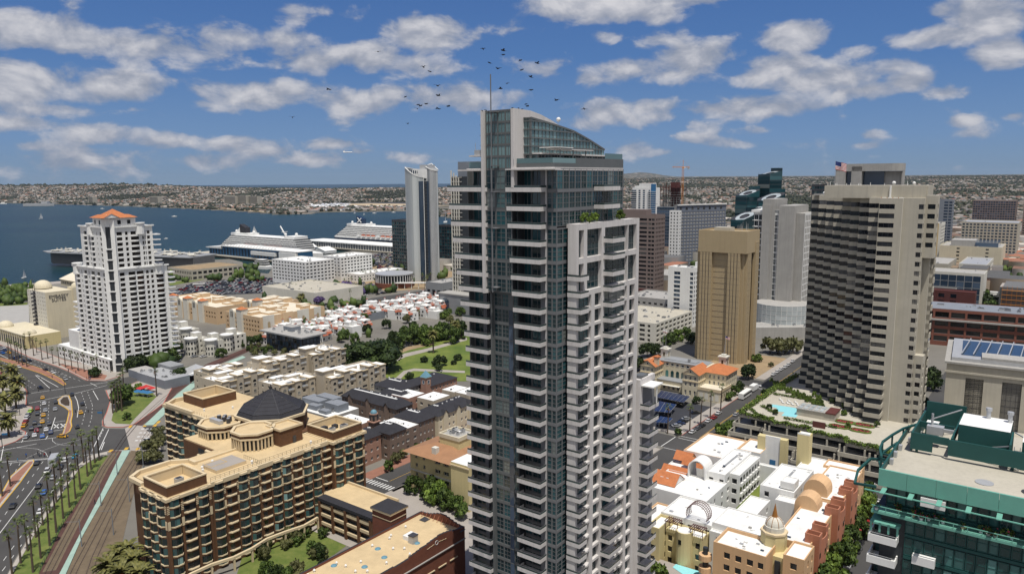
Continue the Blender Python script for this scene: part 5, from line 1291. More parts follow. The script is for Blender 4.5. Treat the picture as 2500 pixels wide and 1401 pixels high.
# ================================================================ white and peach courtyard quarter, lower right
def white_quarter():
	B=Bd('courtyard_housing','white roofed peach and white stucco courtyard housing complex, lower right','apartment building',72.07,170.94)
	w=B.mb('wall');H=16;Wr='white_roof'
	def mass(x0,x1,y0,y1,h,col,S=None,E=None,par=.6,cc=None,z0=0,nf=4,gl='win_dark',fr=None,ww=1.3,wh=1.7,top=Wr,mull=0):
		zs=[(h-par-3.3*(i+1)+.5,h-par-3.3*(i+1)+.5+wh)for i in range(nf)][::-1];zs=[q for q in zs if q[0]>z0+.3]
		def us(L,a,b):
			if not L:return[]
			if isinstance(L,list):return L
			return[((a+(b-a)*(i+.5)/L)-ww/2,(a+(b-a)*(i+.5)/L)+ww/2)for i in range(L)]
		u=us(S,x0,x1);B.grid('S',x0,x1,y0,(z0,h,zs if u else[]),u,.3,col,gl,fr,mull)
		u=us(E,y0,y1);B.grid('E',y0,y1,x1,(z0,h,zs if u else[]),u,.3,col,gl,fr,mull)
		w.face([(x1,y1,z0),(x0,y1,z0),(x0,y1,h),(x1,y1,h)],col);w.face([(x0,y1,z0),(x0,y0,z0),(x0,y0,h),(x0,y1,h)],col)
		B.mb('roof').face([(x0,y0,h-par),(x1,y0,h-par),(x1,y1,h-par),(x0,y1,h-par)],top)
		cc=cc or col;t=.3
		w.box(x0+.01,x1-.01,y0+.01,y0+t,h-par,h-.01,cc,bot=False);w.box(x0+.01,x1-.01,y1-t,y1-.01,h-par,h-.01,cc,bot=False);w.box(x0+.01,x0+t,y0+t,y1-t,h-par,h-.01,cc,bot=False);w.box(x1-t,x1-.01,y0+t,y1-t,h-par,h-.01,cc,bot=False)
	P_,T_,Y_,W_='peach','terracotta','yellow_wall','white'
	mass(-21.9,-8.2,-4,6,16,P_,[(-19,-17.4),(-16,-14.4),(-13,-11.4),(-10.2,-8.8)],None,.9);mass(-5.2,0,0,9,16,P_,[(-3.4,-1.8)],[(3,4),(6.5,7.6)],.6)
	w.box(-8.19,-5.21,1.5,8,0,14,Y_);w.box(-7.6,-6.2,1.1,1.5,0,13,'tower_dark')
	mass(-10,-1.2,9.02,40,15.6,P_,None,7,.5);mass(-11,-1.0,40.02,68.5,16,P_,None,[(45,46.2),(52,53.2),(58,59.2),(64,65.2)],.5);mass(-13,-1.6,68.52,75,15.5,P_,None,1,.5)
	for(yc,s)in((15,1),(34.5,1),(50,1)):
		b=B.mb('terracotta_bay')
		for(y0,y1)in((yc-3.4,yc-.6),(yc+3.2,yc+5.6)):
			z=17.6;b.box(-3.2,.5,y0,y0+.3,0,z,T_);b.box(-3.2,.5,y1-.3,y1,0,z,T_);b.box(.2,.5,y0+.3,y1-.3,0,z,T_);b.box(-3.2,-2.9,y0+.3,y1-.3,0,z,T_);b.box(-2.9,.2,y0+.3,y1-.3,14,14.3,T_)
		n=8
		for k in range(n):
			a0,a1=-math.pi/2+math.pi*k/n,-math.pi/2+math.pi*(k+1)/n
			p=lambda a,r:(-1.0+r*math.cos(a)*.9,yc+1.4+r*2.0*math.sin(a))
			q0,q1,q2,q3=p(a0,2.2),p(a1,2.2),p(a1,1.95),p(a0,1.95)
			b.face([(*q0,0),(*q1,0),(*q1,16),(*q0,16)],T_);b.face([(*q0,16),(*q1,16),(*q2,16),(*q3,16)],T_);b.face([(*q3,13),(*q3,16),(*q2,16),(*q2,13)],T_)
		for k in range(3):
			for y in(yc-2.6,yc+3.8):B.pane('E',y,.56,3+k*4,1.2,1.5,'win_dark')
			B.pane('E',yc+.8,.98,3+k*4,1.2,1.6,'win_dark')
	mass(-27,-11.2,8,20,15.2,W_,None,None,.4);mass(-42.3,-27.02,7.5,21,14.2,W_,6,None,.4,fr='white',mull=1);mass(-26.98,-12.6,6.2,7.98,13.4,W_,[(-25.2,-23.4),(-21.8,-20.2),(-18,-16.6),(-15.5,-14.2),(-13.8,-13)],None,.3)
	mass(-26,-20.0,20.02,36.5,13,W_,None,3,.4);mass(-54,-34,21.02,37.6,14.5,W_,None,[(24,25),(27,28),(33,34.4)],.4)
	mass(-41,-34.8,37.62,62,17.0,W_,[(-40,-38.6),(-36.6,-35.2)],[(40+i*2.9,41.8+i*2.9)for i in range(8)],.5,nf=5,wh=1.5)
	mass(-34.78,-31.6,41.8,61.5,16.2,W_,[(-34,-32.4)],None,.4);mass(-24,-13.8,38.6,60,16.2,W_,[(-22.6,-21.2),(-17.8,-16.4)],4,.5);mass(-18.5,-14.4,40.5,45.5,18.2,W_,None,None,.3,z0=16)
	mass(-18,-11.3,34.3,38.5,14.6,W_,None,None,.4);mass(-20,-11.3,60.02,75,15,W_,None,None,.4);mass(-31.5,-24.1,60,62,14,W_,None,None,.3)
	mass(-56,-41.1,54,76,15.6,W_,None,4,.5,cc=P_);mass(-41.08,-33,66,79,15.6,W_,None,None,.5,cc=P_);mass(-57.5,-49,38,53.9,13,W_,None,None,.4)
	for z in(3.2,6.5,9.8,13.1):B.mb('gallery').box(-34.78,-33.8,42,61,z,z+1.0,W_)if False else None
	for k in range(4):
		for j in range(7):B.mb('gallery').box(-31.58,-31.0,42.5+j*2.7,44.3+j*2.7,2.0+k*3.4,3.1+k*3.4,W_);B.pane('E',42.5+j*2.7,-31.55,3.2+k*3.4,1.8,1.7,'win_dark')
	for(x,y0,y1,rad,zz)in((-8.6,42,48,3.4,17.0),(-8.4,31.5,37,3.2,16.0)):
		b=MB();n=10
		for k in range(n):
			a0,a1=math.pi*k/n,math.pi*(k+1)/n
			b.face([(x+rad*math.cos(a0),y0,zz+rad*math.sin(a0)),(x+rad*math.cos(a1),y0,zz+rad*math.sin(a1)),(x+rad*math.cos(a1),y1,zz+rad*math.sin(a1)),(x+rad*math.cos(a0),y1,zz+rad*math.sin(a0))][::-1],P_)
		b.face([(x+rad*math.cos(math.pi*k/n),y0,zz+rad*math.sin(math.pi*k/n))for k in range(n+1)],P_);b.box(x-rad,x+rad,y0,y1,13,zz,P_)
		b.build('barrel_vault',B.r)
	b=MB();n=10;x,rad,zz=-43.6,3.0,17.2
	for k in range(n):
		a0,a1=math.pi*k/n,math.pi*(k+1)/n
		for rr_ in(rad,rad-.35):b.face([(x+rr_*math.cos(a0),36,zz+rr_*math.sin(a0)),(x+rr_*math.cos(a1),36,zz+rr_*math.sin(a1)),(x+rr_*math.cos(a1),42,zz+rr_*math.sin(a1)),(x+rr_*math.cos(a0),42,zz+rr_*math.sin(a0))][::-1],W_)
		b.face([(x+r_*math.cos(a_),36,zz+r_*math.sin(a_))for r_,a_ in((rad,a0),(rad,a1),(rad-.35,a1),(rad-.35,a0))],W_)
	b.box(x-rad,x-rad+.35,36,42,12,zz,W_);b.box(x+rad-.35,x+rad,36,42,12,zz,W_);b.face([(x+2.6*math.cos(math.pi*k/n),41.5,zz+2.6*math.sin(math.pi*k/n))for k in range(n+1)],'concrete');b.build('barrel_vault',B.r)
	s=B.mb('stage_wall');s.box(-36,-33.4,71.5,72.4,8,20,Y_);s.box(-28.2,-26.0,71.5,72.4,8,20,Y_);s.box(-33.4,-28.2,71.9,72.4,8,20.4,W_);s.box(-31.6,-29.6,71.8,71.9,8,12,'blue_paint');s.box(-36,-26,72.4,74,8,20,Y_)
	c=B.mb('chimney_tower');c.box(-21.6,-17.6,84-16,88-16.5,0,24.5,Y_);c.box(-21.2,-18,68.4,71.1,24.5,24.6,W_);c.box(-21.6,-17.6,68,68.2,24.5,25,W_)
	c.r if False else None
	t=B.mb('tile_roof')
	for(x0,x1,y0,y1,z,zr)in((-56.8,-51,48,53,14,16.5),(-52,-45,44,48,14.5,17),(-56,-47,36.5,41,13.5,15.6)):t.gable(x0,x1,y0,y1,z,zr,'tile_orange','x',.3,P_)
	t.gable(-53.8,-46.5,25.5,33,14.3,17.2,'tile_orange','x',.4,W_)
	for y in(27.2,):t.box(-52,-51,y,y+.9,15.7,15.9,'white');t.box(-50,-49.2,y,y+.9,15.7,15.9,'white')
	mass(-42.3,-38.5,-1.5,7.4,13.6,Y_,1,1,.8);mass(-38.4,-27.5,2.6,7.4,12.2,Y_,4,None,.6);mass(-47.5,-42.32,2,16,12.6,P_,2,None,.5)
	y_=B.mb('yellow_drum');y_.cyl(-32.6,2.2,0,13.4,2.3,2.3,Y_,16);y_.cyl(-32.6,2.2,13.4,13.45,2.0,2.0,'white',16);B.pane('S',-33.4,-.14,10,.9,1.4,'win_dark')
	for(x,y)in((-43.6,-.5),(-24.2,-3.4)):
		q=B.mb('round_balcony')
		for z in(3.2,6.6,10):q.cyl(x,y,z,z+1.5,1.7,1.7,P_,14);q.cyl(x,y,z+1.5,z+3.4,.7,.7,'tower_dark',8)
	for(x,y)in((-36.4,3.2),(-29,3.0)):
		q=MB()
		for i in range(7):q.box(x-2+i*.6,x-1.85+i*.6,y-1.6,y+1.6,14.8,15.0,'maroon')
		for sx in(-1.8,1.7):
			for sy in(-1.4,1.3):q.box(x+sx,x+sx+.15,y+sy,y+sy+.15,12.2,14.7,'maroon')
		q.box(x-2.1,x+2.1,y-1.5,y-1.35,14.62,14.79,'maroon');q.box(x-2.1,x+2.1,y+1.35,y+1.5,14.62,14.79,'maroon');q.build('pergola',B.r)
	q=MB();cx,cy,cz,rr0=-31.2,8.5,16.4,3.1
	for yy in(cy-1.6,cy-.5,cy+.6,cy+1.7):
		for k in range(16):
			a0,a1=math.pi*(-.12+1.24*k/16),math.pi*(-.12+1.24*(k+1)/16)
			q.tube((cx+rr0*math.cos(a0),yy,cz+rr0*math.sin(a0)),(cx+rr0*math.cos(a1),yy,cz+rr0*math.sin(a1)),.09,'maroon')
	for k in range(25):a=math.pi*(-.12+1.24*k/24);q.tube((cx+rr0*math.cos(a),cy-1.6,cz+rr0*math.sin(a)),(cx+rr0*math.cos(a),cy+1.7,cz+rr0*math.sin(a)),.07,'maroon')
	q.build('lattice_hoop',B.r)
	d=B.mb('dome_tower');cx,cy=-9.6,6.4;d.cyl(cx,cy,0,18.2,3.3,3.3,Y_,8,R(22.5));d.cyl(cx,cy,18.2,18.7,3.5,3.5,'trim',8,R(22.5));d.cyl(cx,cy,18.7,20,2.6,2.6,'offwhite',12)
	dm=MB();dm.dome(cx,cy,20,2.3,2.5,'offwhite',16,6,.9)
	for k in range(8):
		a=2*math.pi*k/8
		for i in range(5):t0,t1=math.pi/2*.9*i/5,math.pi/2*.9*(i+1)/5;dm.tube((cx+2.33*math.cos(t0)*math.cos(a),cy+2.33*math.cos(t0)*math.sin(a),20+2.53*math.sin(t0)),(cx+2.33*math.cos(t1)*math.cos(a),cy+2.33*math.cos(t1)*math.sin(a),20+2.53*math.sin(t1)),.08,'gold')
	dm.build('dome',B.r);sp=MB();sp.cyl(cx,cy,22.3,26,.8,.02,'gold',8);sp.build('spire',B.r)
	rr_=random.Random(12)
	for i in range(60):
		x0,x1,y0,y1,z=rr_.choice([(-26,-12,9,19,14.8),(-41,-28,9,20,13.8),(-9,-4,10,39,15.1),(-10,-4,42,67,15.5),(-40,-36,40,60,16.5),(-23,-15,40,58,15.7),(-54,-44,56,74,15.1),(-53,-36,23,36,14.1),(-20,-10,-2,4,15.1)])
		q=MB();x,y,s=rr_.uniform(x0,x1),rr_.uniform(y0,y1),rr_.uniform(.35,.75);q.box(x,x+s*1.5,y,y+s,z,z+rr_.uniform(.12,.5),rr_.choice(['metal','white','white','concrete','win_blue']));q.build('skylight',B.r)
	for(x0,x1,y0,y1,z)in((-38.4,-37.6,44,60,16.53),(-19.5,-18.7,46,58,15.73)):B.mb('roof_walkway').box(x0,x1,y0,y1,z,z+.04,'grey')
	B.mb('court_garden').box(-30.5,-26.5,22,60,0,7.5,'lawn')
	B.done(300)
white_quarter()
Ow=Vector((72.07,170.94))
def wq(x,y):p=Ow+GE*x+GN*y;return p.x,p.y
b=MB();b.box(-46,-22,-16,-.2,0,4.0,'sidewalk');b.box(-46,-22,-16,-15.7,4,5,'concrete');o=b.build('pool_terrace');o.location=(*Ow,0);o.rotation_euler=(0,0,R(-37));props(o,'tan paved terrace with two pools in front of the yellow court','terrace')
for pts,lb in(([(460,1285),(485,1258),(620,1300),(600,1330)],'small rectangular plunge pool below the yellow court'),([(320,1335),(350,1305),(610,1385),(590,1440),(470,1440)],'long rectangular swimming pool at the bottom edge below the yellow court')):
	P=[G(1560+x*.2576,1040+y*.2576,4.05)for x,y in pts];b=MB();b.prism([(p.x,p.y)for p in P],4.02,4.12,'pool_water',bot=False);props(b.build('swimming_pool'),lb,'swimming pool')
# ================================================================ green glass building, lower right corner
def green_building():
	B=Bd('green_glass_building','green glass apartment building with teal roof screens and pale deck, lower right corner','apartment building',59.3,113.9)
	w=B.mb('wall');T_,L_='teal_paint','teal_light';EX=45
	w.box(.6,EX,1.2,33,0,55.3,'tower_dark');B.mb('deck').box(.3,EX,.3,34,61.2,62,'concrete_warm')
	fa=B.mb('fascia')
	for i in range(11):fa.box(i*4.1,i*4.1+4.06,-.12,.25,60.4,63.2,L_)
	fa.box(0,.3,.3,27,60.4,63.0,T_)
	su=B.mb('sun_screen');su.box(-1.6,EX,-2.0,-1.75,59.9,60.05,L_)
	for i in range(12):B.mb('screen_bracket').box(.7+i*3.9,1.4+i*3.9,-2.6,-.1,60.06,60.2,L_)
	for k in range(16):
		z=56.2-k*3.7
		y=3.0 if k==0 else 1.1
		a=1.0 if k<1 else 4.2
		x=a;i=0
		while x<EX-2:
			wd=(1.35,1.5,1.35,1.5)[i%4];B.pane('S',x,y-.05,z+.45,wd-.1,2.9,'win_green','teal_paint',0,1);x+=wd;i+=1
		w.box(a,EX,y-.2,y+.2,z-.15,z+.35,T_)
		if k in(1,2,3):pass
	w.box(.8,EX,3.1,4,55,60.3,'tower_dark')
	te=B.mb('terrace');te.box(-.8,EX,.1,2.9,55.5,55.9,L_);te.box(-.8,EX,.1,.25,56.7,56.8,L_)
	for i in range(24):B.mb('balustrade').box(-.6+i*1.9,-.5+i*1.9,.12,.2,55.9,56.7,L_)
	for(x,z,wd)in((6.2,58.6,3.4),(20,58.2,7.0),(5.6,48.7,3.2),(13.5,45.0,3.0),(5.6,41.3,3.2),(9.5,37.6,3.2)):q=MB();q.box(x,x+wd,-.25,.9,z,z+1.4,'white');q.build('white_panel',B.r)
	for i in range(9):
		z=51.1-i*3.7;q=MB();q.box(-.8,3.4,-1.2,3,z,z+.3,'white');q.box(-.8,3.4,-1.2,-1.0,z+.3,z+1.25,'white');q.box(-.8,-.6,-1.0,3,z+.3,z+1.25,'white');q.box(3.2,3.4,-1.0,3,z+.3,z+1.25,'white');q.box(-.8,3.4,-1.15,-1.08,z+1.55,z+1.62,'metal');q.build('balcony',B.r)
		B.pane('S',-.2,3.02,z+.5,3.4,2.8,'win_green','teal_paint',2)
	w.box(-.7,4.1,3.1,12,0,55,'tower_dark');B.mb('awning').box(-.8,3.6,-.4,3.2,53.9,54.2,L_)
	for i in range(4):B.mb('awning').box(-.7+i*1.3,-.4+i*1.3,-.6,-.42,52.7,54.3,L_)
	s=B.mb('roof_screen')
	def scr(x0,x1,y0,y1,z0,z1,t=.3):
		s.box(x0,x1,y0,y0+t,z0,z1,T_);s.box(x0,x1,y1-t,y1,z0,z1,T_);s.box(x0,x0+t,y0+t,y1-t,z0,z1,T_);s.box(x1-t,x1,y0+t,y1-t,z0,z1,T_)
	s.box(2.2,5.6,14.6,14.9,62.6,65.6,T_);s.box(5.6,8.0,14.6,14.9,64.3,65.6,T_);s.box(8.0,24,14.0,14.3,62.8,65.6,T_);s.box(24,44,13.9,14.3,62.4,65.6,T_)
	s.box(2.2,2.5,14.9,30,62.2,65.6,T_);s.box(2.5,9,29.7,30,63,67.5,T_);s.box(2.5,8,22,22.3,64.6,65.6,T_);s.box(8.2,8.5,14.9,30,64.2,65.6,T_);s.box(16.5,16.8,14.3,22,63,66.5,T_)
	s.box(9,16.4,17.5,25,62.0,67.6,T_,'white_roof');s.box(18.2,30,16,25,62,66.8,T_,'white_roof');s.box(24,40,24,28,62,69,T_)
	s.box(3.2,5.2,24,26.5,62,64.8,T_,'white_roof')
	for i in range(3):s.box(3+i*14,3.4+i*14,14.9,15.3,62,62.6,T_)
	for(a,c)in(((8.4,28,67.3),(4,24,65.7)),((9,17.4,63),(16.5,15,66)),((17,20,67),(22,16,65.8))):B.mb('brace').tube(a,c,.12,'metal')
	m=B.mb('duct');m.box(4.0,6.6,19,20.6,64.4,65.9,'metal');m.cyl(4.7,20,65.8,68,.2,.2,'metal',8);m.box(6.6,8.2,19.5,20,65,65.6,'metal')
	for(x,y)in((12.8,24),(16,23.5)):m=MB();m.cyl(x,y,67.6,69,.35,.35,'metal',10);m.cyl(x,y,69,69.5,.5,.5,'metal',10);m.build('roof_flue',B.r)
	for i in range(6):B.mb('roof_ladder').box(17.2,18.0,15.2,15.3,62.2+i*.55,62.3+i*.55,'metal')
	B.mb('roof_ladder').box(17.15,17.25,15.15,15.35,62,66,'metal');B.mb('roof_ladder').box(17.95,18.05,15.15,15.35,62,66,'metal')
	cr=B.mb('edge_frame');pts=[(-.6,5),(-1.6,9),(-1.9,13),(-1.2,18),(-.2,23),(1.4,27),(3.5,30.5)]
	for z in(61.2,63.4):
		for a,c in zip(pts,pts[1:]):cr.tube((*a,z),(*c,z),.24,T_)
	for a in pts:cr.tube((*a,61.2),(*a,63.4),.2,T_);cr.tube((*a,61.2),(a[0]+1.6,a[1],61.2),.2,T_)
	for a,c in zip([(-.2,-.5,60.2),(-3.6,.5,59.6),(-3.9,4,60.6),(-2.6,7,62)],[(-3.6,.5,59.6),(-3.9,4,60.6),(-2.6,7,62),(-.4,7,62.4)]):cr.tube(a,c,.26,T_)
	for(x,y)in((.5,6),(.4,10),(.5,14),(1.2,19),(2.2,24)):B.mb('lamp_bracket').box(x,x+.5,y,y+.8,62,63.0,'metal')
	rd=B.mb('roof_disc');rd.cyl(14,6.5,62,62.12,1.3,1.3,'metal',16);rd.cyl(20,6.2,62,62.1,1.2,1.2,'metal_dark',16);rd.ring([(22+.9*math.cos(math.pi*2*k/14),5.6+.9*math.sin(math.pi*2*k/14))for k in range(14)],.3,62,62.3,'metal_dark')
	w.box(-6,-1,2,30,0,9,'concrete');w.box(-6.2,-1,1.8,30.2,9,9.6,'white')
	B.done(300)
	rr=random.Random(9)
	for i in range(46):
		x=-.2+rr.random()*40;q=MB();h=rr.uniform(.4,1.1);q.cyl(0,0,0,.4,.22,.3,rr.choice(['terracotta','white','trim','concrete']),8)
		for j in range(26):leafcard(q,(rr.gauss(0,.22),rr.gauss(0,.22),.4+rr.random()*h),.16,rr,rr.choice(['leaf_mid','leaf_dark','leaf_bright','flower_pink' if rr.random()<.35 else 'leaf_mid']))
		o=q.build('potted_plant');y=rr.uniform(.5,2.6);o.location=(59.3+GE.x*x+GN.x*y,113.9+GE.y*x+GN.y*y,55.9)
		RANK.append((o,'potted plant on the long terrace of the green glass building','plant'))
green_building()
# ================================================================ brown brick terrace building with the black octagonal roof
def terrace_block():
	B=Bd('brick_apartment_block','brown brick apartment block with wavy cream balconies and a black octagonal roof','apartment building',-92.6,186.1)
	w,co,rf=B.mb('wall'),B.mb('cornice'),B.mb('roof');K_,T_,F_='brick','trim',2.78
	H=26.0;Z=[H-3.3-F_*i for i in range(9)]
	for(x0,x1,y0,y1,h,c)in((-14,-.5,.5,13,26,0),(-18,-.5,13.01,55,25.6,0),(-24,-14.01,3,18,25.6,0),(-13,1.2,55.01,68.5,26,0),(-45,-18.01,30,72,24.5,0),(-87,-45.01,46,72,24.5,0)):
		w.box(x0,x1,y0,y1,0,h,K_)
	rf.box(-23.8,-.6,13.1,54.9,25.61,25.9,'tan_roof');rf.box(-13.8,-.7,.7,12.9,26.01,26.2,'tan_roof');rf.box(-23.8,-14.2,3.2,13.0,25.62,25.85,'tan_roof');rf.box(-44.9,-24,30.2,71.8,24.51,24.9,'tan_roof');rf.box(-86.8,-45.1,46.2,71.8,24.51,24.9,'tan_roof');rf.box(-12.8,1,55.2,68.3,26.01,26.3,'tan_roof')
	def rim(poly,z,h=1.2,wd=.55):
		for i in range(len(poly)):
			pass
		co.ring(poly,wd,z,z+h,T_)
	def rimbox(x0,x1,y0,y1,z0=26,zt=29.2):
		b=MB();t=.4
		for q in((x0,x1,y0,y0+t),(x0,x1,y1-t,y1),(x0,x0+t,y0+t,y1-t),(x1-t,x1,y0+t,y1-t)):b.box(*q,z0,zt-.35,K_)
		t=.55
		for q in((x0-.1,x1+.1,y0-.1,y0+t),(x0-.1,x1+.1,y1-t,y1+.1),(x0-.1,x0+t,y0+t,y1-t),(x1-t,x1+.1,y0+t,y1-t)):b.box(*q,zt-.35,zt,T_)
		b.box(x0+.42,x1-.42,y0+.4,y0+.45,z0,zt-.36,T_)if False else None
		for q in((x0+.41,x0+.45,y0+.5,y1-.5),):b.box(*q,z0+.1,zt-.36,T_)
		b.box(x0+.5,x1-.5,y1-.46,y1-.42,z0+.1,zt-.36,T_);b.build('roof_enclosure',B.r)
	rimbox(-13.3,-.9,.9,12.4);rimbox(-12.4,.8,55.6,67.9)
	for(x0,x1,y0,y1,z)in((-14.4,.1,-.1,13.2,25.2),(-13.4,1.9,54.6,69,25.2)):
		co.ring(rect(x0,x1,y0,y1),1.0,z,z+.85,T_)
	co.box(-.95,-.25,13.3,54.5,25.0,26.3,T_);co.box(-18.5,-17.9,18,55,25.0,26.5,T_)
	low=[(-24.2,3),(-21,1.2),(-14.5,1.0),(-14.5,2.5),(-22,14),(-19,18.6),(-24.2,18.6)]
	co.ring([(-24.4,5.5),(-21.5,1.4),(-14.2,1.2),(-14.2,3),(-16,4),(-16,16),(-17.5,18.6),(-22.5,18.6),(-24.4,15.5)][::1],.5,25.6,27.1,T_)if False else None
	for a,c in(((-24.3,5),(-21.5,1.3)),((-21.5,1.3),(-14.3,1.1)),((-24.3,5),(-24.3,14.5)),((-24.3,14.5),(-20.5,18.4)),((-20.5,18.4),(-17,18.4))):
		co.tube((*a,26.4),(*c,26.4),.75,T_,4)
	def bay(wd,kind,top=False):
		b=MB();d=.75;s=.8;P=[(0,0),(s,-d),(wd-s,-d),(wd,0)]
		Po=[(0,-.02),(s-.1,-d-.22),(wd-s+.1,-d-.22),(wd,-.02)]
		def band(z0,z1,poly,m):
			for p,q in zip(poly,poly[1:]):b.face([(*p,z0),(*q,z0),(*q,z1),(*p,z1)],m)
			b.face([(*p,z1)for p in poly],m);b.face([(*p,z0)for p in poly[::-1]],m)
		band(0,.5,P,'brick');band(.5,.82,Po,'trim')
		if kind=='win':
			for p,q in zip(P,P[1:]):
				b.face([(*p,.82),(*q,.82),(*q,2.75),(*p,2.75)],'win_bay')
				L=(Vector(q)-Vector(p)).length
				if L>1.4:m_=(p[0]+q[0])/2-.35;b.box(m_-.05,m_+.05,-d-.05,-d-.01,.82,2.75,'metal_dark')
			for p in P[1:3]:b.box(p[0]-.06,p[0]+.06,p[1]-.06,p[1]+.06,.82,2.75,'metal_dark')
		else:
			b.face([(.05,.02,.3),(wd-.05,.02,.3),(wd-.05,.02,2.78),(.05,.02,2.78)],'tower_dark')
			b.box(wd*.15,wd*.5,-.05,0,.82,2.6,'win_dark');b.box(.3,wd-.3,-d+.1,-d+.16,1.15,1.2,'metal_dark')
		return b.mesh('bay_window' if kind=='win' else 'balcony')
	MW,MB_=bay(3.1,'win'),bay(3.6,'bal');MWs=bay(2.9,'win')
	cap=MB();cap.prism([(0,0),(.7,-1.0),(2.4,-1.0),(3.1,0)],0,.55,T_);capm=cap.mesh('bay_cap')
	def column(side,a,pl,kind,n=9,off=0.0,z0=None):
		for i in range(n):
			z=(z0 if z0 else Z[0])-F_*i;me=MW if kind=='win' else MB_
			inst('bay_window' if kind=='win' else 'balcony',me,B.r,B.M(side,a,pl,z))
		if kind=='win':inst('bay_cap',capm,B.r,B.M(side,a,pl,(z0 if z0 else Z[0])+F_+.02))
	def pier(side,a,wd,pl,z0=0,zt=24.9):
		b=MB();b.box(a,a+wd,0,.4,z0,zt,K_);
		for k in range(5):b.box(a-.05,a+wd+.05,-.06,-.005,zt-1.2-k*.5,zt-.95-k*.5,T_)
		b.box(a-.08,a+wd+.08,-.09,-.005,17.2,19.6,T_)
		o=b.build('pier',B.r);o.matrix_local=B.M(side,0,pl,0)
	seq=['win','bal','win','win','bal','win','win','bal','win','win','bal']
	y=14.0
	for k in seq:wd=3.1 if k=='win' else 3.6;column('E',y,-.5,k);pier('E',y+wd+.06,.42,-.45);y+=wd+.54
	for k,y in(('win',1.0),('bal',4.8),('win',9.2)):column('E',y,-.35,k)
	for y in(.2,4.15,8.5,12.4):pier('E',y,.6,-.12)
	for x in(-13.5,-9.3,-5.0):column('S',x,.4,'win')
	for x in(-14.1,-10.2,-5.9,-1.3):pier('S',x,.7,.15)
	for y in(55.8,60.0,64.2):column('E',y,1.3,'win')
	for y in(55.0,59.1,63.3,67.4):pier('E',y,.7,1.45)
	for x,k in((-86.5,'bal'),(-78,'win'),(-82.4,'bal'),(-73.8,'bal'),(-69.4,'win'),(-65.6,'win'),(-61.6,'bal'),(-57,'win'),(-53,'bal')):column('S',x,45.9,k,8,z0=20.8)
	for x in(-87,-78.6,-70,-57.6,-49):pier('S',x,.6,45.8,0,24)
	for x,k in((-36,'bal'),(-31,'win'),(-26,'bal')):column('S',x,29.9,k,8,z0=20.8)
	co.box(-87.3,-45,45.2,46,23.9,25.2,T_);co.box(-87.4,-86.6,46,72,24,25.5,T_)
	rimbox(-84,-70,52,66,24.6,28.6)
	for a,c in(((-87.2,50),(-84,45.4)),((-84,45.4),(-66,45.4)),((-87.2,50),(-86,60))):co.tube((*a,25.6),(*c,25.6),.8,T_,4)
	def octo(cx,cy,r,z0,z1,a0=22.5):return[(cx+r*math.cos(R(a0+45*k)),cy+r*math.sin(R(a0+45*k)))for k in range(8)]
	def drum(cx,cy,r,z0,z1,pit=None):
		b=MB();p=octo(cx,cy,r,z0,z1);b.prism(octo(cx,cy,r-.9,0,0),z0,z1,'tower_dark');b.prism(octo(cx,cy,r+.35,0,0),z1,z1+.5,T_);b.prism(octo(cx,cy,r+.1,0,0),z1+.5,z1+1.5,K_)
		b.ring(octo(cx,cy,r+.5,0,0),.9,z1+1.5,z1+2.1,T_);b.prism(octo(cx,cy,r-.6,0,0),z1+1.5,z1+1.6,'tan_roof')
		b.build('drum',B.r);c=MB()
		for k in range(8):
			a,e=Vector(p[k]),Vector(p[(k+1)%8])
			for t in(0,.25,.5,.75):q=a+(e-a)*t;c.box(q.x-.22,q.x+.22,q.y-.22,q.y+.22,z0,z1,T_)
		c.build('colonnade',B.r,kind='stuff')
	drum(-17.5,38.6,6.6,25.5,29.6);drum(-38.5,40,7.0,19,27.4)
	B.mb('drum_base').prism(octo(-38.5,40,7.0,0,0),0,19,K_)
	m=B.mb('cooling_plant')
	for i in range(5):m.cyl(-41+i*1.4,41+(i%2)*1.4,28.6,30.6,.7,.7,'metal_dark',10);m.cyl(-41+i*1.4,41+(i%2)*1.4,30.6,30.8,.5,.5,'metal',10)
	m.box(-42,-36,38,39.5,29,30.3,'metal')
	bo=MB();bo.prism(octo(-31.5,55.5,12.2,0,0),24,29.8,K_);bo.prism(octo(-31.5,55.5,12.8,0,0),29.8,30.6,T_);bo.build('octagon',B.r)
	oc=octo(-31.5,55.5,12.0,0,0);r1=octo(-31.5,55.5,11.2,0,0);ro=MB()
	for k in range(8):
		a,e,a1,e1=oc[k],oc[(k+1)%8],r1[k],r1[(k+1)%8]
		ro.face([(*a,30.62),(*e,30.62),(*e1,31.9),(*a1,31.9)],'slate');n=7
		for j in range(n):
			t0,t1=j/n,(j+1)/n;L=lambda p,t:(p[0]+(-31.5-p[0])*t,p[1]+(55.5-p[1])*t,32.0+6.3*t+.06)
			ro.face([L(a1,t0),L(e1,t0),(L(e1,t1)[0],L(e1,t1)[1],L(e1,t1)[2]-.06),(L(a1,t1)[0],L(a1,t1)[1],L(a1,t1)[2]-.06)],'slate')
		ro.tube((*a1,32),(-31.5,55.5,38.4),.14,'metal_dark')
	ro.cyl(-31.5,55.5,38,38.9,.5,.5,'slate',8);ro.cyl(-31.5,55.5,38.9,40,.3,.03,'slate',8);ro.build('octagonal_roof',B.r)
	st=B.mb('stair_house');st.box(-16,-8.9,42.5,51,25.5,31.0,K_);st.ring(rect(-16.3,-8.6,42.3,51.2),.5,31,31.7,T_);st.box(-15.8,-9.1,42.7,50.8,31,31.1,'tan_roof');st.box(-8.86,-8.7,47.2,48.4,25.9,28.2,'metal_dark')
	pad=B.mb('roof_pad');pad.box(-13.3,-5.6,18.2,28,25.91,26.9,T_,'sidewalk')
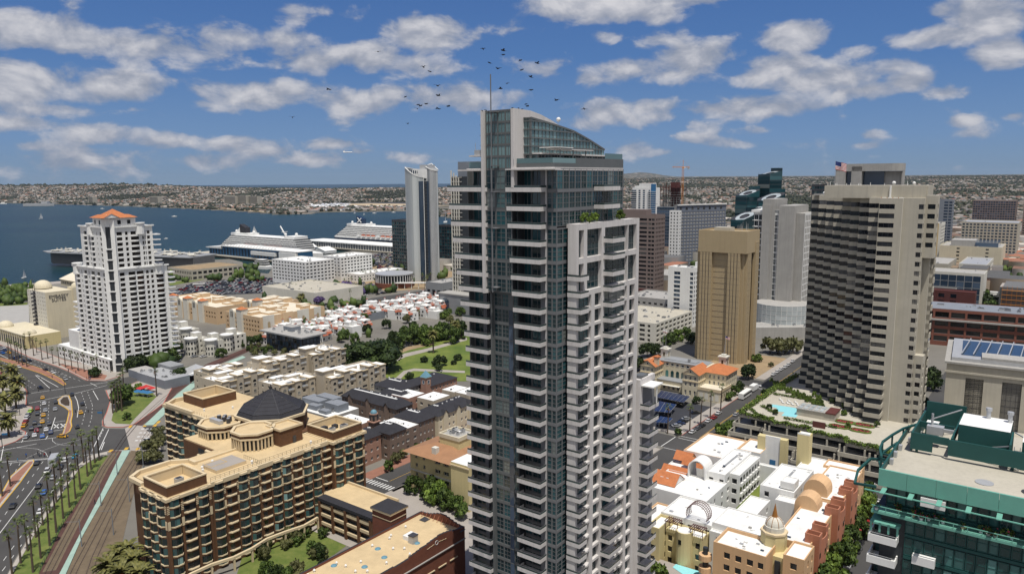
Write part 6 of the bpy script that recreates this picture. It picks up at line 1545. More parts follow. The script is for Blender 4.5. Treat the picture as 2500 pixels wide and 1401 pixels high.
	for q in((-12.9,-9.3,18.6,18.75),(-12.9,-12.75,18.75,24),(-9.45,-9.3,18.75,24),(-12.75,-9.45,23.85,24)):B.mb('roof_marking').box(*q,26.9,26.93,'paint_yellow')
	rl=B.mb('railing')
	for i in range(28):rl.box(-1.9,-1.84,14+i*1.5,14.06+i*1.5,25.9,27,'metal_dark')
	rl.box(-1.9,-1.85,14,54.5,27,27.06,'metal_dark');rl.box(-1.9,-1.85,14,54.5,26.5,26.54,'metal_dark')
	for i in range(9):rl.box(-10+i,-9.94+i,30.0,30.06,25.9,27,'metal_dark')
	rl.box(-10,-2,30,30.05,27,27.06,'metal_dark')
	for i in range(24):rl.box(-84+i*1.6,-83.94+i*1.6,46.4,46.45,24.9,26,'metal_dark')
	for(x,y,s,k)in((-8.5,7,1.6,'metal'),(-5,9,1.5,'grey'),(-10,59,1.6,'metal_dark'),(-7,60,1.5,'metal'),(-6,64,1.8,'metal'),(-9,63,1.4,'metal_dark')):
		q=MB();q.box(x,x+s,y,y+s*1.3,26.3,26.3+s*.9,k);q.box(x+.2,x+s-.2,y+.2,y+s,26.3+s*.9,26.45+s*.9,'metal_dark');q.build('roof_unit',B.r)
	for(x,y,z)in((-9,3,26.2),(-10,16.5,25.9),(-12,17.5,25.9),(-4,28.8,25.9),(-3.4,50,25.9),(-14,22,25.9),(-60,58,24.9),(-50,62,24.9),(-66,50,24.9)):
		q=MB();q.cyl(x,y,z,z+.8,.3,.3,'white',8);q.cyl(x,y,z+.8,z+1.1,.42,.3,'white',8);q.build('roof_vent',B.r)
	for k in range(3):
		z=.8+k*2.9;co.box(2.5,27,47.2,48,z+.9,z+1.8,T_);co.box(2.5,27,47.3,47.9,z+.4,z+.9,K_)
	w.box(1.3,25,50.2,60.5,0,10,K_);w.box(2.5,27.5,47.0,50.1,9.4,10.4,'slate');rf.box(1.4,24.8,50.3,60.2,10.01,10.2,'tan_roof');co.box(1.4,25.2,60.2,60.7,10,10.9,T_);w.box(2.5,27,48.4,50.2,0,9.3,'tower_dark')
	for x in(2.8,9,15,21,26.4):B.mb('wing_pier').box(x,x+.9,46.9,47.7,0,9.3,K_)
	for i in range(8):pts=[(3.5+math.sin(i*1.7),46-6*i),(3.5+math.sin((i+1)*1.7),40-6*i)];B.mb('garden_wall').tube((*pts[0],4.2),(*pts[1],4.2),.5,T_,4);B.mb('garden_wall').box(pts[0][0]-.25,pts[0][0]+.25,pts[0][1]-.25,pts[0][1]+.25,0,4,T_)
	B.done(300)
terrace_block()
# ---------------------------------------------------------------- red brick warehouse with the flat tan roof
def warehouse():
	B=Bd('brick_warehouse','red brick warehouse with large flat tan roof and stepped parapet at bottom centre','warehouse',-12.5,186.5)
	w=B.mb('wall');K_='brick_red';H=18;W_=16.4;S0=-75
	zs=[(2.2,4.6),(6.8,9.2),(11.4,13.8)]
	us=[(S0+2+i*4.4,S0+4.6+i*4.4)for i in range(16)]
	B.grid('E',S0,-1,0,(0,H-.8,zs),us,.5,K_,'win_green','metal_dark',2,2)
	for i in range(16):B.mb('sill').box(.01,.25,S0+1.8+i*4.4,S0+4.8+i*4.4,11.1,11.35,'trim')
	B.mb('string_course').box(.01,.3,S0,-1,14.9,15.15,'concrete')
	w.box(-W_,-.02,S0,-1.02,0,H-.9,K_);B.mb('roof').box(-W_+.4,-.4,S0+.2,-1.2,H-.9,H-.6,'tan_roof')
	pr=B.mb('parapet')
	y=S0
	while y<-1.2:
		d=(y+12)/7;z=H+.1+(1.5*math.exp(-d*d));step=.25 if int((y-S0)/5.2)%2==0 else 0
		pr.box(-.5,.02,y,min(y+1.3,-1),H-.8,z+step,K_,'slate');y+=1.3
	pr.box(-W_,-W_+.5,S0,-1,0,H,K_,'slate')
	x=-W_+.5
	while x<-.6:
		z=H+.2+1.5*math.exp(-((x+8.2)/4)**2);pr.box(x,min(x+1.2,-.5),-1.5,-1.0,H-.8,z,K_,'slate');x+=1.2
	for i in range(10):q=MB();q.tube((-14.5+i*1.45,-2.6,H-.5),(-14.5+i*1.45,-1.5,H+.9),.06,'terracotta');q.build('parapet_brace',B.r)
	em=B.mb('emblem')
	for k in range(10):a0,a1=2*math.pi*k/10,2*math.pi*(k+1)/10;em.tube((.06,-12+.55*math.cos(a0),18.3+.55*math.sin(a0)),(.06,-12+.55*math.cos(a1),18.3+.55*math.sin(a1)),.06,'white')
	for sgn in(-1,1):
		for i in range(5):em.tube((.06,-12+sgn*(.9+i*.55),18.15+.12*(i%2)-i*.05),(.06,-12+sgn*(1.4+i*.55),18.15+.12*((i+1)%2)-(i+1)*.05),.07,'trim')
	q=B.mb('tower');q.box(-25.2,-18,-10.8,-4.8,0,20,K_);q.box(-25.6,-17.6,-11.2,-4.4,20,20.6,'trim');q.box(-25.22,-17.98,-10.9,-10.81,18.2,18.4,'trim');q.box(-17.99,-17.9,-10.8,-4.8,18.2,18.4,'trim')
	hp=MB();hp.hip(-25.2,-18,-10.8,-4.8,20.62,22.8,'slate',.5);hp.build('tower_roof',B.r)
	r=random.Random(21)
	for i in range(26):
		x,y=r.uniform(-15,-2),r.uniform(-58,-6);v=MB();v.cyl(0,0,0,.5,.22,.22,'white',8);v.cyl(0,0,.5,.75,.34,.2,'white',8);o=v.build('roof_vent',B.r);o.location=(x,y,H-.6)
	for(x,y)in((-11,-22),(-6.5,-24),(-7,-30),(-13.5,-34),(-9,-38),(-12,-47),(-5,-14)):v=MB();v.dome(0,0,0,.8,.35,'blue_dome',12,3);o=v.build('roof_dome_light',B.r);o.location=(x,y,H-.6)
	v=MB();v.box(-9.5,-7,-14.6,-11.6,H-.6,H+.5,'white');v.box(-6.9,-5.2,-15.2,-13.4,H-.6,H+1.4,'metal');v.box(-7,-5.1,-15.3,-13.3,H+1.4,H+1.6,'metal_dark');v.build('roof_unit',B.r)
	for(x,y)in((-13.6,-4.2),(-1.8,-3)):v=MB();v.hip(x,x+2,y,y+2,H-.5,H+.4,'metal_dark',.1);v.build('roof_hatch',B.r)
	B.done(300)
warehouse()
# ---------------------------------------------------------------- orange-brown tiled building
B=Bd('tiled_roof_building','olive beige building with low orange brown hipped roof beside the zebra crossing','apartment building',-20.5,239.7)
w=B.mb('wall');zs=floors(1,3.4,4,.8,2.3)
B.grid('S',-21,6,.6,(0,14.2,zs),[(-18.5,-17.3),(-14.8,-13.6),(-9,-6.5),(-5,-2.6),(1,2.2)],.4,'yellow_wall','win_dark','offwhite',1);B.grid('E',.6,18,6,(0,14.2,zs),spaced(1,17,6,.4),.4,'yellow_wall','win_dark','offwhite',1)
w.box(-20.98,5.5,1.2,17,0,14.1,'yellow_wall');B.mb('cornice').box(-21.3,6.3,.2,.58,7.2,7.7,'offwhite');B.mb('cornice').box(-21.3,6.3,.1,.58,13.6,14.2,'offwhite')
B.mb('roof').hip(-21.2,1,-.2,18,14.3,17.4,'tile_brown',1.6);B.mb('right_block').box(1.2,9,-2.5,6,0,16.2,'yellow_wall','white');B.mb('right_block').box(.9,9.3,-2.8,-2.52,15,15.4,'trim')
q=B.mb('plant_room');q.box(-12.5,-3.5,7,16,14.5,20,'yellow_wall','concrete');q.ring(rect(-12.8,-3.2,6.8,16.2),.5,19.2,20.6,'cream');clutter(B,-11,-6,9,13,20,12,4,1.1)
B.mb('chimney').box(-10.8,-8.8,1.0,2.8,15,17.4,'offwhite');B.done()
# ---------------------------------------------------------------- Victorian style townhouses with dark hipped roofs
Ov=Vector((-43.06,285.56))
def vict(name,label,x0,x1,y0,y1,h,wall,nS=0,nE=0,roof='hip',rh=2.4,rm='slate',dorm=0,flat=False,nf=None):
	p=Ov+GE*x1+GN*y0
	B=Bd(name,label,'townhouse',p.x,p.y,group='townhouses with dark hipped roofs');LW,LN=x1-x0,y1-y0;w=B.mb('wall');nf=nf or int(h//3)
	zs=floors(.5,(h-.4)/nf,nf,.8,2.2)
	B.grid('S',-LW,0,0,(0,h,zs),spaced(-LW+.3,-.3,nS,.38)if nS else[],.25,wall,'win_dark','white',1)
	B.grid('E',0,LN,0,(0,h,zs),spaced(.3,LN-.3,nE,.38)if nE else[],.25,wall,'win_dark','white',1)
	w.box(-LW+.02,-.3,.3,LN,0,h-.02,wall)
	if flat:B.mb('roof').box(-LW,0,.01,LN,h,h+.5,wall,'white_roof')
	else:
		B.mb('roof').hip(-LW,0,0,LN,h,h+rh,rm,.5,run=min(LW,LN)*.36);i=min(LW,LN)*.36
		if LW-2*i>1 and LN-2*i>1:B.mb('roof_light').box(-LW+i+.3,-i-.3,i+.3,min(i+1.2,LN-i),h+rh,h+rh+.12,'white')
	for k in range(dorm):
		t=(k+.5)/dorm
		if LN>LW:y=LN*t;B.mb('gable').box(-.4,.5,y-1.3,y+1.3,0,h+.2,wall);B.mb('gable').gable(-1.6,.5,y-1.3,y+1.3,h+.2,h+2.0,'slate','x',.3,wall)
		else:x=-LW*t;B.mb('gable').box(x-1.3,x+1.3,-.5,.4,0,h+.2,wall);B.mb('gable').gable(x-1.3,x+1.3,-.5,1.6,h+.2,h+2.0,'slate','y',.3,wall)
	r=random.Random(int(abs(x0*3+y1)))
	for k in range(int(max(LW,LN)/2.2)):
		v=MB();v.box(0,.45,0,.45,0,.55,'white' if r.random()<.6 else 'metal_dark');o=v.build('roof_vent',B.r);t=r.random()
		o.location=(-LW/2+r.uniform(-.5,.5),LN*(.15+.7*t),h+rh-.1)if LN>LW else(-LW*(.15+.7*t),LN/2+r.uniform(-.3,.3),h+rh-.1)
		if flat:o.location.z=h+.5
	return B
vict('townhouse','taupe townhouse with dark roof and corner bay, beside the pink round turret',-10,0,-9,0,11,'taupe',2,3,dorm=0).done()
vict('townhouse','low taupe section with white flat roof between two dark roofs',-16,-1.5,.1,8.9,9.5,'taupe',0,2,flat=True).done()
vict('townhouse','dark roofed taupe townhouse nearest the street, right of the white flat roof',-16,-2,9,19,10.5,'taupe',0,4).done()
vict('townhouse','long cream gabled townhouse with dark roof, next to the glass tower',-12,0,19.1,44,10.8,'cream',0,9,dorm=3).done()
vict('townhouse','longest taupe townhouse with dark ridge roof and white skylight strip',-58,-22,16,26,10.6,'taupe',12,2,dorm=3,rh=2.8).done()
vict('townhouse','dark roofed townhouse behind the longest one',-46,-30,27,36,10.6,'taupe',4,3).done()
vict('townhouse','pale blue grey townhouse with dark roof near the park',-59,-41,37,50,10.8,'concrete',5,5).done()
vict('townhouse','cream mansard townhouse with white flat top in the middle of the dark roofs',-37,-26,27.5,38,11.5,'pink_stone',3,3,flat=True).done()
vict('townhouse','pink townhouse with dark roof beside the pointed clock turret',-50,-34,50.5,70,11,'pink_stone',3,7).done()
vict('townhouse','beige pavilion with white flat top, left of two alike',-21,-13.5,44.5,54,12.5,'beige',0,2,flat=True).done()
vict('townhouse','beige pavilion with white flat top, nearest the glass tower',-13,-5,45,56,12.5,'beige',0,2,flat=True).done()
vict('townhouse','beige pavilion with broad white flat top and dark skirt roof',-24,-14,31,42,11.6,'beige',2,2,flat=True).done()
vict('townhouse','pink stucco hall with white flat roof behind the brick block',-31,-17,-10,-2,11.2,'pink_stone',0,0,flat=True,nf=2).done()
B=vict('townhouse','pink townhouse with blue domed round turret at the street corner',-12,-4,-26,-10,10.6,'pink_stone',0,5)
t=B.mb('turret')
for k in range(4):t.cyl(.6,2,k*2.8,k*2.8+1.3,2.1,2.1,'pink_stone',14);t.cyl(.6,2,k*2.8+1.3,k*2.8+2.8,1.7,1.7,'tower_dark',14)
for k in range(4):
	for j in range(7):a=-2.4+j*.75;B.mb('turret_post').box(.6+1.95*math.cos(a)-.12,.6+1.95*math.cos(a)+.12,2+1.95*math.sin(a)-.12,2+1.95*math.sin(a)+.12,k*2.8+1.3,k*2.8+2.8,'pink_stone')
t.cyl(.6,2,11.2,12,2.2,2.2,'pink_stone',14);dm=MB();dm.dome(.6,2,12,1.9,1.7,'blue_dome',16,5);dm.build('dome',B.r);B.done()
p=Ov+GE*-13.6+GN*-4.7;B=Bd('bell_tower','small brown bell tower with light blue dome among the dark roofs','tower',p.x,p.y);t=B.mb('tower');t.box(-1.6,1.6,-1.6,1.6,0,12.4,'taupe');t.box(-2,2,-2,2,12.4,12.8,'pink_stone');t.cyl(0,0,12.8,15.6,1.5,1.5,'taupe',8);t.cyl(0,0,15.6,16,1.8,1.8,'pink_stone',8);dm=MB();dm.dome(0,0,16,1.4,1.5,'blue_dome',14,5);dm.build('dome',B.r)
for k in range(4):a=R(45+90*k);B.mb('opening').box(1.45*math.cos(a)-.3,1.45*math.cos(a)+.3,1.45*math.sin(a)-.3,1.45*math.sin(a)+.3,13.2,15.2,'tower_dark')
B.done()
p=Ov+GE*-35.5+GN*49;B=Bd('clock_turret','square pink turret with pointed blue grey roof by the park','tower',p.x,p.y);t=B.mb('tower');t.box(-1.7,1.7,-1.7,1.7,0,15.5,'pink_stone');t.box(-2,2,-2,2,15.5,15.9,'trim');hp=MB();hp.hip(-1.9,1.9,-1.9,1.9,15.9,19,'blue_dome',.2);hp.build('roof',B.r)
B.pane('S',-.7,-1.74,12.6,1.4,1.8,'win_blue','white');B.pane('E',-.7,1.74,12.6,1.4,1.8,'win_blue','white');B.done()
# flat service roof with grey plant boxes
p=Ov+GE*-42+GN*-4;B=Bd('plant_roof_building','low building with pale roof crowded by grey corrugated plant boxes','building',p.x,p.y)
B.mb('wall').box(-30,0,0,16,0,8.5,'concrete','white_roof')
for(x0,x1,y0,y1,z)in((-26,-14,5,12,11.6),(-22,-10,10,15,12.2),(-11,-2,6,12,11.8),(-18,-12,2,6,10.6),(-9,-4,1,4,10)):
	q=MB();q.box(x0,x1,y0,y1,8.51,z,'greypaint')
	x=x0+.4
	while x<x1-.3:q.box(x,x+.18,y0-.02,y1+.02,z,z+.08,'metal');x+=.9
	q.build('plant_box',B.r)
clutter(B,-28,-3,1,13,8.5,10,31,1.6);B.done()
# ---------------------------------------------------------------- stone coloured apartments with stepped white roofs
def stepped(label,x,y,LW,LN,h,nE,nS,seed,tower=False):
	B=Bd('stepped_apartments',label,'apartment building',x,y,group='stone coloured apartments with stepped parapets');w=B.mb('wall');r=random.Random(seed);C_='beige'
	shell(B,LW,LN,h,C_,'white_roof',par=.9)
	fl=floors(.4,3.3,int(h/3.3),.9,2.5);n=nE;bw=LN/n;us=[];k=0
	us=[(i*bw+bw*.28,i*bw+bw*.72)for i in range(n)]
	B.grid('E',0,LN,0,(0,h,fl),us,.5,C_,'win_dark','offwhite',1)
	B.grid('S',-LW,0,0,(0,h,fl),spaced(-LW+1,-1,nS,.3)if nS else[],.3,C_,'win_dark','offwhite',1)
	B.mb('string_course').box(.01,.3,0,LN,h-3.6,h-3.3,C_);B.mb('cornice').box(-.1,.5,-.4,LN+.4,h-.35,h+.02,'trim')
	for i in range(0,n,2):
		y0=i*bw;hh=h+r.choice([.4,1.4,2.0]);q=MB();z0=0
		q.box(.02,1.1,y0+.3,y0+bw-.3,0,hh,C_);q.box(-6,.01,y0+.3,y0+bw-.3,h-.8,hh,C_,'white_roof');q.box(-6.3,1.4,y0,y0+bw,hh,hh+.25,'trim','trim');q.box(-5.8,.9,y0+.5,y0+bw-.5,hh+.25,hh+.3,'white_roof')
		q.build('projecting_bay',B.r)
		for(z0,z1)in fl:
			if z1<h-3.4:B.pane('E',y0+bw*.3,1.15,z0,bw*.4,z1-z0,'win_dark','offwhite',1)
		B.mb('arched_window').face([(1.15,y0+bw/2+.9*math.cos(math.pi*k/8),h-2.6+(.9*math.sin(math.pi*k/8)if 1 else 0))for k in range(9)]+[(1.15,y0+bw/2-.9,h-3.0),(1.15,y0+bw/2+.9,h-3.0)],'win_dark')
	for i in range(1,n,2):
		y0=i*bw
		q=MB();q.face([(.3,y0,h-3.2),(.3,y0+bw,h-3.2),(-1.6,y0+bw,h+.6),(-1.6,y0,h+.6)],'grey');q.build('skirt_roof',B.r)
		for(z0,z1)in fl[:2]:B.mb('loggia').box(.02,.06,y0+.4,y0+bw-.4,z0+.2,z1,'tower_dark');B.mb('loggia_rail').box(.07,.2,y0+.3,y0+bw-.3,z0-.3,z0+.5,C_)
	for i in range(3):x0=-LW+1+i*LW/3.2;y0=r.uniform(1,LN*.5);q=MB();q.box(x0,x0+LW*.22,y0,y0+LN*.3,h-.9,h+r.uniform(.4,1.4),C_,'white_roof');q.build('roof_step',B.r)
	clutter(B,-LW+2,-7.5,2,LN-2,h-.9,14,seed,1.1)
	if tower:q=MB();q.box(-9,-3,-1.5,5,0,h+3.4,C_,'white_roof');q.box(-9.4,-2.6,-1.9,5.4,h+3.4,h+3.8,'trim','white_roof');q.build('corner_tower',B.r)
	B.done()
stepped('stone coloured apartments, rightmost block next to the big dark tree',-89.0,348.8,16,36,14,9,4,1,True)
stepped('stone coloured apartments right behind the black octagonal roof',-109.9,337.2,17,24,14,6,3,2)
stepped('stone coloured apartments, leftmost block beside the railway',-141.2,347.1,19,31,13,8,3,3)
stepped('stone coloured apartments furthest back, right of the dark modern building',-110.4,395.5,20,24,14.5,6,3,4,True)
stepped('stone coloured apartments with broad curved gable in the middle',-128,371,16,26,15,6,3,5,True)
stepped('low stone coloured apartments between the middle gable and the railway',-158,372,14,20,11,5,3,6)
# dark modern building
B=Bd('dark_modern_building','dark glass modern building under a wide flat grey roof','office building',-132.8,456.5);shell(B,38,13.8,11.4,'metal_dark','grey')
B.mb('wall').box(-37.9,-.1,.1,13.7,0,11,'metal_dark')
for i in range(13):
	for k,z in enumerate((.3,3.8,7.3)):B.pane('S',-37.6+i*2.88,-.05+.1*0,z,2.7,3.2,'win_blue' if(i+k)%3 else 'win_dark','metal_dark')
for i in range(5):
	for z in(.3,3.8,7.3):B.pane('E',.4+i*2.7,.05,z,2.5,3.2,'win_blue','metal_dark')
B.mb('flat_roof').box(-41,3,-3,17,11.4,12.3,'grey','concrete');B.mb('roof_house').box(-26,-17,5,12,12.31,15.4,'greypaint','concrete');clutter(B,-34,-4,1,11,12.31,18,3,1.8);B.done()
# ================================================================ white tower with the orange roof
def white_tower():
	B=Bd('white_condo_tower','tall white apartment tower with orange gabled roof and tall arched recess, at left','tower',-229,417)
	w=B.mb('wall');C_='white';fh=3.05
	def tier(L,N,z0,z1,us,ue,d=.5):
		n=int((z1-z0-.4)/fh);zs=floors(z0+.3,fh,n,.8,2.75)
		B.grid('S',-L,-4.2,0,(z0,z1,zs),us,d,C_,'win_brown',stuff=True);B.grid('E',4.2,N,0,(z0,z1,zs),ue,d,C_,'win_brown')
		w.prism([(-L+.6,.6),(-4.9,.6),(-.6,4.9),(-.6,N-.6),(-L+.6,N-.6)],z0,z1-.01,C_);w.face([(-L,N,z0),(-L,0,z0),(-L,0,z1),(-L,N,z1)],C_);w.face([(0,N,z0),(-L,N,z0),(-L,N,z1),(0,N,z1)],C_)
		w.face([(-L,0,z1),(-4.2,0,z1),(0,4.2,z1),(0,N,z1),(-L,N,z1)],C_)
		return zs
	us=[(-29,-25),(-22.5,-21),(-19.8,-16.4),(-12.5,-11.6),(-8.6,-5.4)];ue=[(5.4,8.6),(10.2,11.8),(13.4,18.2),(20,21),(21.4,22),(22.8,24.6)]
	z1=tier(33,26.2,60,84.5,us,ue)
	us2=[(-43,-39),(-36.5,-35.4),(-33,-29),(-27,-25.8),(-23.5,-19),(-16,-12.4),(-8.6,-5.4)];ue2=[(5.4,8.2),(10.4,14.4),(15.2,19.2),(20.6,22.2),(23.4,25),(26.6,31)]
	z2=tier(46,33.5,0,60,us2,ue2)
	def bow(wd):
		b=MB();n=4;P=[(wd*i/n,-1.1*math.sin(math.pi*i/n)-.05)for i in range(n+1)]
		for p,q in zip(P,P[1:]):b.face([(*p,0),(*q,0),(*q,.95),(*p,.95)],C_)
		b.face([(*p,.95)for p in P],C_);b.face([(*p,0)for p in P[::-1]],C_);return b.mesh('balcony')
	b4,b5=bow(4.4),bow(5.0)
	for zs,L in((z1,[('S',-29.2,b4),('S',-20,b4),('E',13.1,b5)]),(z2,[('S',-43.2,b4),('S',-33.2,b4),('S',-23.7,b5),('S',-16.4,b4),('E',10.2,b4),('E',15,b4),('E',26.4,b5)])):
		for z,zz in zs:
			for side,a,me in L:inst('balcony',me,B.r,B.M(side,a,0,z-.95))
	sb=MB();sb.box(-2,2.8,26.0,29.5,-.9,-.2,C_);sm_=sb.mesh('side_balcony');T1=lambda x,y,z:inst('side_balcony',sm_,B.r,Matrix.Translation((x,y,z)))
	for z,zz in z1:T1(0,0,z)
	for z,zz in z2:
		T1(-.4,7.3,z)
		if z<40:T1(-48.8,-26.5,z)
	for zl,L,N in((60,46,33.5),(84.2,33,26.2)):
		c=B.mb('cornice');c.box(-L-.8,-4.2,-.9,-.02,zl-.3,zl+.5,'white');c.box(.02,.9,4.2,N+.8,zl-.3,zl+.5,'white')
	ch=[(-4.2,0),(0,4.2),(-6,6)];s=MB()
	M4=Matrix.Translation((-4.2,0,0))@Matrix.Rotation(R(45),4,'Z');wd=4.2*math.sqrt(2)
	def f(u0,u1,z0,z1,m,n=-1.0):s.face([tuple(M4@Vector(p))for p in((u0,n,z0),(u1,n,z0),(u1,n,z1),(u0,n,z1))],m)
	for k in range(13):
		z=5+k*6.1;hgt_=5.2 if k<12 else 11
		if z>76:continue
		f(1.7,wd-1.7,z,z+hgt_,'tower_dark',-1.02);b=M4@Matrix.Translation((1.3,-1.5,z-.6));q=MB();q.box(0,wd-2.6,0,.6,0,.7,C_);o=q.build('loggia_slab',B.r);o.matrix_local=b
	q=MB();q.box(-.6,1.7,-1.0,3,0,89,C_);q.box(wd-1.7,wd+.6,-1.0,3,0,89,C_);q.box(1.7,wd-1.7,-.9,3,0,5,C_);q.face([(-.9,-1.05,87),(wd+.9,-1.05,87),(wd/2,-1.05,91.6)],C_);o=q.build('shaft',B.r);o.matrix_local=M4
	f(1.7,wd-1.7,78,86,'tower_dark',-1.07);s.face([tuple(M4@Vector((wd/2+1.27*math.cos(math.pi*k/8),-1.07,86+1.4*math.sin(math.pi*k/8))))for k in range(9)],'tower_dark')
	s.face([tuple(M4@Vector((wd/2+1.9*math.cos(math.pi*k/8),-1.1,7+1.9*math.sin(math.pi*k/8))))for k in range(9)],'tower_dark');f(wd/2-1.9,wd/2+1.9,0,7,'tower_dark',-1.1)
	s.build('loggias',B.r)
	w.box(-17,-.5,.5,17,84.5,89.5,C_);B.pan+=[('window',pane_mesh(2.2,2.6,'win_dark','white'),B.M('S',x,.45,85.6),False)for x in(-15,-9.5)]+[('window',pane_mesh(2.2,2.6,'win_dark','white'),B.M('E',y,-.45,85.6),False)for y in(6.5,12)]
	rf=B.mb('roof');rf.hip(-17,.2,-.2,17,89.5,91.2,'tile_orange',.8,run=3.4);rf.hip(-12.5,-3.5,3.5,12.5,91.2,94.4,'tile_orange',.2);rf.gable(-7,1.5,-1.5,7,89.6,92,'tile_orange','x',.3,C_)
	for(x,y)in((-20,-.6),(-.6+0,17.6),(-43,-.6),(-.6,27)):q=MB();z=84.5 if y<20 and x>-30 else 60;q.cyl(x,y+1.5,z-5,z+1.2,2.6,2.6,C_,12);q.cyl(x,y+1.5,z+1.2,z+1.7,3.1,3.1,'white',12);q.build('corner_pavilion',B.r)
	pd=B.mb('podium');pd.box(-74,-46.1,-2,14,0,8,C_);pd.box(-60,-46.2,-1,10,8,19,C_)
	B.grid('S',-74,-4.3,-2.6,(0,7.6,[(1,3),(4.3,6.4)]),spaced(-73,-6,16,.6),.4,C_,'win_dark');pd.box(-74,-4.3,-2.1,-.1,7.0,7.6,C_)
	B.done(300)
white_tower()
# hotel with domes
def hotel():
	g=G(121,829,0);B=Bd('domed_hotel','cream hotel with two small domes and a low barrel roofed entrance wing, far left','hotel',g.x,g.y);w=B.mb('wall');C_='cream'
	fl=floors(6,2.75,10,.7,1.9)
	B.grid('S',-31,0,0,(0,33.5,fl),[(-29.6,-28.6),(-25.6,-24.6),(-20.5,-16.5),(-13.5,-12.5),(-9.6,-8.6),(-5.6,-4.6),(-2.2,-1.2)],.4,'offwhite','win_dark')
	w.box(-31,-.02,.5,18,0,33.4,C_);w.face([(0,0,0),(0,18,0),(0,18,33.5),(0,0,33.5)],C_)
	B.grid('E',18,27,1.2,(0,35,fl),[(19.5,21.3),(23.5,25.3)],.3,C_,'win_dark');w.box(-8,1.15,17.9,28,0,34.9,C_)
	w.box(-31,-2,30,60,0,33,C_);rf=B.mb('roof');w.box(-34,-3,24,52,33,38,C_);rf.hip(-34,-3,24,52,38,44,'cream_roof',.8,run=9);rf.hip(-25,-12,33,43,44,47,'glass_silver',.1)
	B.pan+=[('window',pane_mesh(1.6,1.8,'win_dark'),B.M('S',-32+i*2.9,23.9,35),False)for i in range(10)]
	for(x,y,r_,z)in((-24,8,6,34),(-3,22,3.4,35)):d=MB();d.dome(x,y,z,r_,r_*.95,'cream',18,6);d.build('dome',B.r)
	t=B.mb('rooftop_ring')
	for k in range(14):a0,a1=2*math.pi*k/14,2*math.pi*(k+1)/14;t.tube((-18.5+2.2*math.cos(a0),-.3,37+4.6*math.sin(a0)),(-18.5+2.2*math.cos(a1),-.3,37+4.6*math.sin(a1)),.18,'metal_dark')
	for z,zz in fl:B.mb('hotel_balcony').cyl(-18.5,-.1,z-.6,z+.3,2.2,2.2,'metal_dark',10)
	fc=bpy.data.curves.new('lettering','FONT');fc.body='EMBASSY\nSUITES';fc.align_x='CENTER';fc.size=3.2;fc.extrude=.05;fc.space_line=.8
	tmp=bpy.data.objects.new('lettering',fc);COL.objects.link(tmp);dg=bpy.context.evaluated_depsgraph_get();me=bpy.data.meshes.new_from_object(tmp.evaluated_get(dg));bpy.data.objects.remove(tmp)
	me.materials.clear();me.materials.append(MATS['metal_dark']);o=bpy.data.objects.new('lettering',me);COL.objects.link(o);o.parent=B.r;o.matrix_local=Matrix.Translation((.1,8.5,29))@Matrix.Rotation(R(90),4,'Z')@Matrix.Rotation(R(90),4,'X')
	e=B.mb('entrance_wing');e.box(-40,20,-22,-.1,0,8.5,'yellow_wall','cream');e.box(-40.3,20.3,-22.4,-21.9,8.5,9.2,'cream')
	for i in range(14):e.box(-38+i*4,-36.8+i*4,-22.3,-22.05,0,8.4,'cream');e.box(-36.6+i*4,-34.4+i*4,-22.1,-22.02,.4,6.4,'tower_dark')
	for(x,r_)in((-30,5),(12,4)):d=MB();d.dome(x,-16,8.5,r_,r_*.9,'cream',16,5);d.build('dome',B.r)
	B.done(300)
hotel()
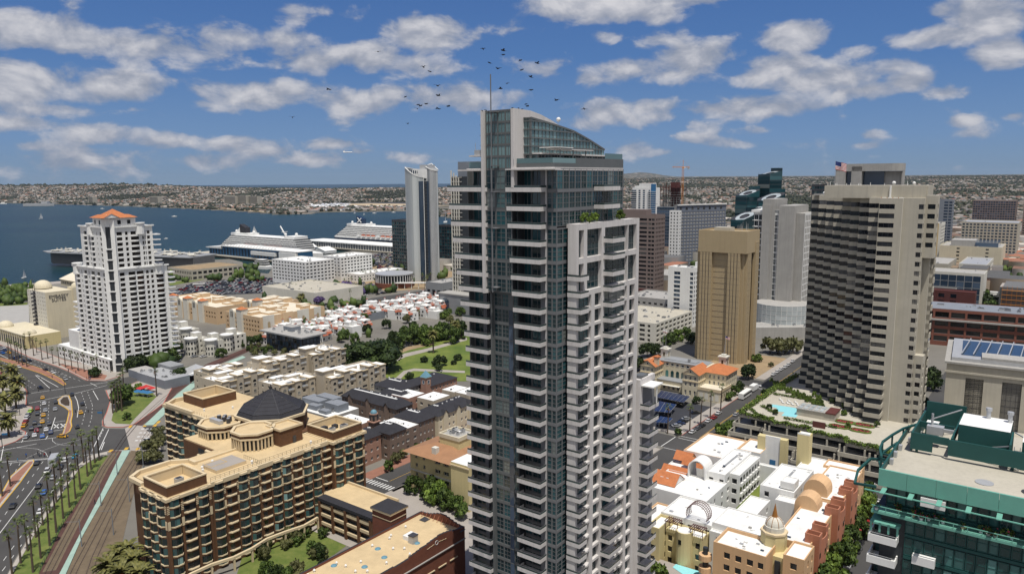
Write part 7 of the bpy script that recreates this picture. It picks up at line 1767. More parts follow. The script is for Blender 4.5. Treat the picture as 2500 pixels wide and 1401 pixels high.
# silver curved tower
def silver():
	B=Bd('silver_tower','slim silver tower of two curved halves with slanted elliptical tops','tower',-98,812,0)
	def half(x0,x1,y0,a,bulge,zl,zr,glass_l):
		n=22;b=MB();pts=[]
		for i in range(n+1):t=i/n;pts.append((x0+(x1-x0)*t,y0-bulge*math.sin(math.pi*(.08+.80*t))))
		zt=lambda t:zl+(zr-zl)*math.sin(t*math.pi/2)if zr<zl else zl+(zr-zl)*t
		for i in range(n):
			p,q=pts[i],pts[i+1];t0,t1=i/n,(i+1)/n
			b.face([(*p,0),(*q,0),(*q,zt(t1)),(*p,zt(t0))],glass_l(i));L=math.hypot(q[0]-p[0],q[1]-p[1])
			if i%1==0:b.box(p[0]-.12,p[0]+.12,p[1]-.25,p[1],0,zt(t0)-.3,'white' if i>9 else 'metal')
		for i in range(n):p,q=pts[i],pts[i+1];b.tube((*p,zt(i/n)),(*q,zt((i+1)/n)),.55,'white')
		b.build('curved_facade',B.r)
	B.mb('core').prism([(-16.5,0),(-14,-9),(0,-15),(8,-14),(16.5,-4),(17,4),(10,14),(-8,14)],0,108,'win_blue')
	half(-17,4,0,0,17,123,112,lambda i:'glass_silver');half(4.5,18.5,-1,0,12,124,119,lambda i:'glass_silver' if i in(0,1,20,21)else('win_blue' if i%2 else 'greypaint'))
	for i in range(14):t0,t1=i/14,(i+1)/14;X=lambda t:(-17+30*t,2+11*math.sin(math.pi*t));B.mb('crown_wall').face([(*X(t0),100),(*X(t1),100),(*X(t1),122.5-3*t1),(*X(t0),122.5-3*t0)],'white');B.mb('crown_opening').face([(X(t0+.015)[0],X(t0+.015)[1]-.2,116.5),(X(t1-.015)[0],X(t1-.015)[1]-.2,116.5),(X(t1-.015)[0],X(t1-.015)[1]-.2,120.5-3*t1),(X(t0+.015)[0],X(t0+.015)[1]-.2,120.5-3*t0)],'win_blue')
	rr=B.mb('crown');rr.prism([(-3,-6),(8,-10),(17,0),(12,11),(-2,11)],108,121,'white');rr.prism([(-1,-4),(7,-7),(15,0),(11,9),(0,9)],121,125.5,'metal')
	rr.tube((-17,0,123),(-8,13,121),.6,'white');rr.tube((-8,13,121),(4,10,116),.6,'white');rr.tube((4.5,-1,124),(10,12,127),.6,'white');rr.tube((10,12,127),(18.5,0,120),.6,'white')
	for k in range(30):z=4+k*3.6;B.mb('end_window').box(-17.4,-16.2,-1.0,.8,z,z+2,'tower_dark');B.mb('slot_window').box(4.0,7.4,-16.4,-15.3,z,z+2.6,'tower_dark')
	B.mb('slot').box(4.0,4.5,-16.6,-8,0,112,'white')
	B.done()
silver()
# slabs close to it
blk('glass_office','dark green gridded glass office block left of the silver tower','office building',-118,875,34,20,62,'metal_dark','metal_dark',S=(9,.86),E=(5,.86),nf=14,z0=4,fh=4,lo=.3,hi=3.7,gl='tower_glass',fr='metal',units=2)
blk('glass_office','narrow dark glass office block right of the silver tower','office building',-70,905,26,14,54,'metal_dark','metal_dark',S=(6,.9),E=(4,.9),nf=12,z0=4,fh=4,lo=.3,hi=3.7,gl='tower_glass',units=1)
B=Bd('beam_tower','tower of pale vertical beams seen just left of the glass tower','tower',-43.2,610.8);w=B.mb('wall');w.box(-8,22,.6,30,0,112,'tower_dark');w.box(-4,18,4,24,112,124,'greypaint')
for i,x in enumerate((-8.4,-5.6,-3.0,-.4)):B.mb('beam').box(x,x+.7,-.4,.59,0,117-i*2,'offwhite')
for k in range(31):B.mb('slab_edge').box(-7.7,3,-.1,.58,3+k*3.6,3.7+k*3.6,'concrete')
B.mb('wall').box(-12,30,-14,-.5,0,16,'grey');B.mb('wall').box(-12.5,30,-14.5,0,16,17,'concrete')
B.mb('arch').face([(-4+4*math.cos(math.pi*k/10),-14.55,9+4*math.sin(math.pi*k/10))for k in range(11)],'win_blue');B.mb('arch').box(-7.8,-.2,-14.6,-14.53,1,8.6,'win_blue');B.done()
blk('depot','grey classical station hall with arched entrance left of the glass tower','station',-66,682,20,48,14,'grey','concrete',S=(3,.6),E=(6,.6),nf=1,z0=0,fh=8,lo=1,hi=7,gl='win_dark',units=4)
blk('white_block','white seven storey block with even rows of windows, left of two joined ones','office building',-213,755.9,57,38,26.5,'white','white_roof',S=(11,.58),E=(8,.62),nf=6,z0=5,fh=3.5,lo=.8,hi=2.4,units=14)
blk('white_block','white seven storey block with even rows of windows, right of two joined ones','office building',-187,800,30,46,27,'white','white_roof',S=(5,.5),E=(10,.6),nf=6,z0=5,fh=3.5,lo=.8,hi=2.4,units=12)
blk('low_block','low white L shaped block with small windows in front of the glass office','office building',-163.9,790,22,66,9,'white','white_roof',S=(4,.4),E=(16,.4),nf=2,units=10)
blk('warehouse','long low beige pier warehouse with flat brown roof by the water','warehouse',-357,816,51,64,12,'concrete_warm','dirt',S=(14,.6),E=(10,.7),nf=2,z0=0,fh=5.5,lo=1,hi=4,units=0)
blk('store','big white flat roofed store with a blue grey wall behind the purple trees','warehouse',-175,646.7,78,56,11,'offwhite','concrete_warm',units=14,big=3)
blk('store','narrow grey blue flat roofed hall along the railway','warehouse',-120,560,14,60,6,'greypaint','metal',units=4)
def drum_pav():
	g=G(955,706);B=Bd('round_pavilion','round restaurant pavilion with white fins and brick base near the silver tower','pavilion',g.x,g.y,0)
	B.mb('base').cyl(0,22,0,5,20,20,'brick_red',28);B.mb('body').cyl(0,22,5,13,18,18,'tower_dark',28);B.mb('roof').cyl(0,22,13,14,20,20,'metal',28);B.mb('ramp').box(4,52,2,6,5.5,6.3,'white')
	for i in range(40):a=2*math.pi*i/40;B.mb('fin').box(19.4*math.cos(a)-.25,19.4*math.cos(a)+.25,22+19.4*math.sin(a)-.25,22+19.4*math.sin(a)+.25,5,13,'white')
	for i in range(7):B.mb('ramp').box(6+i*7,6.5+i*7,3,3.5,0,5.5,'white')
	B.done()
drum_pav()
# peach blocks with arches
def arcade(label,x,y,LW,LN,h,nS,nE,seed,side='S'):
	B=Bd('arcaded_block',label,'apartment building',x,y,group='peach blocks with arched gables');shell(B,LW,LN,h,'peach_pale','cream_roof');fl=floors(4,3.2,int((h-4)/3.2),.6,2.2)
	B.grid('S',-LW,0,0,(0,h,fl),spaced(-LW+1,-1,nS,.5),.8,'peach_pale','win_dark');ue=spaced(1,LN-1,nE,.25)if side=='S' else[]
	B.grid('E',0,LN,0,(0,h,fl[-2:]if ue else[]),ue,.3,'peach_pale','win_dark');r=random.Random(seed)
	for i in range(max(1,int(LW/22))):
		x0=-LW+(i+.3)*22;q=MB();q.box(x0,x0+6,-.9,.4,0,h+.5,'offwhite');q.face([(x0+3+3*math.cos(math.pi*k/8),-.9,h+.5+2.4*math.sin(math.pi*k/8))for k in range(9)],'offwhite');q.face([(x0+3+3*math.cos(math.pi*k/8),.4,h+.5+2.4*math.sin(math.pi*k/8))for k in range(9)][::-1],'offwhite')
		for k in range(8):
			a0,a1=math.pi*k/8,math.pi*(k+1)/8;q.face([(x0+3+3*math.cos(a0),-.9,h+.5+2.4*math.sin(a0)),(x0+3+3*math.cos(a0),9,h+.5+2.4*math.sin(a0)),(x0+3+3*math.cos(a1),9,h+.5+2.4*math.sin(a1)),(x0+3+3*math.cos(a1),-.9,h+.5+2.4*math.sin(a1))],'cream_roof')
		q.box(x0+1.6,x0+2.7,-.96,-.91,h-3,h+1.2,'win_dark');q.box(x0+3.3,x0+4.4,-.96,-.91,h-3,h+1.2,'win_dark');q.build('arched_gable',B.r)
		t=MB();t.box(x0+10,x0+16,-1.6,4,0,h+3.5,'offwhite');t.hip(x0+10,x0+16,-1.6,4,h+3.5,h+5.3,'tile_orange',.4);t.build('stair_tower',B.r)
	if side=='E':
		for(y0,wd,m)in((2,9,'offwhite'),(18,9,'peach_pale'),(31,10,'offwhite'),(46,6,'offwhite')):
			if y0+wd<LN:q=MB();q.box(.02,.7,y0,y0+wd,4.5,h+.6,m);q.face([(.72,y0+wd/2+1.1*math.cos(math.pi*k/8),h-5+1.1*math.sin(math.pi*k/8))for k in range(9)]+[(.72,y0+wd/2-1.1,h-10),(.72,y0+wd/2+1.1,h-10)],'tan');q.build('wall_panel',B.r)
		B.mb('blind_arch').face([(.1,22.5+5*math.cos(math.pi*k/10),1+5.5*math.sin(math.pi*k/10))for k in range(11)],'tan')
	for i in range(16):a,b_=r.uniform(-LW+2,-8),r.uniform(2,max(3,LN-10));q=MB();q.box(a,a+r.uniform(4,10),b_,b_+r.uniform(4,9),h-.9,h+r.uniform(.2,2.6),'peach_pale','cream_roof');q.build('roof_step',B.r)
	B.done()
mat('peach_pale',(.58,.42,.26),.8,.08,.12,streak=.1)
arcade('peach arcaded block nearest, with a blind arched wall towards the railway',-176,506.2,43,56,15.5,12,6,1,'E')
arcade('long peach arcaded block behind the white tower, with pale stair towers',-228,560,84,36,13.5,22,6,2)
arcade('peach block in the middle of the arcaded group, further back',-196,571,28,34,13,6,6,3)
# white villas with round corner drums
def villa(label,x,y,LW,LN,h):
	B=Bd('white_villa',label,'house',x,y,group='white villas with round corner drums');shell(B,LW,LN,h,'offwhite','white_roof');fl=floors(.3,3.3,int(h/3.3),.8,2.3)
	B.grid('S',-LW,0,0,(0,h,fl),spaced(-LW+3,-3,max(2,int(LW/4)),.4),.3,'offwhite','win_dark');B.grid('E',0,LN,0,(0,h,fl),spaced(3,LN-1,max(1,int(LN/4)),.4),.3,'offwhite','win_dark')
	d=MB();d.cyl(-.5,.5,0,h+1,3.4,3.4,'offwhite',16);d.cyl(-.5,.5,h+1,h+1.6,4.2,4.2,'white',16);d.build('round_corner',B.r)
	for z0,z1 in fl:
		for k in range(7):a=-2.6+k*.55;B.pan.append(('window',pane_mesh(1.0,z1-z0,'win_dark'),Matrix.Translation((-.5+3.48*math.cos(a),.5+3.48*math.sin(a),z0))@Matrix.Rotation(a+math.pi/2,4,'Z')@Matrix.Translation((-.5,0,0)),False))
	B.mb('tower').box(-LW*.6,-LW*.6+5,3,8,h-1,h+4,'offwhite','white');B.done()
for(px,py,LW,LN,h,lb)in((468,868,9,12,10,'white villa with round corner drum, beside the white tower pool'),(516,868,14,9,9,'white villa with square tower between two drums'),(556,858,10,14,10,'white villa with round corner drum, nearest the railway crossing'),(455,838,26,10,9,'white villa row behind the pool, at the back')):g=G(px,py);villa(lb,g.x,g.y,LW,LN,h)
# red and white townhouse rows
def row_house():
	r=root('row_house',0,0,-37,0);b=MB();b.box(-11,0,0,8.4,0,7.6,'white');b.box(-7,-1,.5,7.8,7.6,10,'white','white_roof');b.gable(-6,0,1,5,9.4,10.4,'white_roof','x',0,'white');b.build('wall',r)
	f=MB()
	f.face([(1.8,0,4.6),(1.8,4.6,4.6),(-1.8,4.6,9.4),(-1.8,0,9.4)],'tile_red');f.face([(1.4,4.7,5.4),(1.4,8.3,5.4),(-2,8.3,9.6),(-2,4.7,9.6)],'tile_red');f.face([(-11.2,-.7,6.2),(-6.5,-.7,6.2),(-6.5,.4,8.0),(-11.2,.4,8.0)],'tile_red');f.build('roof',r)
	for(y,z)in((1.2,1),(5.4,1),(5.6,4),(1.4,7.7)):q=MB();q.box(-.2,.06,y,y+1.4,z,z+1.5,'win_dark');q.build('window',r)
	for(x,z)in((-9,1),(-5,1),(-9,4),(-4,4.2)):q=MB();q.box(x,x+1.5,-.06,.1,z,z+1.5,'win_dark');q.build('window',r)
	q=MB();q.box(-8.4,-7.4,5,6,7.6,12,'white');q.box(-8.6,-7.2,4.8,6.2,12,12.3,'tile_red');q.build('chimney',r)
	return r
def copy_tree(o,parent=None):
	c=o.copy();COL.objects.link(c);c.parent=parent
	for ch in list(o.children):copy_tree(ch,c)
	return c
rh=row_house();n_=0;base=G(700,852).xy
spots=[(u,v)for u,vs in((0,range(0,8)),(-15,range(0,9)),(-30,range(1,11)),(-46,range(3,12)))for v in vs]+[(-2-15*a,11+b_)for a in range(4)for b_ in range(1,9)]
for u,v in spots:
	o=rh if n_==0 else copy_tree(rh);p=base+GE*(u+(v%2)*1.6+(v%3)*.8)+GN*(v*9.2+(4 if v>11 else 0));o.location=(p.x,p.y,0);o.rotation_euler=(0,0,R(-37+(0,0,90,180,0)[(v*3+int(u))%5]));o.scale=(1,1,(1,.82,1.1,.9)[(v+int(u))%4])
	near='near the dark modern building' if v<4 else('behind the big dark tree' if v<8 else('beside the park' if v<12 else 'close to the glass tower'))
	RANK.append((o,'white row house with red roof slopes '+near,'house'));n_+=1
# barbecue restaurant by the crossing
g=G(430,945);B=Bd('restaurant','low grey roofed restaurant shed with white roof wedge by the railway','restaurant',g.x,g.y);w=B.mb('wall');w.box(-30,0,-6,8,0,5,'greypaint','metal');w.box(-34,-20,8.2,16,0,6.5,'grey','grey');w.box(-44,-30.1,-4,6,0,4.2,'greypaint','concrete');B.mb('tent').hip(-16,-2,10,24,4,8,'metal',.4);B.mb('roof_wedge').face([(2,6,6),(4,34,7),(-6,22,6.5)],'white');clutter(B,-29,-3,-5,5,5,16,77,1.4);B.done()
for i,(x,y)in enumerate(((345,958),(358,954),(371,958),(337,966),(350,967),(363,969))):
	g=G(x,y);r=root('market_tent',g.x,g.y,-30,0,('red' if i<3 else 'blue')+' pop-up tent on the corner lawn, '+('left','middle','right')[i%3]+' of its row of three','tent','tents on the corner lawn');q=MB();q.hip(-1.8,1.8,-1.8,1.8,2.4,3.5,'red_paint' if i<3 else 'blue_paint',.1);q.build('canopy',r);q=MB()
	for sx in(-1.7,1.7):
		for sy in(-1.7,1.7):q.cyl(sx,sy,0,2.4,.05,.05,'metal',4)
	q.build('frame',r);q=MB();q.box(-.9,.9,-.4,.4,.7,.78,'white');q.build('table',r)
# ================================================================ piers, ships and boats
A0=G(475,620).xy
def pier(name,label,x0,x1,y0,y1):
	r=root(name,A0.x,A0.y,-37,0,label,'pier');b=MB();b.box(x0,x1,y0,y1,1.2,2.6,'concrete_warm');b.build('deck',r);b=MB();x=x0+1
	while x<x1:b.cyl(x,y0+.8,-1.5,1.2,.5,.5,'trunk',5);x+=4
	b.build('piles',r);return r
pier('pier','long concrete pier under the blue terminal building',0,330,-4,30)
B=Bd('terminal_building','blue glazed pier terminal with white sloping roofs','terminal',A0.x,A0.y,z=2.6);w=B.mb('wall');w.box(38,72,2,26,0,9,'blue_paint');w.box(72,250,2,26,0,13,'blue_paint')
B.mb('roof').prism([(34,-1),(74,-1),(74,28),(34,28)],9.3,10.4,'white_roof',z1s=[10.4,13,13,10.4]);B.mb('roof').box(74.1,252,-1,28,13.1,14,'white_roof')
for i in range(28):B.mb('glazing').box(40+i*7.4,44.4+i*7.4,1.85,1.98,1,8 if i<4 else 11,'win_blue')
for i in range(18):B.mb('roof_truss').tube((80+i*7,1,14),(86+i*7,1,16.4),.4,'white')
B.mb('white_frame').box(150,205,-2.5,1.8,5,10,'white');B.mb('white_frame').box(215,250,-3,1.8,0,12,'white');B.done()
def ship(label,ox,oy,L,Wd,hull,decks,zf,funnel,stern_left,group=None):
	r=root('cruise_ship',A0.x+GE.x*ox+GN.x*oy,A0.y+GE.y*ox+GN.y*oy,-37,-1.2,label,'ship')
	b=MB();P=[(0,-Wd*.42),(6,-Wd/2),(L*.78,-Wd/2),(L*.93,-Wd*.3),(L,0),(L*.93,Wd*.3),(L*.78,Wd/2),(6,Wd/2),(0,Wd*.42)];hz_=15 if hull=='navy' else 9;b.prism(P,0,hz_,hull);b.prism(P,hz_+.01,hz_+2,'white');b.build('hull',r)
	z=hz_+2
	for k in range(decks):
		a=6+k*5.0;e=L*.86-k*2.2;w2=Wd/2-.6-(.6 if k>decks-3 else 0);q=MB();q.box(a,e,-w2,w2,z,z+1.4,'white');q.box(a+.4,e-.4,-w2+.5,w2-.5,z+1.4,z+2.9,'tower_dark')
		x=a+2
		while x<e-2:q.box(x,x+.5,-w2+.1,-w2+.5,z+1.4,z+2.9,'white');x+=3.2
		q.build('deck',r);z+=2.9
	q=MB();q.box(40,L*.8,-Wd*.4,Wd*.4,z,z+1.2,'white');q.box(L*.70,L*.80,-Wd*.38,Wd*.38,z+1.2,z+4,'white');q.box(28,75,-Wd*.3,Wd*.3,z,z+4,'white');q.box(L*.795,L*.80+.2,-Wd*.42,Wd*.42,z-5,z-3,'tower_dark');q.build('superstructure',r)
	q=MB();q.prism([(45,-4),(60,-4),(60,4),(45,4)],z+4,z+15,funnel,z1s=[z+17,z+12,z+12,z+17]);q.build('funnel',r)
	if funnel=='navy':
		q=MB()
		for(a,c)in(((47.5,z+6),(57,z+13)),((57,z+6),(48,z+14))):q.tube((a[0],-4.2,a[1]),(c[0],-4.2,c[1]),.9,'white')
		q.build('emblem',r)
	else:q=MB();q.prism([(36,-3),(45,-3),(45,3),(36,3)],z+4,z+9,'white',z1s=[z+7,z+13,z+13,z+7]);q.build('funnel_fin',r)
	for(x,y,s)in((30,0,2),(80,-3,2.2),(L*.74,3,2.2),(L*.68,-5,2)):q=MB();q.sphere(x,y,z+6,s,'white',10);q.build('radome',r)
	q=MB();q.tube((L*.66,0,z+1),(L*.60,0,z+17),.9,'white');q.tube((L*.64,-5,z+9),(L*.64,5,z+9),.5,'white');q.build('radar_mast',r)
	for i in range(9):q=MB();q.box(0,7.5,-1.4,1.4,0,1.6,'white');q.box(.4,7.1,-1.3,1.3,1.6,3,'lifeboat' if i not in(0,4)else 'white');o=q.build('lifeboat',r);o.location=(62+i*11.5,-Wd/2-.8,hz_+3.6)
mat('navy',(.012,.03,.07),.5,.1,.1);mat('lifeboat',(.6,.12,.03),.5,.1,.3)
ship('white cruise ship with orange lifeboats moored behind the blue pier terminal',4,52,235,30,'white',6,0,'slate',True)
P2=G(752,602).xy-A0;e2,n2=P2.dot(GE),P2.dot(GN)
ship('bigger cruise ship with dark blue hull and a white X on its blue funnel',e2+14,n2+60,290,36,'navy',6,0,'navy',True)
pier('pier','broad pier under the long white roofed terminal',e2,e2+340,n2-10,n2+36)
B=Bd('long_terminal','very long low terminal with plain white roof beside the bigger ship','terminal',A0.x+GE.x*e2+GN.x*n2,A0.y+GE.y*e2+GN.y*n2,z=2.6);B.mb('wall').box(4,320,-4,30,0,7.5,'greypaint');B.mb('roof').box(0,324,-8,33,7.6,9,'white_roof')
for i in range(52):B.mb('column').box(6+i*6,6.6+i*6,-7,-6.4,0,7.5,'white')
B.done()
for(px,py,w_,d_,lb)in((775,618,36,22,'small white event tent with peaked roof, left of the pier'),(745,610,20,16,'small white hall behind the pier tents')):
	g=G(px,py);r=root('event_tent',g.x,g.y,-37,0,lb,'tent');q=MB();q.box(-w_/2,w_/2,0,d_,0,4,'white');q.gable(-w_/2,w_/2,0,d_,4,9,'white_roof','y',.4,'white');q.build('canopy',r)
r=root('aircraft_carrier',-618,1000,-20,0,'grey aircraft carrier with planes parked on deck, behind the white tower','ship')
q=MB();q.prism([(-6,-6),(10,-16),(250,-18),(250,18),(120,22),(20,14),(-6,6)],2,17,'concrete_dark');q.build('hull',r);q=MB();q.prism([(-12,-12),(12,-24),(250,-24),(250,24),(150,34),(40,30),(-14,14)],17.01,18,'grey');q.build('flight_deck',r);q=MB();q.box(95,120,-22,-12,18,32,'grey');q.box(103,108,-20,-15,32,38,'metal');q.build('island',r)
rr=random.Random(4)
for i in range(34):
	x,y=rr.uniform(0,245),rr.uniform(-20,24);p=MB();p.tube((-6,0,1.4),(6,0,1.6),.9,'offwhite',6);p.prism([(-2,-5.5),(1.5,-5.5),(3.5,0),(1.5,5.5),(-2,5.5)],1.2,1.45,'offwhite');p.prism([(-6,0),(-3.4,0),(-3.4,.2),(-6,.2)],1.5,4.2,'offwhite');p.box(-.4,.4,-.4,.4,0,1.2,'tyre')
	o=p.build('parked_jet');m4=Matrix.Translation((-618,1000,0))@Matrix.Rotation(R(-20),4,'Z')@Matrix.Translation((x,y,18.1))@Matrix.Rotation(rr.uniform(0,6.28),4,'Z');o.matrix_world=m4;RANK.append((o,'pale grey jet parked on the aircraft carrier deck','aircraft'))
# boats
def boat(px,py,L,kind,label,ang=0):
	g=G(px,py,-1.4);r=root('boat',g.x,g.y,ang,-1.4,label,'boat');q=MB();Wd=L*.14;q.prism([(-L/2,-Wd),(L*.25,-Wd),(L/2,0),(L*.25,Wd),(-L/2,Wd)],0,L*.09,'white' if kind!='navy' else 'metal');q.build('hull',r)
	if kind=='sail':
		q=MB();q.cyl(0,0,L*.09,L*1.25,.15,.1,'metal',5);q.build('boat_mast',r);q=MB();q.face([(-L*.42,0,L*.18),(0,0,L*.18),(0,0,L*1.2)],'white');q.face([(.3,0,L*.15),(L*.45,.3,L*.15),(.3,0,L*1.05)],'white');q.build('sail',r)
	elif kind=='yacht':
		for k in range(3):q=MB();q.box(-L*.42+k*2,L*.22-k*3,-Wd*.8,Wd*.8,L*.09+k*2.6,L*.09+k*2.6+1,'white');q.box(-L*.4+k*2,L*.2-k*3,-Wd*.7,Wd*.7,L*.09+k*2.6+1,L*.09+k*2.6+2.6,'win_dark');q.build('deck',r)
		q=MB();q.box(-L*.3,L*.02,-Wd*.8,Wd*.8,L*.09+7.8,L*.09+8.3,'white');q.build('top_deck',r)
	elif kind=='navy':q=MB();q.box(L*.1,L*.32,-Wd*.7,Wd*.7,L*.08,L*.16,'metal');q.cyl(L*.2,0,L*.16,L*.26,.6,.4,'metal',6);q.build('deckhouse',r)
	else:q=MB();q.box(-L*.2,L*.15,-Wd*.6,Wd*.6,L*.09,L*.2,'white');q.build('cabin',r)
for a in((101,534,15,'sail','white sailboat alone on open water, far left',80),(622,575,17,'sail','white sailboat passing behind the first cruise ship',50),(866,521,16,'sail','moored sailboat off the marina point, left of a pair',90),(889,524,14,'sail','moored sailboat off the marina point, right of a pair',90),(633,655,40,'yacht','white multi deck dinner yacht between the warehouse and the pier',150),(60,678,8,'sail','white sailboat close to the left shore',90),(97,503,130,'navy','grey naval ship near the far shore at left',5),(8,498,40,'motor','white motor boat near the far shore, leftmost'),(250,510,16,'motor','tiny white motor boat in mid bay, left',30),(426,529,16,'motor','tiny white motor boat in mid bay, centre',10),(406,583,9,'motor','tiny white motor boat right of the white tower',60),(914,521,14,'motor','small white motor boat by the far beach, left'),(961,519,14,'motor','small white motor boat by the far beach, right'),(1088,543,30,'sail','moored sailboat beside the silver tower',90)):boat(*a)
def marina():
	H=[]
	for(x0,x1,y0,y1,n)in((690,855,499,516,330),(560,700,497,503,90),(240,420,488,495,150),(850,1060,505,510,200)):
		for i in range(n):g=G(rng.uniform(x0,x1),rng.uniform(y0,y1),0);H.append((g.x,g.y,.5,rng.uniform(9,16),rng.uniform(3,4.5),rng.uniform(1.5,4),R(20+rng.uniform(-8,8)),rng.uniform(.5,3)))
	houses('moored_boats',H,('boat_mix','boat_mix'),'white boats packed in the marina across the bay')
marina()
for(px,py,w_,d_,h_,lb)in((562,500,70,26,42,'pale hotel slab on the far shore, left of three joined'),(590,500,60,26,44,'pale hotel slab on the far shore, middle of three joined'),(618,500,55,26,40,'grey hotel slab on the far shore, right of three joined'),(376,498,60,22,38,'pale hotel with rounded end on the far shore, behind the white tower'),(222,497,34,24,36,'small grey tower block on the far shore'),(482,503,60,14,9,'low bright white hall on the far shore'),(886,462,40,20,24,'white slab on the far ridge left of the silver tower'),(30,493,90,24,16,'low pale green hall on the far shore, leftmost')):
	g=G(px,py+1.5);z0=0
	if py<480:g=FAR(px,py,6000);z0=g.z-18
	B=Bd('waterfront_hotel',lb,'building',g.x,g.y,-25,z=z0);B.mb('wall').box(-w_/2,w_/2,0,d_,0,h_,'concrete_warm')
	for k in range(int(h_/4)):B.mb('window_band').box(-w_/2+2,w_/2-2,-.3,-.05,2+k*4,3.6+k*4,'win_dark')
	B.done()
# ================================================================ plants
def crown_mesh(name,n,m,seed,lumps=14,s=.10,flat=1.0,squash=.62):
	r=random.Random(seed);b=MB();C_=[]
	for i in range(lumps):
		a,e=r.uniform(0,6.283),r.uniform(-.5,1.3);q=r.uniform(.45,.78);C_.append((q*math.cos(a)*math.cos(e),q*math.sin(a)*math.cos(e),q*math.sin(e)*squash*flat+.55,r.uniform(.24,.42)))
	for i in range(n):
		c=r.choice(C_);d=Vector((r.gauss(0,1),r.gauss(0,1),r.gauss(.25,1))).normalized()*c[3]*r.uniform(.75,1.05);leafcard(b,(c[0]+d.x,c[1]+d.y,c[2]+d.z*.8),s,r,m)
	for c in C_:b.dome(c[0],c[1],c[2],c[3]*.8,c[3]*.6,m,6,3);b.dome(c[0],c[1],c[2],c[3]*.8,-c[3]*.5,m,6,3)
	return b.mesh(name)
def trunk_mesh(h=.55,limbs=4,seed=1):
	b=MB();r=random.Random(seed);b.cyl(0,0,0,h*.6,.06,.045,'trunk',7)
	for i in range(limbs):a=6.283*i/limbs+r.random();b.tube((0,0,h*.5),(.4*math.cos(a),.4*math.sin(a),h+.2),.025,'trunk')
	return b.mesh('trunk')
CR={k:[crown_mesh('crown',n,m,sd+j,s=s,squash=q)for j in range(2)]for k,n,m,sd,s,q in(('mid',900,'leaf_mid',1,.085,.7),('dark',900,'leaf_dark',5,.085,.62),('bright',800,'leaf_bright',9,.09,.8),('olive',550,'leaf_olive',13,.08,.6),('purple',700,'leaf_purple',17,.09,.55))}
CR['huge']=[crown_mesh('crown',7000,'leaf_dark',30,46,.035,squash=.75)]*2
TR=[trunk_mesh(.55,4,1),trunk_mesh(.5,5,2)]
SETS={}
def rank(o,base,cat,x,group=None):SETS.setdefault(base,[]).append((x,o,cat,group))
def tree(px,py,r_,h,kind,base,z=0.0,at=None):
	g=Vector(at)if at else G(px,py,z);j=rnd.randrange(2);t=root(('small_tree' if h<4 else 'broadleaf_tree'),g.x,g.y,rnd.uniform(0,360),g.z)
	c=inst('crown',CR[kind][j],t,Matrix.Diagonal((r_,r_,h/1.35,1)));k=inst('trunk',TR[j],t,Matrix.Diagonal((r_*.8,r_*.8,h/1.35,1)));rank(t,base,'tree',px,'trees '+base.split(' ',2)[-1][:40]if 0 else None);return t
def fan_palm_meshes():
	out=[]
	for sd in(1,2,3):
		r=random.Random(sd);b=MB();n=6;x=y=0.0;pts=[(0,0,0)]
		for i in range(n):x+=r.uniform(-.012,.016);y+=r.uniform(-.012,.012);pts.append((x,y,(i+1)/n))
		for i in range(n):b.cyl((pts[i][0]+pts[i+1][0])/2,(pts[i][1]+pts[i+1][1])/2,pts[i][2],pts[i+1][2],.030-.002*i,.028-.002*i,'trunk',7)
		c=MB();cx,cy,_=pts[-1]
		for i in range(34):
			a=r.uniform(0,6.283);e=r.uniform(-.9,1.2);d=Vector((math.cos(a)*math.cos(e),math.sin(a)*math.cos(e),math.sin(e)));s=Vector((-math.sin(a),math.cos(a),0));L=r.uniform(.75,1.1)
			o=Vector((0,0,0));m='leaf_palm' if e>-.45 else 'trunk'
			for k in range(5):
				t=(k-2)*.28;dd=(d*math.cos(t)+s*math.sin(t));p1=o+d*L*.45;tip=p1+dd*L*.6+Vector((0,0,-.14*L));w_=s*.05
				c.face([tuple(p1-w_),tuple(p1+w_),tuple(tip)],m)
			c.face([tuple(o-s*.015),tuple(o+s*.015),tuple(o+d*L*.5)],m)
		out.append((b.mesh('trunk'),c.mesh('crown'),(cx,cy)))
	return out
FP=fan_palm_meshes()
def fan_palm(px,py,h,base,rc=1.9,z=0.0,at=None):
	g=Vector(at)if at else G(px,py,z);t=root('fan_palm',g.x,g.y,0,g.z);tm,cm,(cx,cy)=FP[rnd.randrange(3)];q=h*.42 if h>8 else 5
	inst('trunk',tm,t,Matrix.Diagonal((q*2.1,q*2.1,h,1)));inst('crown',cm,t,Matrix.Translation((cx*q*2.1,cy*q*2.1,h))@Matrix.Rotation(rnd.uniform(0,6),4,'Z')@Matrix.Diagonal((rc,rc,rc,1)));rank(t,base,'palm',px)
def date_meshes():
	r=random.Random(8);c=MB()
	for i in range(64):
		a=r.uniform(0,6.283);e=r.uniform(-.5,1.35);L=r.uniform(.85,1.1);p=Vector((0,0,0));s=Vector((-math.sin(a),math.cos(a),0));n=7
		for k in range(n):
			ee=e-1.5*(k/n)**1.5;d=Vector((math.cos(a)*math.cos(ee),math.sin(a)*math.cos(ee),math.sin(ee)));q=p+d*L/n;w0=.13*math.sin(math.pi*(k+.4)/(n+.6))
			up=Vector((0,0,.35))
			for sg in(-1,1):c.face([tuple(p),tuple(q),tuple(q+s*sg*w0+d*.06-up*w0),tuple(p+s*sg*w0-up*w0+d*.03)],'leaf_date')
			p=q
	b=MB();b.cyl(0,0,0,1,.05,.055,'trunk',9);b.dome(0,0,.93,.09,.1,'crane_orange',8,3);return b.mesh('trunk'),c.mesh('crown')
DT,DC=date_meshes()
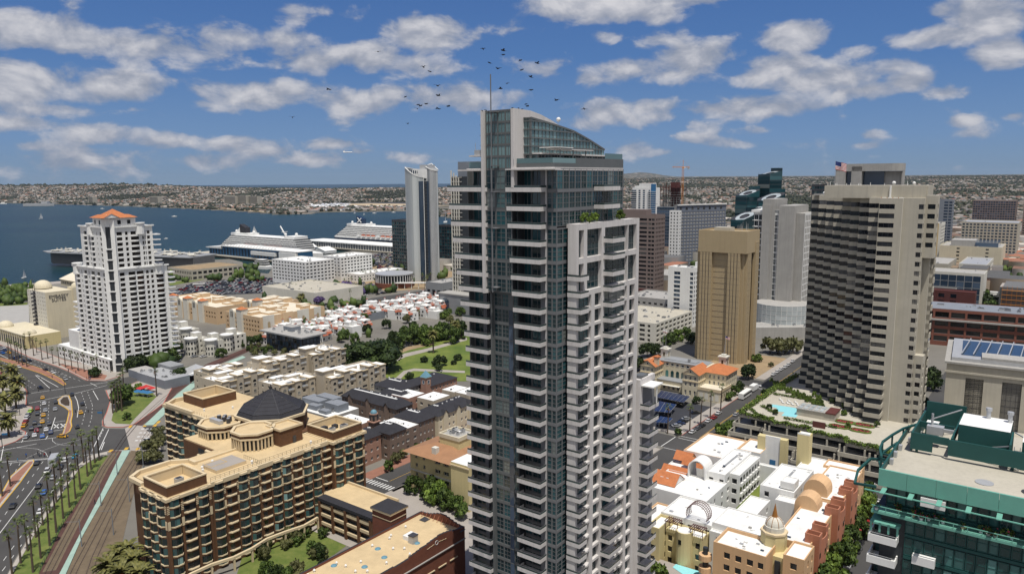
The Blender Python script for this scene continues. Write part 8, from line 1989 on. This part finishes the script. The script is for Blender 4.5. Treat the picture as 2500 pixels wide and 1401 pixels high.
def date_palm(px,py,h,rc,base,z=0.0,at=None):
	g=Vector(at)if at else G(px,py,z);t=root('date_palm',g.x,g.y,rnd.uniform(0,360),g.z);inst('trunk',DT,t,Matrix.Diagonal((9,9,h,1)));inst('crown',DC,t,Matrix.Translation((0,0,h))@Matrix.Diagonal((rc,rc,rc,1)));rank(t,base,'palm',px)
ord_=lambda i:str(i)+('th' if 10<i%100<14 else{1:'st',2:'nd',3:'rd'}.get(i%10,'th'))
for px,py in((223,1147),(214,1163),(197,1195),(184,1218),(170,1239),(155,1266),(137,1300),(121,1332),(100,1363),(80,1397),(243,1124),(232,1130)):fan_palm(px,py,rnd.uniform(11,14),'tall fan palm on the grass verge nearest the railway',2.1)
for px,py in((205,1130),(186,1149),(168,1176),(152,1200),(137,1226),(122,1252),(105,1282),(87,1312),(68,1345),(50,1375),(30,1402)):fan_palm(px,py,rnd.uniform(10,14),'tall fan palm on the grass verge along the avenue kerb',2.1)
for px,py in((26,1188),(6,1212)):fan_palm(px,py,12,'fan palm on the lower brick median of the avenue',2)
for px,py in((40,884),(46,888),(55,892),(66,896),(30,880),(22,876)):fan_palm(px,py,12,'fan palm on the upper median of the avenue',1.9)
for px,py in((62,856),(82,869),(103,879),(117,876),(130,888),(145,893),(160,897),(176,902),(192,906),(206,908),(228,913),(240,917),(90,862),(75,852)):fan_palm(px,py,rnd.uniform(9,12),'fan palm on the pavement in front of hotel and white tower',1.9)
for px,py in((276,1009),(283,1007),(290,1000),(296,985),(303,970),(383,968),(298,1004)):fan_palm(px,py,14,'tall fan palm on the corner lawn',2.2)
for px,py in((1710,1038),(1734,1022),(1759,1003),(1684,1058),(1630,1058)):fan_palm(px,py,12,'fan palm between police car park and pavement',2)
for px,py in((1058,862),(1112,835)):date_palm(px,py,12,4.2,'tall date palm beside the park path')
for px,py in((8,962),(44,966),(40,997),(14,1012),(-12,1030),(-25,985),(22,1066),(-20,1075),(30,935),(-8,925)):date_palm(px,py,7.5,5.2,'broad date palm on the paved plaza at the left edge')
for px,py in((268,1432),(292,1405),(316,1392),(330,1420),(300,1450),(345,1455)):date_palm(px,py,6,4.6,'broad date palm left of the brick block at the bottom edge')
def scatter(n,x0,x1,y0,y1,f):
	for i in range(n):f(rnd.uniform(x0,x1),rnd.uniform(y0,y1))
scatter(34,880,975,640,685,lambda x,y:fan_palm(x,y,9,'small palm near the pier car parks',2.4));scatter(18,985,1075,672,712,lambda x,y:fan_palm(x,y,10,'small palm round the foot of the silver tower',2.4))
scatter(16,690,870,700,735,lambda x,y:fan_palm(x,y,9,'palm among the parked cars by the big store',2.3));scatter(8,715,800,720,800,lambda x,y:date_palm(x,y,7,4,'palm behind the peach arcaded blocks'))
for a in((912,902,19,19,'huge','huge dark spreading fig tree at the park edge'),(868,880,7,12,'mid','green tree left of the huge dark fig tree'),(852,872,5,9,'dark','dark tree behind the stone coloured apartments')):tree(*a)
for px,py in((975,850),(990,838),(1003,842),(1018,838),(1032,835),(1046,842),(1066,832),(1080,826),(1094,830),(1104,838),(1122,822),(960,862),(1012,826),(1040,822)):tree(px,py,rnd.uniform(4.5,6.5),rnd.uniform(10,14),rnd.choice(['mid','mid','bright','dark']),'green tree along the far side of the park')
for px,py,s in((1036,884,3),(1074,893,5),(1118,880,3.2),(1072,905,3),(1000,925,3),(1108,890,2.2)):tree(px,py,s,s*1.4,'dark','round dark shrub on the park lawn')
scatter(26,740,900,775,812,lambda x,y:tree(x,y,4.5,8,rnd.choice(['mid','bright']),'tree between the row houses and the railway'));scatter(26,900,1130,742,792,lambda x,y:tree(x,y,4.5,8,rnd.choice(['mid','olive','bright']),'tree among the upper row houses'))
scatter(20,820,1128,800,838,lambda x,y:tree(x,y,4,8,rnd.choice(['mid','dark']),'tree between row houses and park'))
for px,py,s,k in((300,990,7,'mid'),(232,920,4,'dark'),(325,905,6,'dark'),(342,902,6,'dark'),(360,898,5,'mid'),(425,882,6,'mid'),(440,858,4,'dark'),(470,845,3.5,'mid'),(540,872,4,'mid'),(400,905,3.5,'mid'),(310,1025,2.5,'mid'),(340,955,3,'bright'),(440,930,5,'dark'),(455,920,4,'mid')):tree(px,py,s,s*1.6,k,'tree round the foot of the white tower and corner lawn')
for px,py,s in((368,1108,5),(352,1130,4),(385,1085,4),(392,1062,3.6),(360,1095,3),(375,1128,4),(352,1180,2.6)):tree(px,py,s,s*1.4,'olive','olive green tree between railway and brick block')
for px,py,s,k in((1010,1205,3.6,'mid'),(1048,1218,4.4,'mid'),(1066,1228,4.6,'bright'),(1090,1240,4,'mid'),(1112,1252,3.4,'mid'),(1128,1266,3,'mid'),(965,1130,2.6,'olive'),(948,1150,2.4,'mid'),(1022,1110,2.6,'mid'),(1048,1098,2.6,'mid'),(908,950,3,'bright'),(880,965,2.4,'mid'),(985,1118,2.2,'olive')):tree(px,py,s,s*2.0,k,'street tree round the tiled roof building')
scatter(26,640,800,1290,1370,lambda x,y:tree(x,y,2.2,rnd.uniform(3,5),rnd.choice(['mid','dark','olive']),'courtyard tree beside the brick block base'))
scatter(22,650,880,1400,1470,lambda x,y:tree(x,y,2.6,rnd.uniform(4,6.5),rnd.choice(['mid','dark','olive']),'courtyard tree between brick block and warehouse'))
for px,py,s,k in((1580,872,6,'dark'),(1600,868,5,'dark'),(1560,905,5,'dark'),(1640,838,5,'mid'),(1655,832,5,'bright'),(1672,825,5,'mid'),(1625,846,4.5,'mid'),(1690,838,5,'dark'),(1620,745,6,'dark'),(1605,760,5,'dark'),(1828,925,5.4,'dark'),(1790,965,3.4,'mid'),(1802,955,3.6,'dark'),(1780,978,2.8,'mid'),(1848,883,3.4,'bright'),(1880,862,7,'olive'),(1898,864,7,'olive'),(1916,864,7,'olive'),(1936,862,7,'olive'),(1768,1062,4,'bright'),(1786,1056,3.6,'mid'),(1882,895,2,'olive'),(1655,1062,2,'mid'),(1700,985,2.4,'dark'),(1570,955,5,'dark')):tree(px,py,s,s*1.7,k,'tree around the old station house and tan tower')
for px,py,s in((2112,1262,4.2),(2090,1312,4),(2072,1345,4.2),(2052,1392,4.4),(2026,1432,5),(2000,1460,5),(2118,1226,3.8),(2062,1370,4),(2085,1280,3.4),(1620,1500,5),(1600,1440,4)):tree(px,py,s,s*2.1,rnd.choice(['mid','bright']),'street tree between white quarter and green building')
for px,py,s in((2262,950,7),(2275,930,5),(2285,1010,3),(2255,1000,4),(2385,752,9),(2398,745,9),(2410,755,8),(2370,690,7),(2440,690,7)):tree(px,py,s,s*1.7,rnd.choice(['mid','dark']),'dark tree behind the checkered tower at right')
for v in range(-2,34):
	for u in(-6,18):
		if rnd.random()<.8:p=Q3+GE*(u+rnd.uniform(-1,1))+GN*(v*16+rnd.uniform(-3,3));tree(2440,700,6,10,rnd.choice(['mid','dark']),'street tree along the far street at the right edge',at=(p.x,p.y,0))
def downtown_fill():
	r=np.random.default_rng(5);T,H=[],[]
	for i in range(900):px,py=r.uniform(-60,1130),r.uniform(640,900);g=G(px,py)
	boxes=[(1600,2480,560,700,330),(2250,2520,600,760,120),(960,1130,600,690,40)]
	for x0,x1,y0,y1,n in boxes:
		for i in range(n):g=G(r.uniform(x0,x1),r.uniform(y0,y1));T.append((g.x,g.y,0,r.uniform(3,6),r.uniform(6,11)))
	for x0,x1,y0,y1,n in((400,640,650,690,60),(-60,100,700,745,60),(640,900,735,830,60),(240,420,850,900,30),(700,1130,640,720,60)):
		for i in range(n):g=G(r.uniform(x0,x1),r.uniform(y0,y1));T.append((g.x,g.y,0,r.uniform(2.5,5),r.uniform(5,10)))
	blobs('downtown_trees',T,'leaf_mid','trees scattered between the blocks of the middle distance')
	for i in range(230):
		px=r.uniform(1560,2520);d=r.uniform(700,1700);a=math.atan((px-1250)/1800);H.append((d*math.sin(a),d*math.cos(a),0,r.uniform(16,44),r.uniform(14,36),r.uniform(6,22),R(53),r.uniform(.1,.4)))
	for i in range(26):g=G(r.uniform(1010,1125),r.uniform(575,665));H.append((g.x,g.y,0,r.uniform(14,34),r.uniform(12,26),r.uniform(5,16),R(53),.3))
	houses('downtown_blocks',H,label='low and mid rise blocks of downtown far behind the towers')
downtown_fill()
scatter(40,600,760,846,872,lambda x,y:tree(x,y,rnd.uniform(1.5,2.5),4,rnd.choice(['mid','olive']),'small tree along the railway street near the dark modern building'))
scatter(16,470,640,836,850,lambda x,y:tree(x,y,3.4,7,rnd.choice(['mid','dark']),'street tree in front of the peach arcaded block'))
for x in range(0,31):px,py=c3(390+(x%8)*60+(x//8)*28,575+(x//8)*26+(x%8)*27);tree(px,py,.95,2.2,'bright','small clipped tree in the rows on the podium roof garden',z=12.3)
for x,y,k in((830,745),(850,790),(950,775),(1062,885),(1060,822),(1155,875),(1150,905),(1095,1005),(1365,992),(320,690),(300,680),(270,745),(430,880),(370,830),(900,770),(790,715))and[(a,b_,i%3)for i,(a,b_)in enumerate(((830,745),(850,790),(950,775),(1062,885),(1060,822),(1155,875),(1095,1005),(1365,992),(320,690),(270,745),(430,880),(370,830),(790,715)))]:px,py=c3(x,y);tree(px,py,1.3,2.8,('bright','mid','dark')[k],'small round tree beside pool and flower beds on the podium',z=12.3)
for e,n in((3.9,11.5),(3.9,15),(4.0,26.5)):p=Vector((5.7,149.7))+GE*e+GN*n;tree(1450+n,520,1.25,2.3,'bright','yellow green bush on the upper terrace of the glass tower',at=(p.x,p.y,100.7))
for px,py in((905,712),(845,705),(780,745),(725,760),(880,720)):tree(px,py,6,9,'purple','purple flowering tree near the big flat store')
# ================================================================ vehicles
def car_meshes():
	b=MB();P=[(-2.2,.35),(2.2,.35),(2.25,.7),(1.3,.92),(-1.9,.98),(-2.25,.75)]
	for s in(-1,1):
		f=[(x,s*.88,z)for x,z in P];b.face(f if s<0 else f[::-1],'car_paint')
	for i in range(6):a,c=P[i],P[(i+1)%6];b.face([(a[0],-.88,a[1]),(a[0],.88,a[1]),(c[0],.88,c[1]),(c[0],-.88,c[1])][::-1],'car_paint')
	b.box(-1.35,.35,-.66,.66,1.40,1.45,'car_paint')
	g=MB();lo,hi=[(-1.85,-.8),(1.0,-.8),(1.0,.8),(-1.85,.8)],[(-1.35,-.66),(.35,-.66),(.35,.66),(-1.35,.66)]
	for i in range(4):j=(i+1)%4;g.face([(*lo[i],.93),(*lo[j],.93),(*hi[j],1.4),(*hi[i],1.4)],'car_glass')
	w=MB()
	for k in range(1):w.face([(.33*math.cos(t*.6283),0,.33*math.sin(t*.6283))for t in range(10)],'tyre');n=10
	for t in range(10):a0,a1=t*.6283,(t+1)*.6283;w.face([(.33*math.cos(a0),0,.33*math.sin(a0)),(.33*math.cos(a1),0,.33*math.sin(a1)),(.33*math.cos(a1),.2,.33*math.sin(a1)),(.33*math.cos(a0),.2,.33*math.sin(a0))],'tyre')
	return b.mesh('body'),g.mesh('window_glass'),w.mesh('wheel')
CB,CG,CW=car_meshes()
COLS=dict(white=(.55,.55,.55),black=(.012,.012,.014),silver=(.30,.31,.32),red=(.28,.02,.02),yellow=(.55,.29,.01),blue=(.02,.10,.35),navy=(.015,.03,.09),grey=(.10,.10,.11),lime=(.35,.55,.05),cyan=(.02,.25,.45))
def car(px,py,ang,col,place,tall=1.0,long=1.0,at=None):
	g=Vector(at)if at else G(px,py,0);t=root('car',g.x,g.y,ang,.02+g.z);o=inst('body',CB,t,Matrix.Diagonal((long,1,tall,1)));o.color=(*COLS[col],1);q=inst('window_glass',CG,t,Matrix.Diagonal((long,1,tall,1)))
	for x in(-1.35*long,1.35*long):
		for s in(-1,1):inst('wheel',CW,t,Matrix.Translation((x,.9*s-(.2 if s>0 else 0),.33)))
	rank(t,col+' car '+place,'car',px,'cars '+place)
def ang2(a,c):p,q=G(*a),G(*c);return math.degrees(math.atan2(q.y-p.y,q.x-p.x))
AU,AM,AL_=ang2((30,858),(171,918)),ang2((95,1045),(100,985)),ang2((60,1250),(110,1160))
for x,y,c in((488,665,'yellow'),(505,732,'white'),(428,788,'red'),(520,810,'silver'),(430,850,'black'),(497,865,'yellow'),(640,718,'black'),(630,797,'silver'),(397,955,'black'),(485,940,'yellow'),(453,990,'black'),(562,965,'black'),(360,1020,'black'),(528,1030,'white'),(580,1062,'navy'),(485,1105,'blue'),(418,1040,'red'),(395,1095,'white')):car(*k5(x,y),AM,c,'waiting in the avenue queue')
for x,y,c in((350,820,'lime'),(322,858,'silver'),(308,897,'white'),(293,942,'red'),(280,985,'yellow'),(303,1118,'silver')):car(*k5(x,y),AM-14,c,'at the plaza kerb')
for x,y,c in((940,740,'black'),(920,835,'yellow'),(825,630,'black'),(880,1000,'black')):car(*k5(x,y),AM+4,c,'right of the kidney shaped median')
car(*k5(715,1110),-10,'yellow','turning below the median')
for x,y,c in((460,553,'black'),(740,455,'silver'),(603,380,'white'),(520,347,'black'),(215,318,'white'),(335,243,'black'),(268,248,'black'),(215,200,'black'),(105,152,'yellow'),(30,155,'blue'),(45,95,'white'),(55,125,'navy'),(170,217,'navy'),(10,110,'silver')):car(*k5(x,y),AU,c,'on the upper avenue by the hotel')
for x,y,c in((420,150,'black'),(735,118,'white'),(855,75,'cyan'),(605,315,'silver'),(690,195,'black'),(500,485,'blue'),(440,415,'black'),(465,700,'white'),(148,640,'black')):car(*k6(x,y),AL_,c,'on the lower avenue beside the palms')
car(*k6(545,250),AL_,'white','van on the lower avenue',1.5,1.2);car(*k5(20,390),AU,'red','on the plaza corner');car(814*.443,1079,-20,'white','van on the railway crossing',1.2)
for x,y,c in((835,1210,'white'),(890,1172,'grey'),(940,1142,'black'),(1005,1090,'white'),(1065,1057,'red'),(1115,1007,'white'),(1300,1025,'silver')):car(*c2(x,y),53,c,'parked along the street beside the police car park')
for x,y in((1700,595),(1740,568),(1780,543),(1825,518),(1860,492),(1905,455)):car(*c2(x,y),53,'white','parked by the sandy plot',1.15)
for x,y,c in((665,1145,'silver'),(708,1122,'navy'),(735,1098,'black'),(772,1070,'silver'),(870,1005,'black'),(500,1130,'black'),(680,925,'black'),(640,905,'grey')):car(*c2(x,y),10,c,'inside the police car park')
for x,y,c in((2070,1384,'white'),(2131,1190,'white'),(2122,1282,'red'),(2112,1310,'grey'),(2100,1330,'black'),(2108,1295,'red'),(497,872,'white'),(475,872,'silver'),(2095,1345,'grey')):car(x,y,53,c,'on the small streets' if x>1000 else 'near the villas',1.2)
for i in range(60):p=Q3+GE*rnd.choice([-.5,2.5,9,12.5])+GN*rnd.uniform(-20,500);car(2440,700,53,rnd.choice(['white','black','silver','grey','red','white']),'on the far street at the right edge',at=(p.x,p.y,0))
for i in range(70):
	s=rnd.choice(((-240,260,-7),(-240,240,99)));p=Q+(GE*rnd.uniform(s[0],s[1])+GN*(s[2]+rnd.choice([-5,2])));car(1700,900,-37,rnd.choice(['white','black','silver','grey']),'on the downtown cross streets',at=(p.x,p.y,0))if(p-Q).length>30 else None
def big_vehicle(name,label,px,py,ang,L,Wd,H,col,cab,z=0):
	g=G(px,py,z);r=root(name,g.x,g.y,ang,.02+z,label,name);q=MB();q.box(-L/2,L/2-cab,-Wd/2,Wd/2,.6,H,'white' if col=='w' else 'metal');q.build('body',r);q=MB()
	if cab>1:q.prism([(L/2-cab+.1,-Wd/2+.1),(L/2,-Wd/2+.1),(L/2,Wd/2-.1),(L/2-cab+.1,Wd/2-.1)],.5,2.3,'white');q.build('cab',r);q=MB()
	q.box(-L/2+.4,L/2+.04,-Wd/2-.04,Wd/2+.04,H*.52,H*.82,'car_glass')if cab<1 else q.box(L/2-.3,L/2+.05,-Wd/2+.2,Wd/2-.2,1.4,2.1,'car_glass');q.build('windows',r)
	for x in(-L*.3,L*.33):
		for s in(-1,1):q=MB();q.cyl(0,0,-.15,.15,.48,.48,'tyre',10);o=q.build('wheel',r);o.matrix_local=Matrix.Translation((x,s*Wd*.46,.48))@Matrix.Rotation(R(90),4,'X')
big_vehicle('truck','long box truck with grey roof beside the verge palms',*k6(620,150),AL_,9.5,2.6,3.6,'m',2);big_vehicle('bus','white coach parked beside the old station house',*c2(1395,830),53,12,2.6,3.3,'w',.1);big_vehicle('truck','white box truck parked behind the white coach',*c2(1492,755),53,8,2.5,3.3,'w',2)
big_vehicle('bus','white coach at the edge of the big car park',486,700,20,12,2.6,3.4,'w',.1);big_vehicle('bus','white minibus on the road beyond the big car park',575,672,20,9,2.5,3,'w',.1);big_vehicle('truck','yellow and white truck on the far street',2424,754,53,8,2.6,3.5,'w',2)
q=MB();q.box(-2.3,2.3,-.9,.9,.25,.9,'car_mix');q.prism([(-1.6,-.8),(1.0,-.8),(1.0,.8),(-1.6,.8)],.9,1.45,'car_glass');q.box(-1.3,.5,-.7,.7,1.46,1.5,'car_mix')
m_,t_,p_=_mk('car_any');oi_=t_.nodes.new('ShaderNodeObjectInfo');t_.links.new(oi_.outputs['Color'],p_.inputs['Base Color']);p_.inputs['Roughness'].default_value=.35
PM=MB();PM.box(-2.3,2.3,-.9,.9,.25,.9,'car_any');PM.prism([(-1.6,-.8),(1.0,-.8),(1.0,.8),(-1.6,.8)],.9,1.42,'car_glass');PM.box(-1.3,.6,-.72,.72,1.43,1.48,'car_any');pm=PM.mesh('parked_car');lot=[]
def inpoly(x,y,P):
	k=False
	for i in range(len(P)):
		(x0,y0),(x1,y1)=P[i-1],P[i]
		if(y0>y)!=(y1>y)and x<(x1-x0)*(y-y0)/(y1-y0)+x0:k=not k
	return k
def inv(p):d=Vector((p[0],p[1],-CZ));w_=d.dot(_f);return 1250+FPX*d.dot(_r)/w_,700.5-FPX*d.dot(_u)/w_
LOTS=[[(410,737),(412,712),(470,694),(620,677),(755,684),(800,694),(878,702),(720,709),(640,716),(500,722)],[(800,650),(960,610),(1060,600),(1120,620),(1120,640),(900,668)],[(-60,702),(58,702),(66,736),(-60,738)],[(860,690),(920,694),(940,718),(850,728),(800,760),(760,752)]]
for v in range(0,140):
	for u in range(-190,120):
		p=Vector((-230,640))+GE*(u*2.75)+GN*(v*8.2+(v//2)*2.2)
		x,y=inv(p)
		for k,L in enumerate(LOTS):
			if inpoly(x,y,L)and rnd.random()<(.86 if k==0 else .5):lot.append((p.x,p.y,53+rnd.choice([0,180])+rnd.uniform(-2,2),y,k))
lot.sort(key=lambda t:-t[3]);cm=[('white',5),('black',4),('silver',4),('grey',4),('red',1),('navy',2)];cc=[c for c,n in cm for _ in range(n)]
for x,y,a,_,k in lot[:290]:
	c=rnd.choice(cc);o=bpy.data.objects.new('parked_car',pm);COL.objects.link(o);o.location=(x,y,.05);o.rotation_euler=(0,0,R(a));o.color=(*COLS[c],1);props(o,c+' car parked among many in the big waterfront car parks','car','cars in the waterfront car parks')
V,F2,M2=[],[],[]
for x,y,a,_,k in lot[290:]:
	c,s=math.cos(R(a)),math.sin(R(a));b0=len(V)
	V+=[(x+vx*c-vy*s,y+vx*s+vy*c,vz+.05)for vx,vy,vz in q.v];F2+=[[b0+i for i in f]for f in q.f];M2+=q.m
b=MB();b.v,b.f,b.m,b.ms=V,F2,M2,q.ms;b.build('parked_cars',kind='stuff',label='hundreds of cars parked in rows in the waterfront car parks')
# ================================================================ people, masts, fence, bridge, birds
def person_mesh(st):
	b=MB();k='cloth'
	for s in(-1,1):b.tube((s*.09+0,s*st*.28,0),(s*.08,0,.86),.075,'navy',6);b.tube((s*.22,-s*st*.2,.85),(s*.19,0,1.42),.05,k,6)
	b.cyl(0,0,.82,1.18,.15,.16,k,8);b.cyl(0,0,1.18,1.48,.17,.11,k,8);b.cyl(0,0,1.48,1.56,.05,.05,'skin',6);b.sphere(0,0,1.66,.11,'skin',8);b.dome(0,-.01,1.69,.12,.11,'tyre',8,3);return b.mesh('person')
PMs=[person_mesh(.9),person_mesh(.2)]
for i,(x,y,c,t)in enumerate(((435,1315,'black',k5),(450,1332,'grey',k5),(468,1325,'white',k5),(508,1332,'red',k5),(300,1335,'blue',k5),(380,1342,'grey',k5),(575,1312,'black',k5),(205,1390,'cyan',k5),(1080,612,'black',k6),(1592,888,'black',k6),(780,372,'black',k5),(865,382,'grey',k5),(685,392,'black',k5),(990,455,'red',k5),(1030,455,'blue',k5))):
	g=G(*t(x,y),0);o=bpy.data.objects.new('person',PMs[i%2]);COL.objects.link(o);o.location=(g.x,g.y,.32 if t is k6 and x<1200 else .16);o.rotation_euler=(0,0,rnd.uniform(0,6));o.color=(*COLS[c],1);rank(o,'person in '+c+' top '+('crossing the avenue' if y>1200 else('walking by the railway' if t is k6 else 'on the pavement by the white tower')),'person',g.x)
def mast(px,py,h,arm,ang,label,m='greypaint',sign=False):
	g=G(px,py);r=root('signal_mast' if arm else 'overhead_line_mast',g.x,g.y,ang,0);q=MB();q.cyl(0,0,0,h,.16,.1,m,8);q.build('pole',r)
	if arm:
		q=MB();q.tube((0,0,h-.6),(arm,0,h),.08,m);q.build('arm',r)
		for t in(.5,.95):q=MB();q.box(arm*t-.18,arm*t+.18,-.2,.2,h-1.5,h-.3,'metal_dark');q.build('traffic_light',r)
		if sign:q=MB();q.box(.3,2.4,-.05,.05,h-2,h-1.2,'blue_paint');q.build('street_sign',r)
	else:q=MB();q.tube((0,0,h-.8),(-3.5,0,h-.4),.05,m);q.build('bracket',r)
	rank(r,label,'pole',px)
for x,y in((1150,632),(1335,277),(930,1092),(1475,582),(1292,960),(1630,192)):mast(*k6(x,y),9,0,17,'grey blue overhead line mast beside the tracks')
for x,y,a,arm in((1185,980,180,13),(312,745,20,11),(745,612,60,0),(30,1240,10,14),(1035,1270,190,9),(320,600,30,12),(1015,462,200,10),(185,470,0,0),(270,545,0,0),(228,860,0,0),(190,1000,0,0)):mast(*k5(x,y),8,arm,a,'traffic signal mast with long arm at the avenue junction' if arm else 'dark lamp post at the avenue junction','metal_dark',arm>12)
r=root('fence',0,0,0,0,'thin green metal fence between the grass verge and the track bed','fence')
for(a,c)in zip([(245,1139),(206,1203),(155,1278),(127,1336)],[(206,1203),(155,1278),(127,1336),(94,1401)]):
	p,s=G(*a),G(*c);n=int((s-p).length/2.2);q=MB();q.tube((p.x,p.y,1.3),(s.x,s.y,1.3),.05,'teal_paint');q.tube((p.x,p.y,.4),(s.x,s.y,.4),.05,'teal_paint');q.build('rail',r)
	for i in range(n):t=p+(s-p)*(i/n);q=MB();q.cyl(t.x,t.y,.1,1.4,.06,.06,'teal_paint',4);q.build('fence_post',r)
g=G(2415,745);r=root('footbridge',g.x,g.y,-37,0,'white arched footbridge across the far street at right','bridge');q=MB();q.box(-4,34,-2,2,8,12,'white');q.build('deck',r);q=MB()
for k in range(12):a0,a1=math.pi*k/12,math.pi*(k+1)/12;q.tube((15-17*math.cos(a0),-2.2,6+5*math.sin(a0)),(15-17*math.cos(a1),-2.2,6+5*math.sin(a1)),.4,'white')
q.build('arch',r)
g=G(2500,790);B=Bd('scaffolded_building','building wrapped in rusty scaffolding at the right edge','building',g.x+8,g.y);B.mb('wall').box(-22,0,0,40,0,26,'concrete_dark')
for k in range(7):
	B.mb('scaffold').box(-22.5,0,-1.5,-.2,2+k*3.6,2.2+k*3.6,'crane_orange')
	for i in range(8):B.mb('scaffold').cyl(-22+i*3.1,-1.4,2+k*3.6,5.6+k*3.6,.08,.08,'crane_orange',4)
B.done()
def bird(px,py,dist,s,i,perched=False):
	p=FAR(px,py,dist);o=MB();a=(.2,.7,-.3,.5)[i%4];o.tube((-.28,0,0),(.22,0,.02),.085,'bird',6);o.sphere(.28,0,.05,.07,'bird',6);o.prism([(-.5,-.1),(-.26,-.05),(-.26,.05),(-.5,.1)],-.01,.01,'bird')
	for sg in(-1,1):
		w_=.12 if perched else .38;o.face([(-.14,sg*.06,.02),(.14,sg*.06,.02),(.10,sg*w_,.02+a*.3),(-.14,sg*w_,.02+a*.3)],'bird')
		if not perched:o.face([(-.14,sg*.38,.02+a*.3),(.10,sg*.38,.02+a*.3),(-.10,sg*.72,.02+a*.15)],'bird')
	b_=o.build('bird');b_.location=p;b_.scale=(s,s,s);b_.rotation_euler=(0,rnd.uniform(-.4,.4),rnd.uniform(0,6.28));rank(b_,'small black bird perched on the glass tower crown' if perched else 'small black bird flying above the glass tower','bird',px)
k_=0
for x,y in((923,127),(1033,164),(1049,175),(1068,210),(990,237),(1070,234),(1021,256),(1027,259),(1041,254),(1019,266),(1069,265),(1095,260),(996,302),(714,287),(802,218),(1179,120),(1195,154),(1228,124),(1229,134),(1216,168),(1271,148),(1311,155),(1274,171),(1295,188),(1239,204),(1222,217),(1297,220),(1359,245),(1284,255),(1288,260),(1426,266)):bird(x,y,125,rnd.uniform(.75,1.15),k_);k_+=1
for x,y in((1177,271),(1184,269),(1187,271),(1251,264),(1266,265),(1275,267)):bird(x,y,150,.8,k_,True);k_+=1
p=FAR(849,372,3000);q=MB();q.tube((-18,0,0),(18,0,0),2,'white',8);q.prism([(-4,-16),(3,-2),(3,2),(-4,16),(-7,16),(-3,0),(-7,-16)],-.3,.3,'white');q.prism([(-18,-.2),(-12,-.2),(-12,.2),(-18,.2)],0,6,'white');o=q.build('airliner');o.location=(p.x,p.y,min(p.z,250));props(o,'tiny white airliner low in the sky left of the silver tower','aircraft')
for o,b_,c_ in RANK:rank(o,b_,c_,0)
nm={'car':'cars','tree':'trees','palm':'palms','bird':'birds','person':'people','pole':'poles'}
for base_,L in SETS.items():
	P_=[]
	for x,o,cat,grp in L:v=Vector(o.location)-cam.location;P_.append((1250+FPX*v.dot(_r)/v.dot(_f),o,cat,grp))
	P_.sort(key=lambda t:t[0]);n=len(P_);place_=' '.join(base_.split()[-5:])
	for i,(x,o,cat,grp)in enumerate(P_):props(o,base_ if n==1 else '%s, %s from left'%(base_,ord_(i+1))if i else base_+', leftmost',cat,grp or(base_ if n>1 else None))
# sea air over the whole scene
b=MB();b.box(-19500,19500,-2000,19000,-8,262,'haze_air')if 'haze_air' in MATS else None
hm=bpy.data.materials.new('haze_air');hm.use_nodes=True;MATS['haze_air']=hm;t=hm.node_tree;t.nodes.remove(t.nodes['Principled BSDF']);pv=t.nodes.new('ShaderNodeVolumePrincipled');pv.inputs['Color'].default_value=(.62,.76,.95,1);pv.inputs['Density'].default_value=1.7e-5;pv.inputs['Anisotropy'].default_value=.2
t.links.new(pv.outputs[0],t.nodes['Material Output'].inputs['Volume']);b=MB();b.box(-19500,19500,-2000,19000,-8,262,'haze_air');b.build('haze',kind='stuff')
PW.build('road_markings',kind='structure');PY.build('yellow_markings',kind='structure')
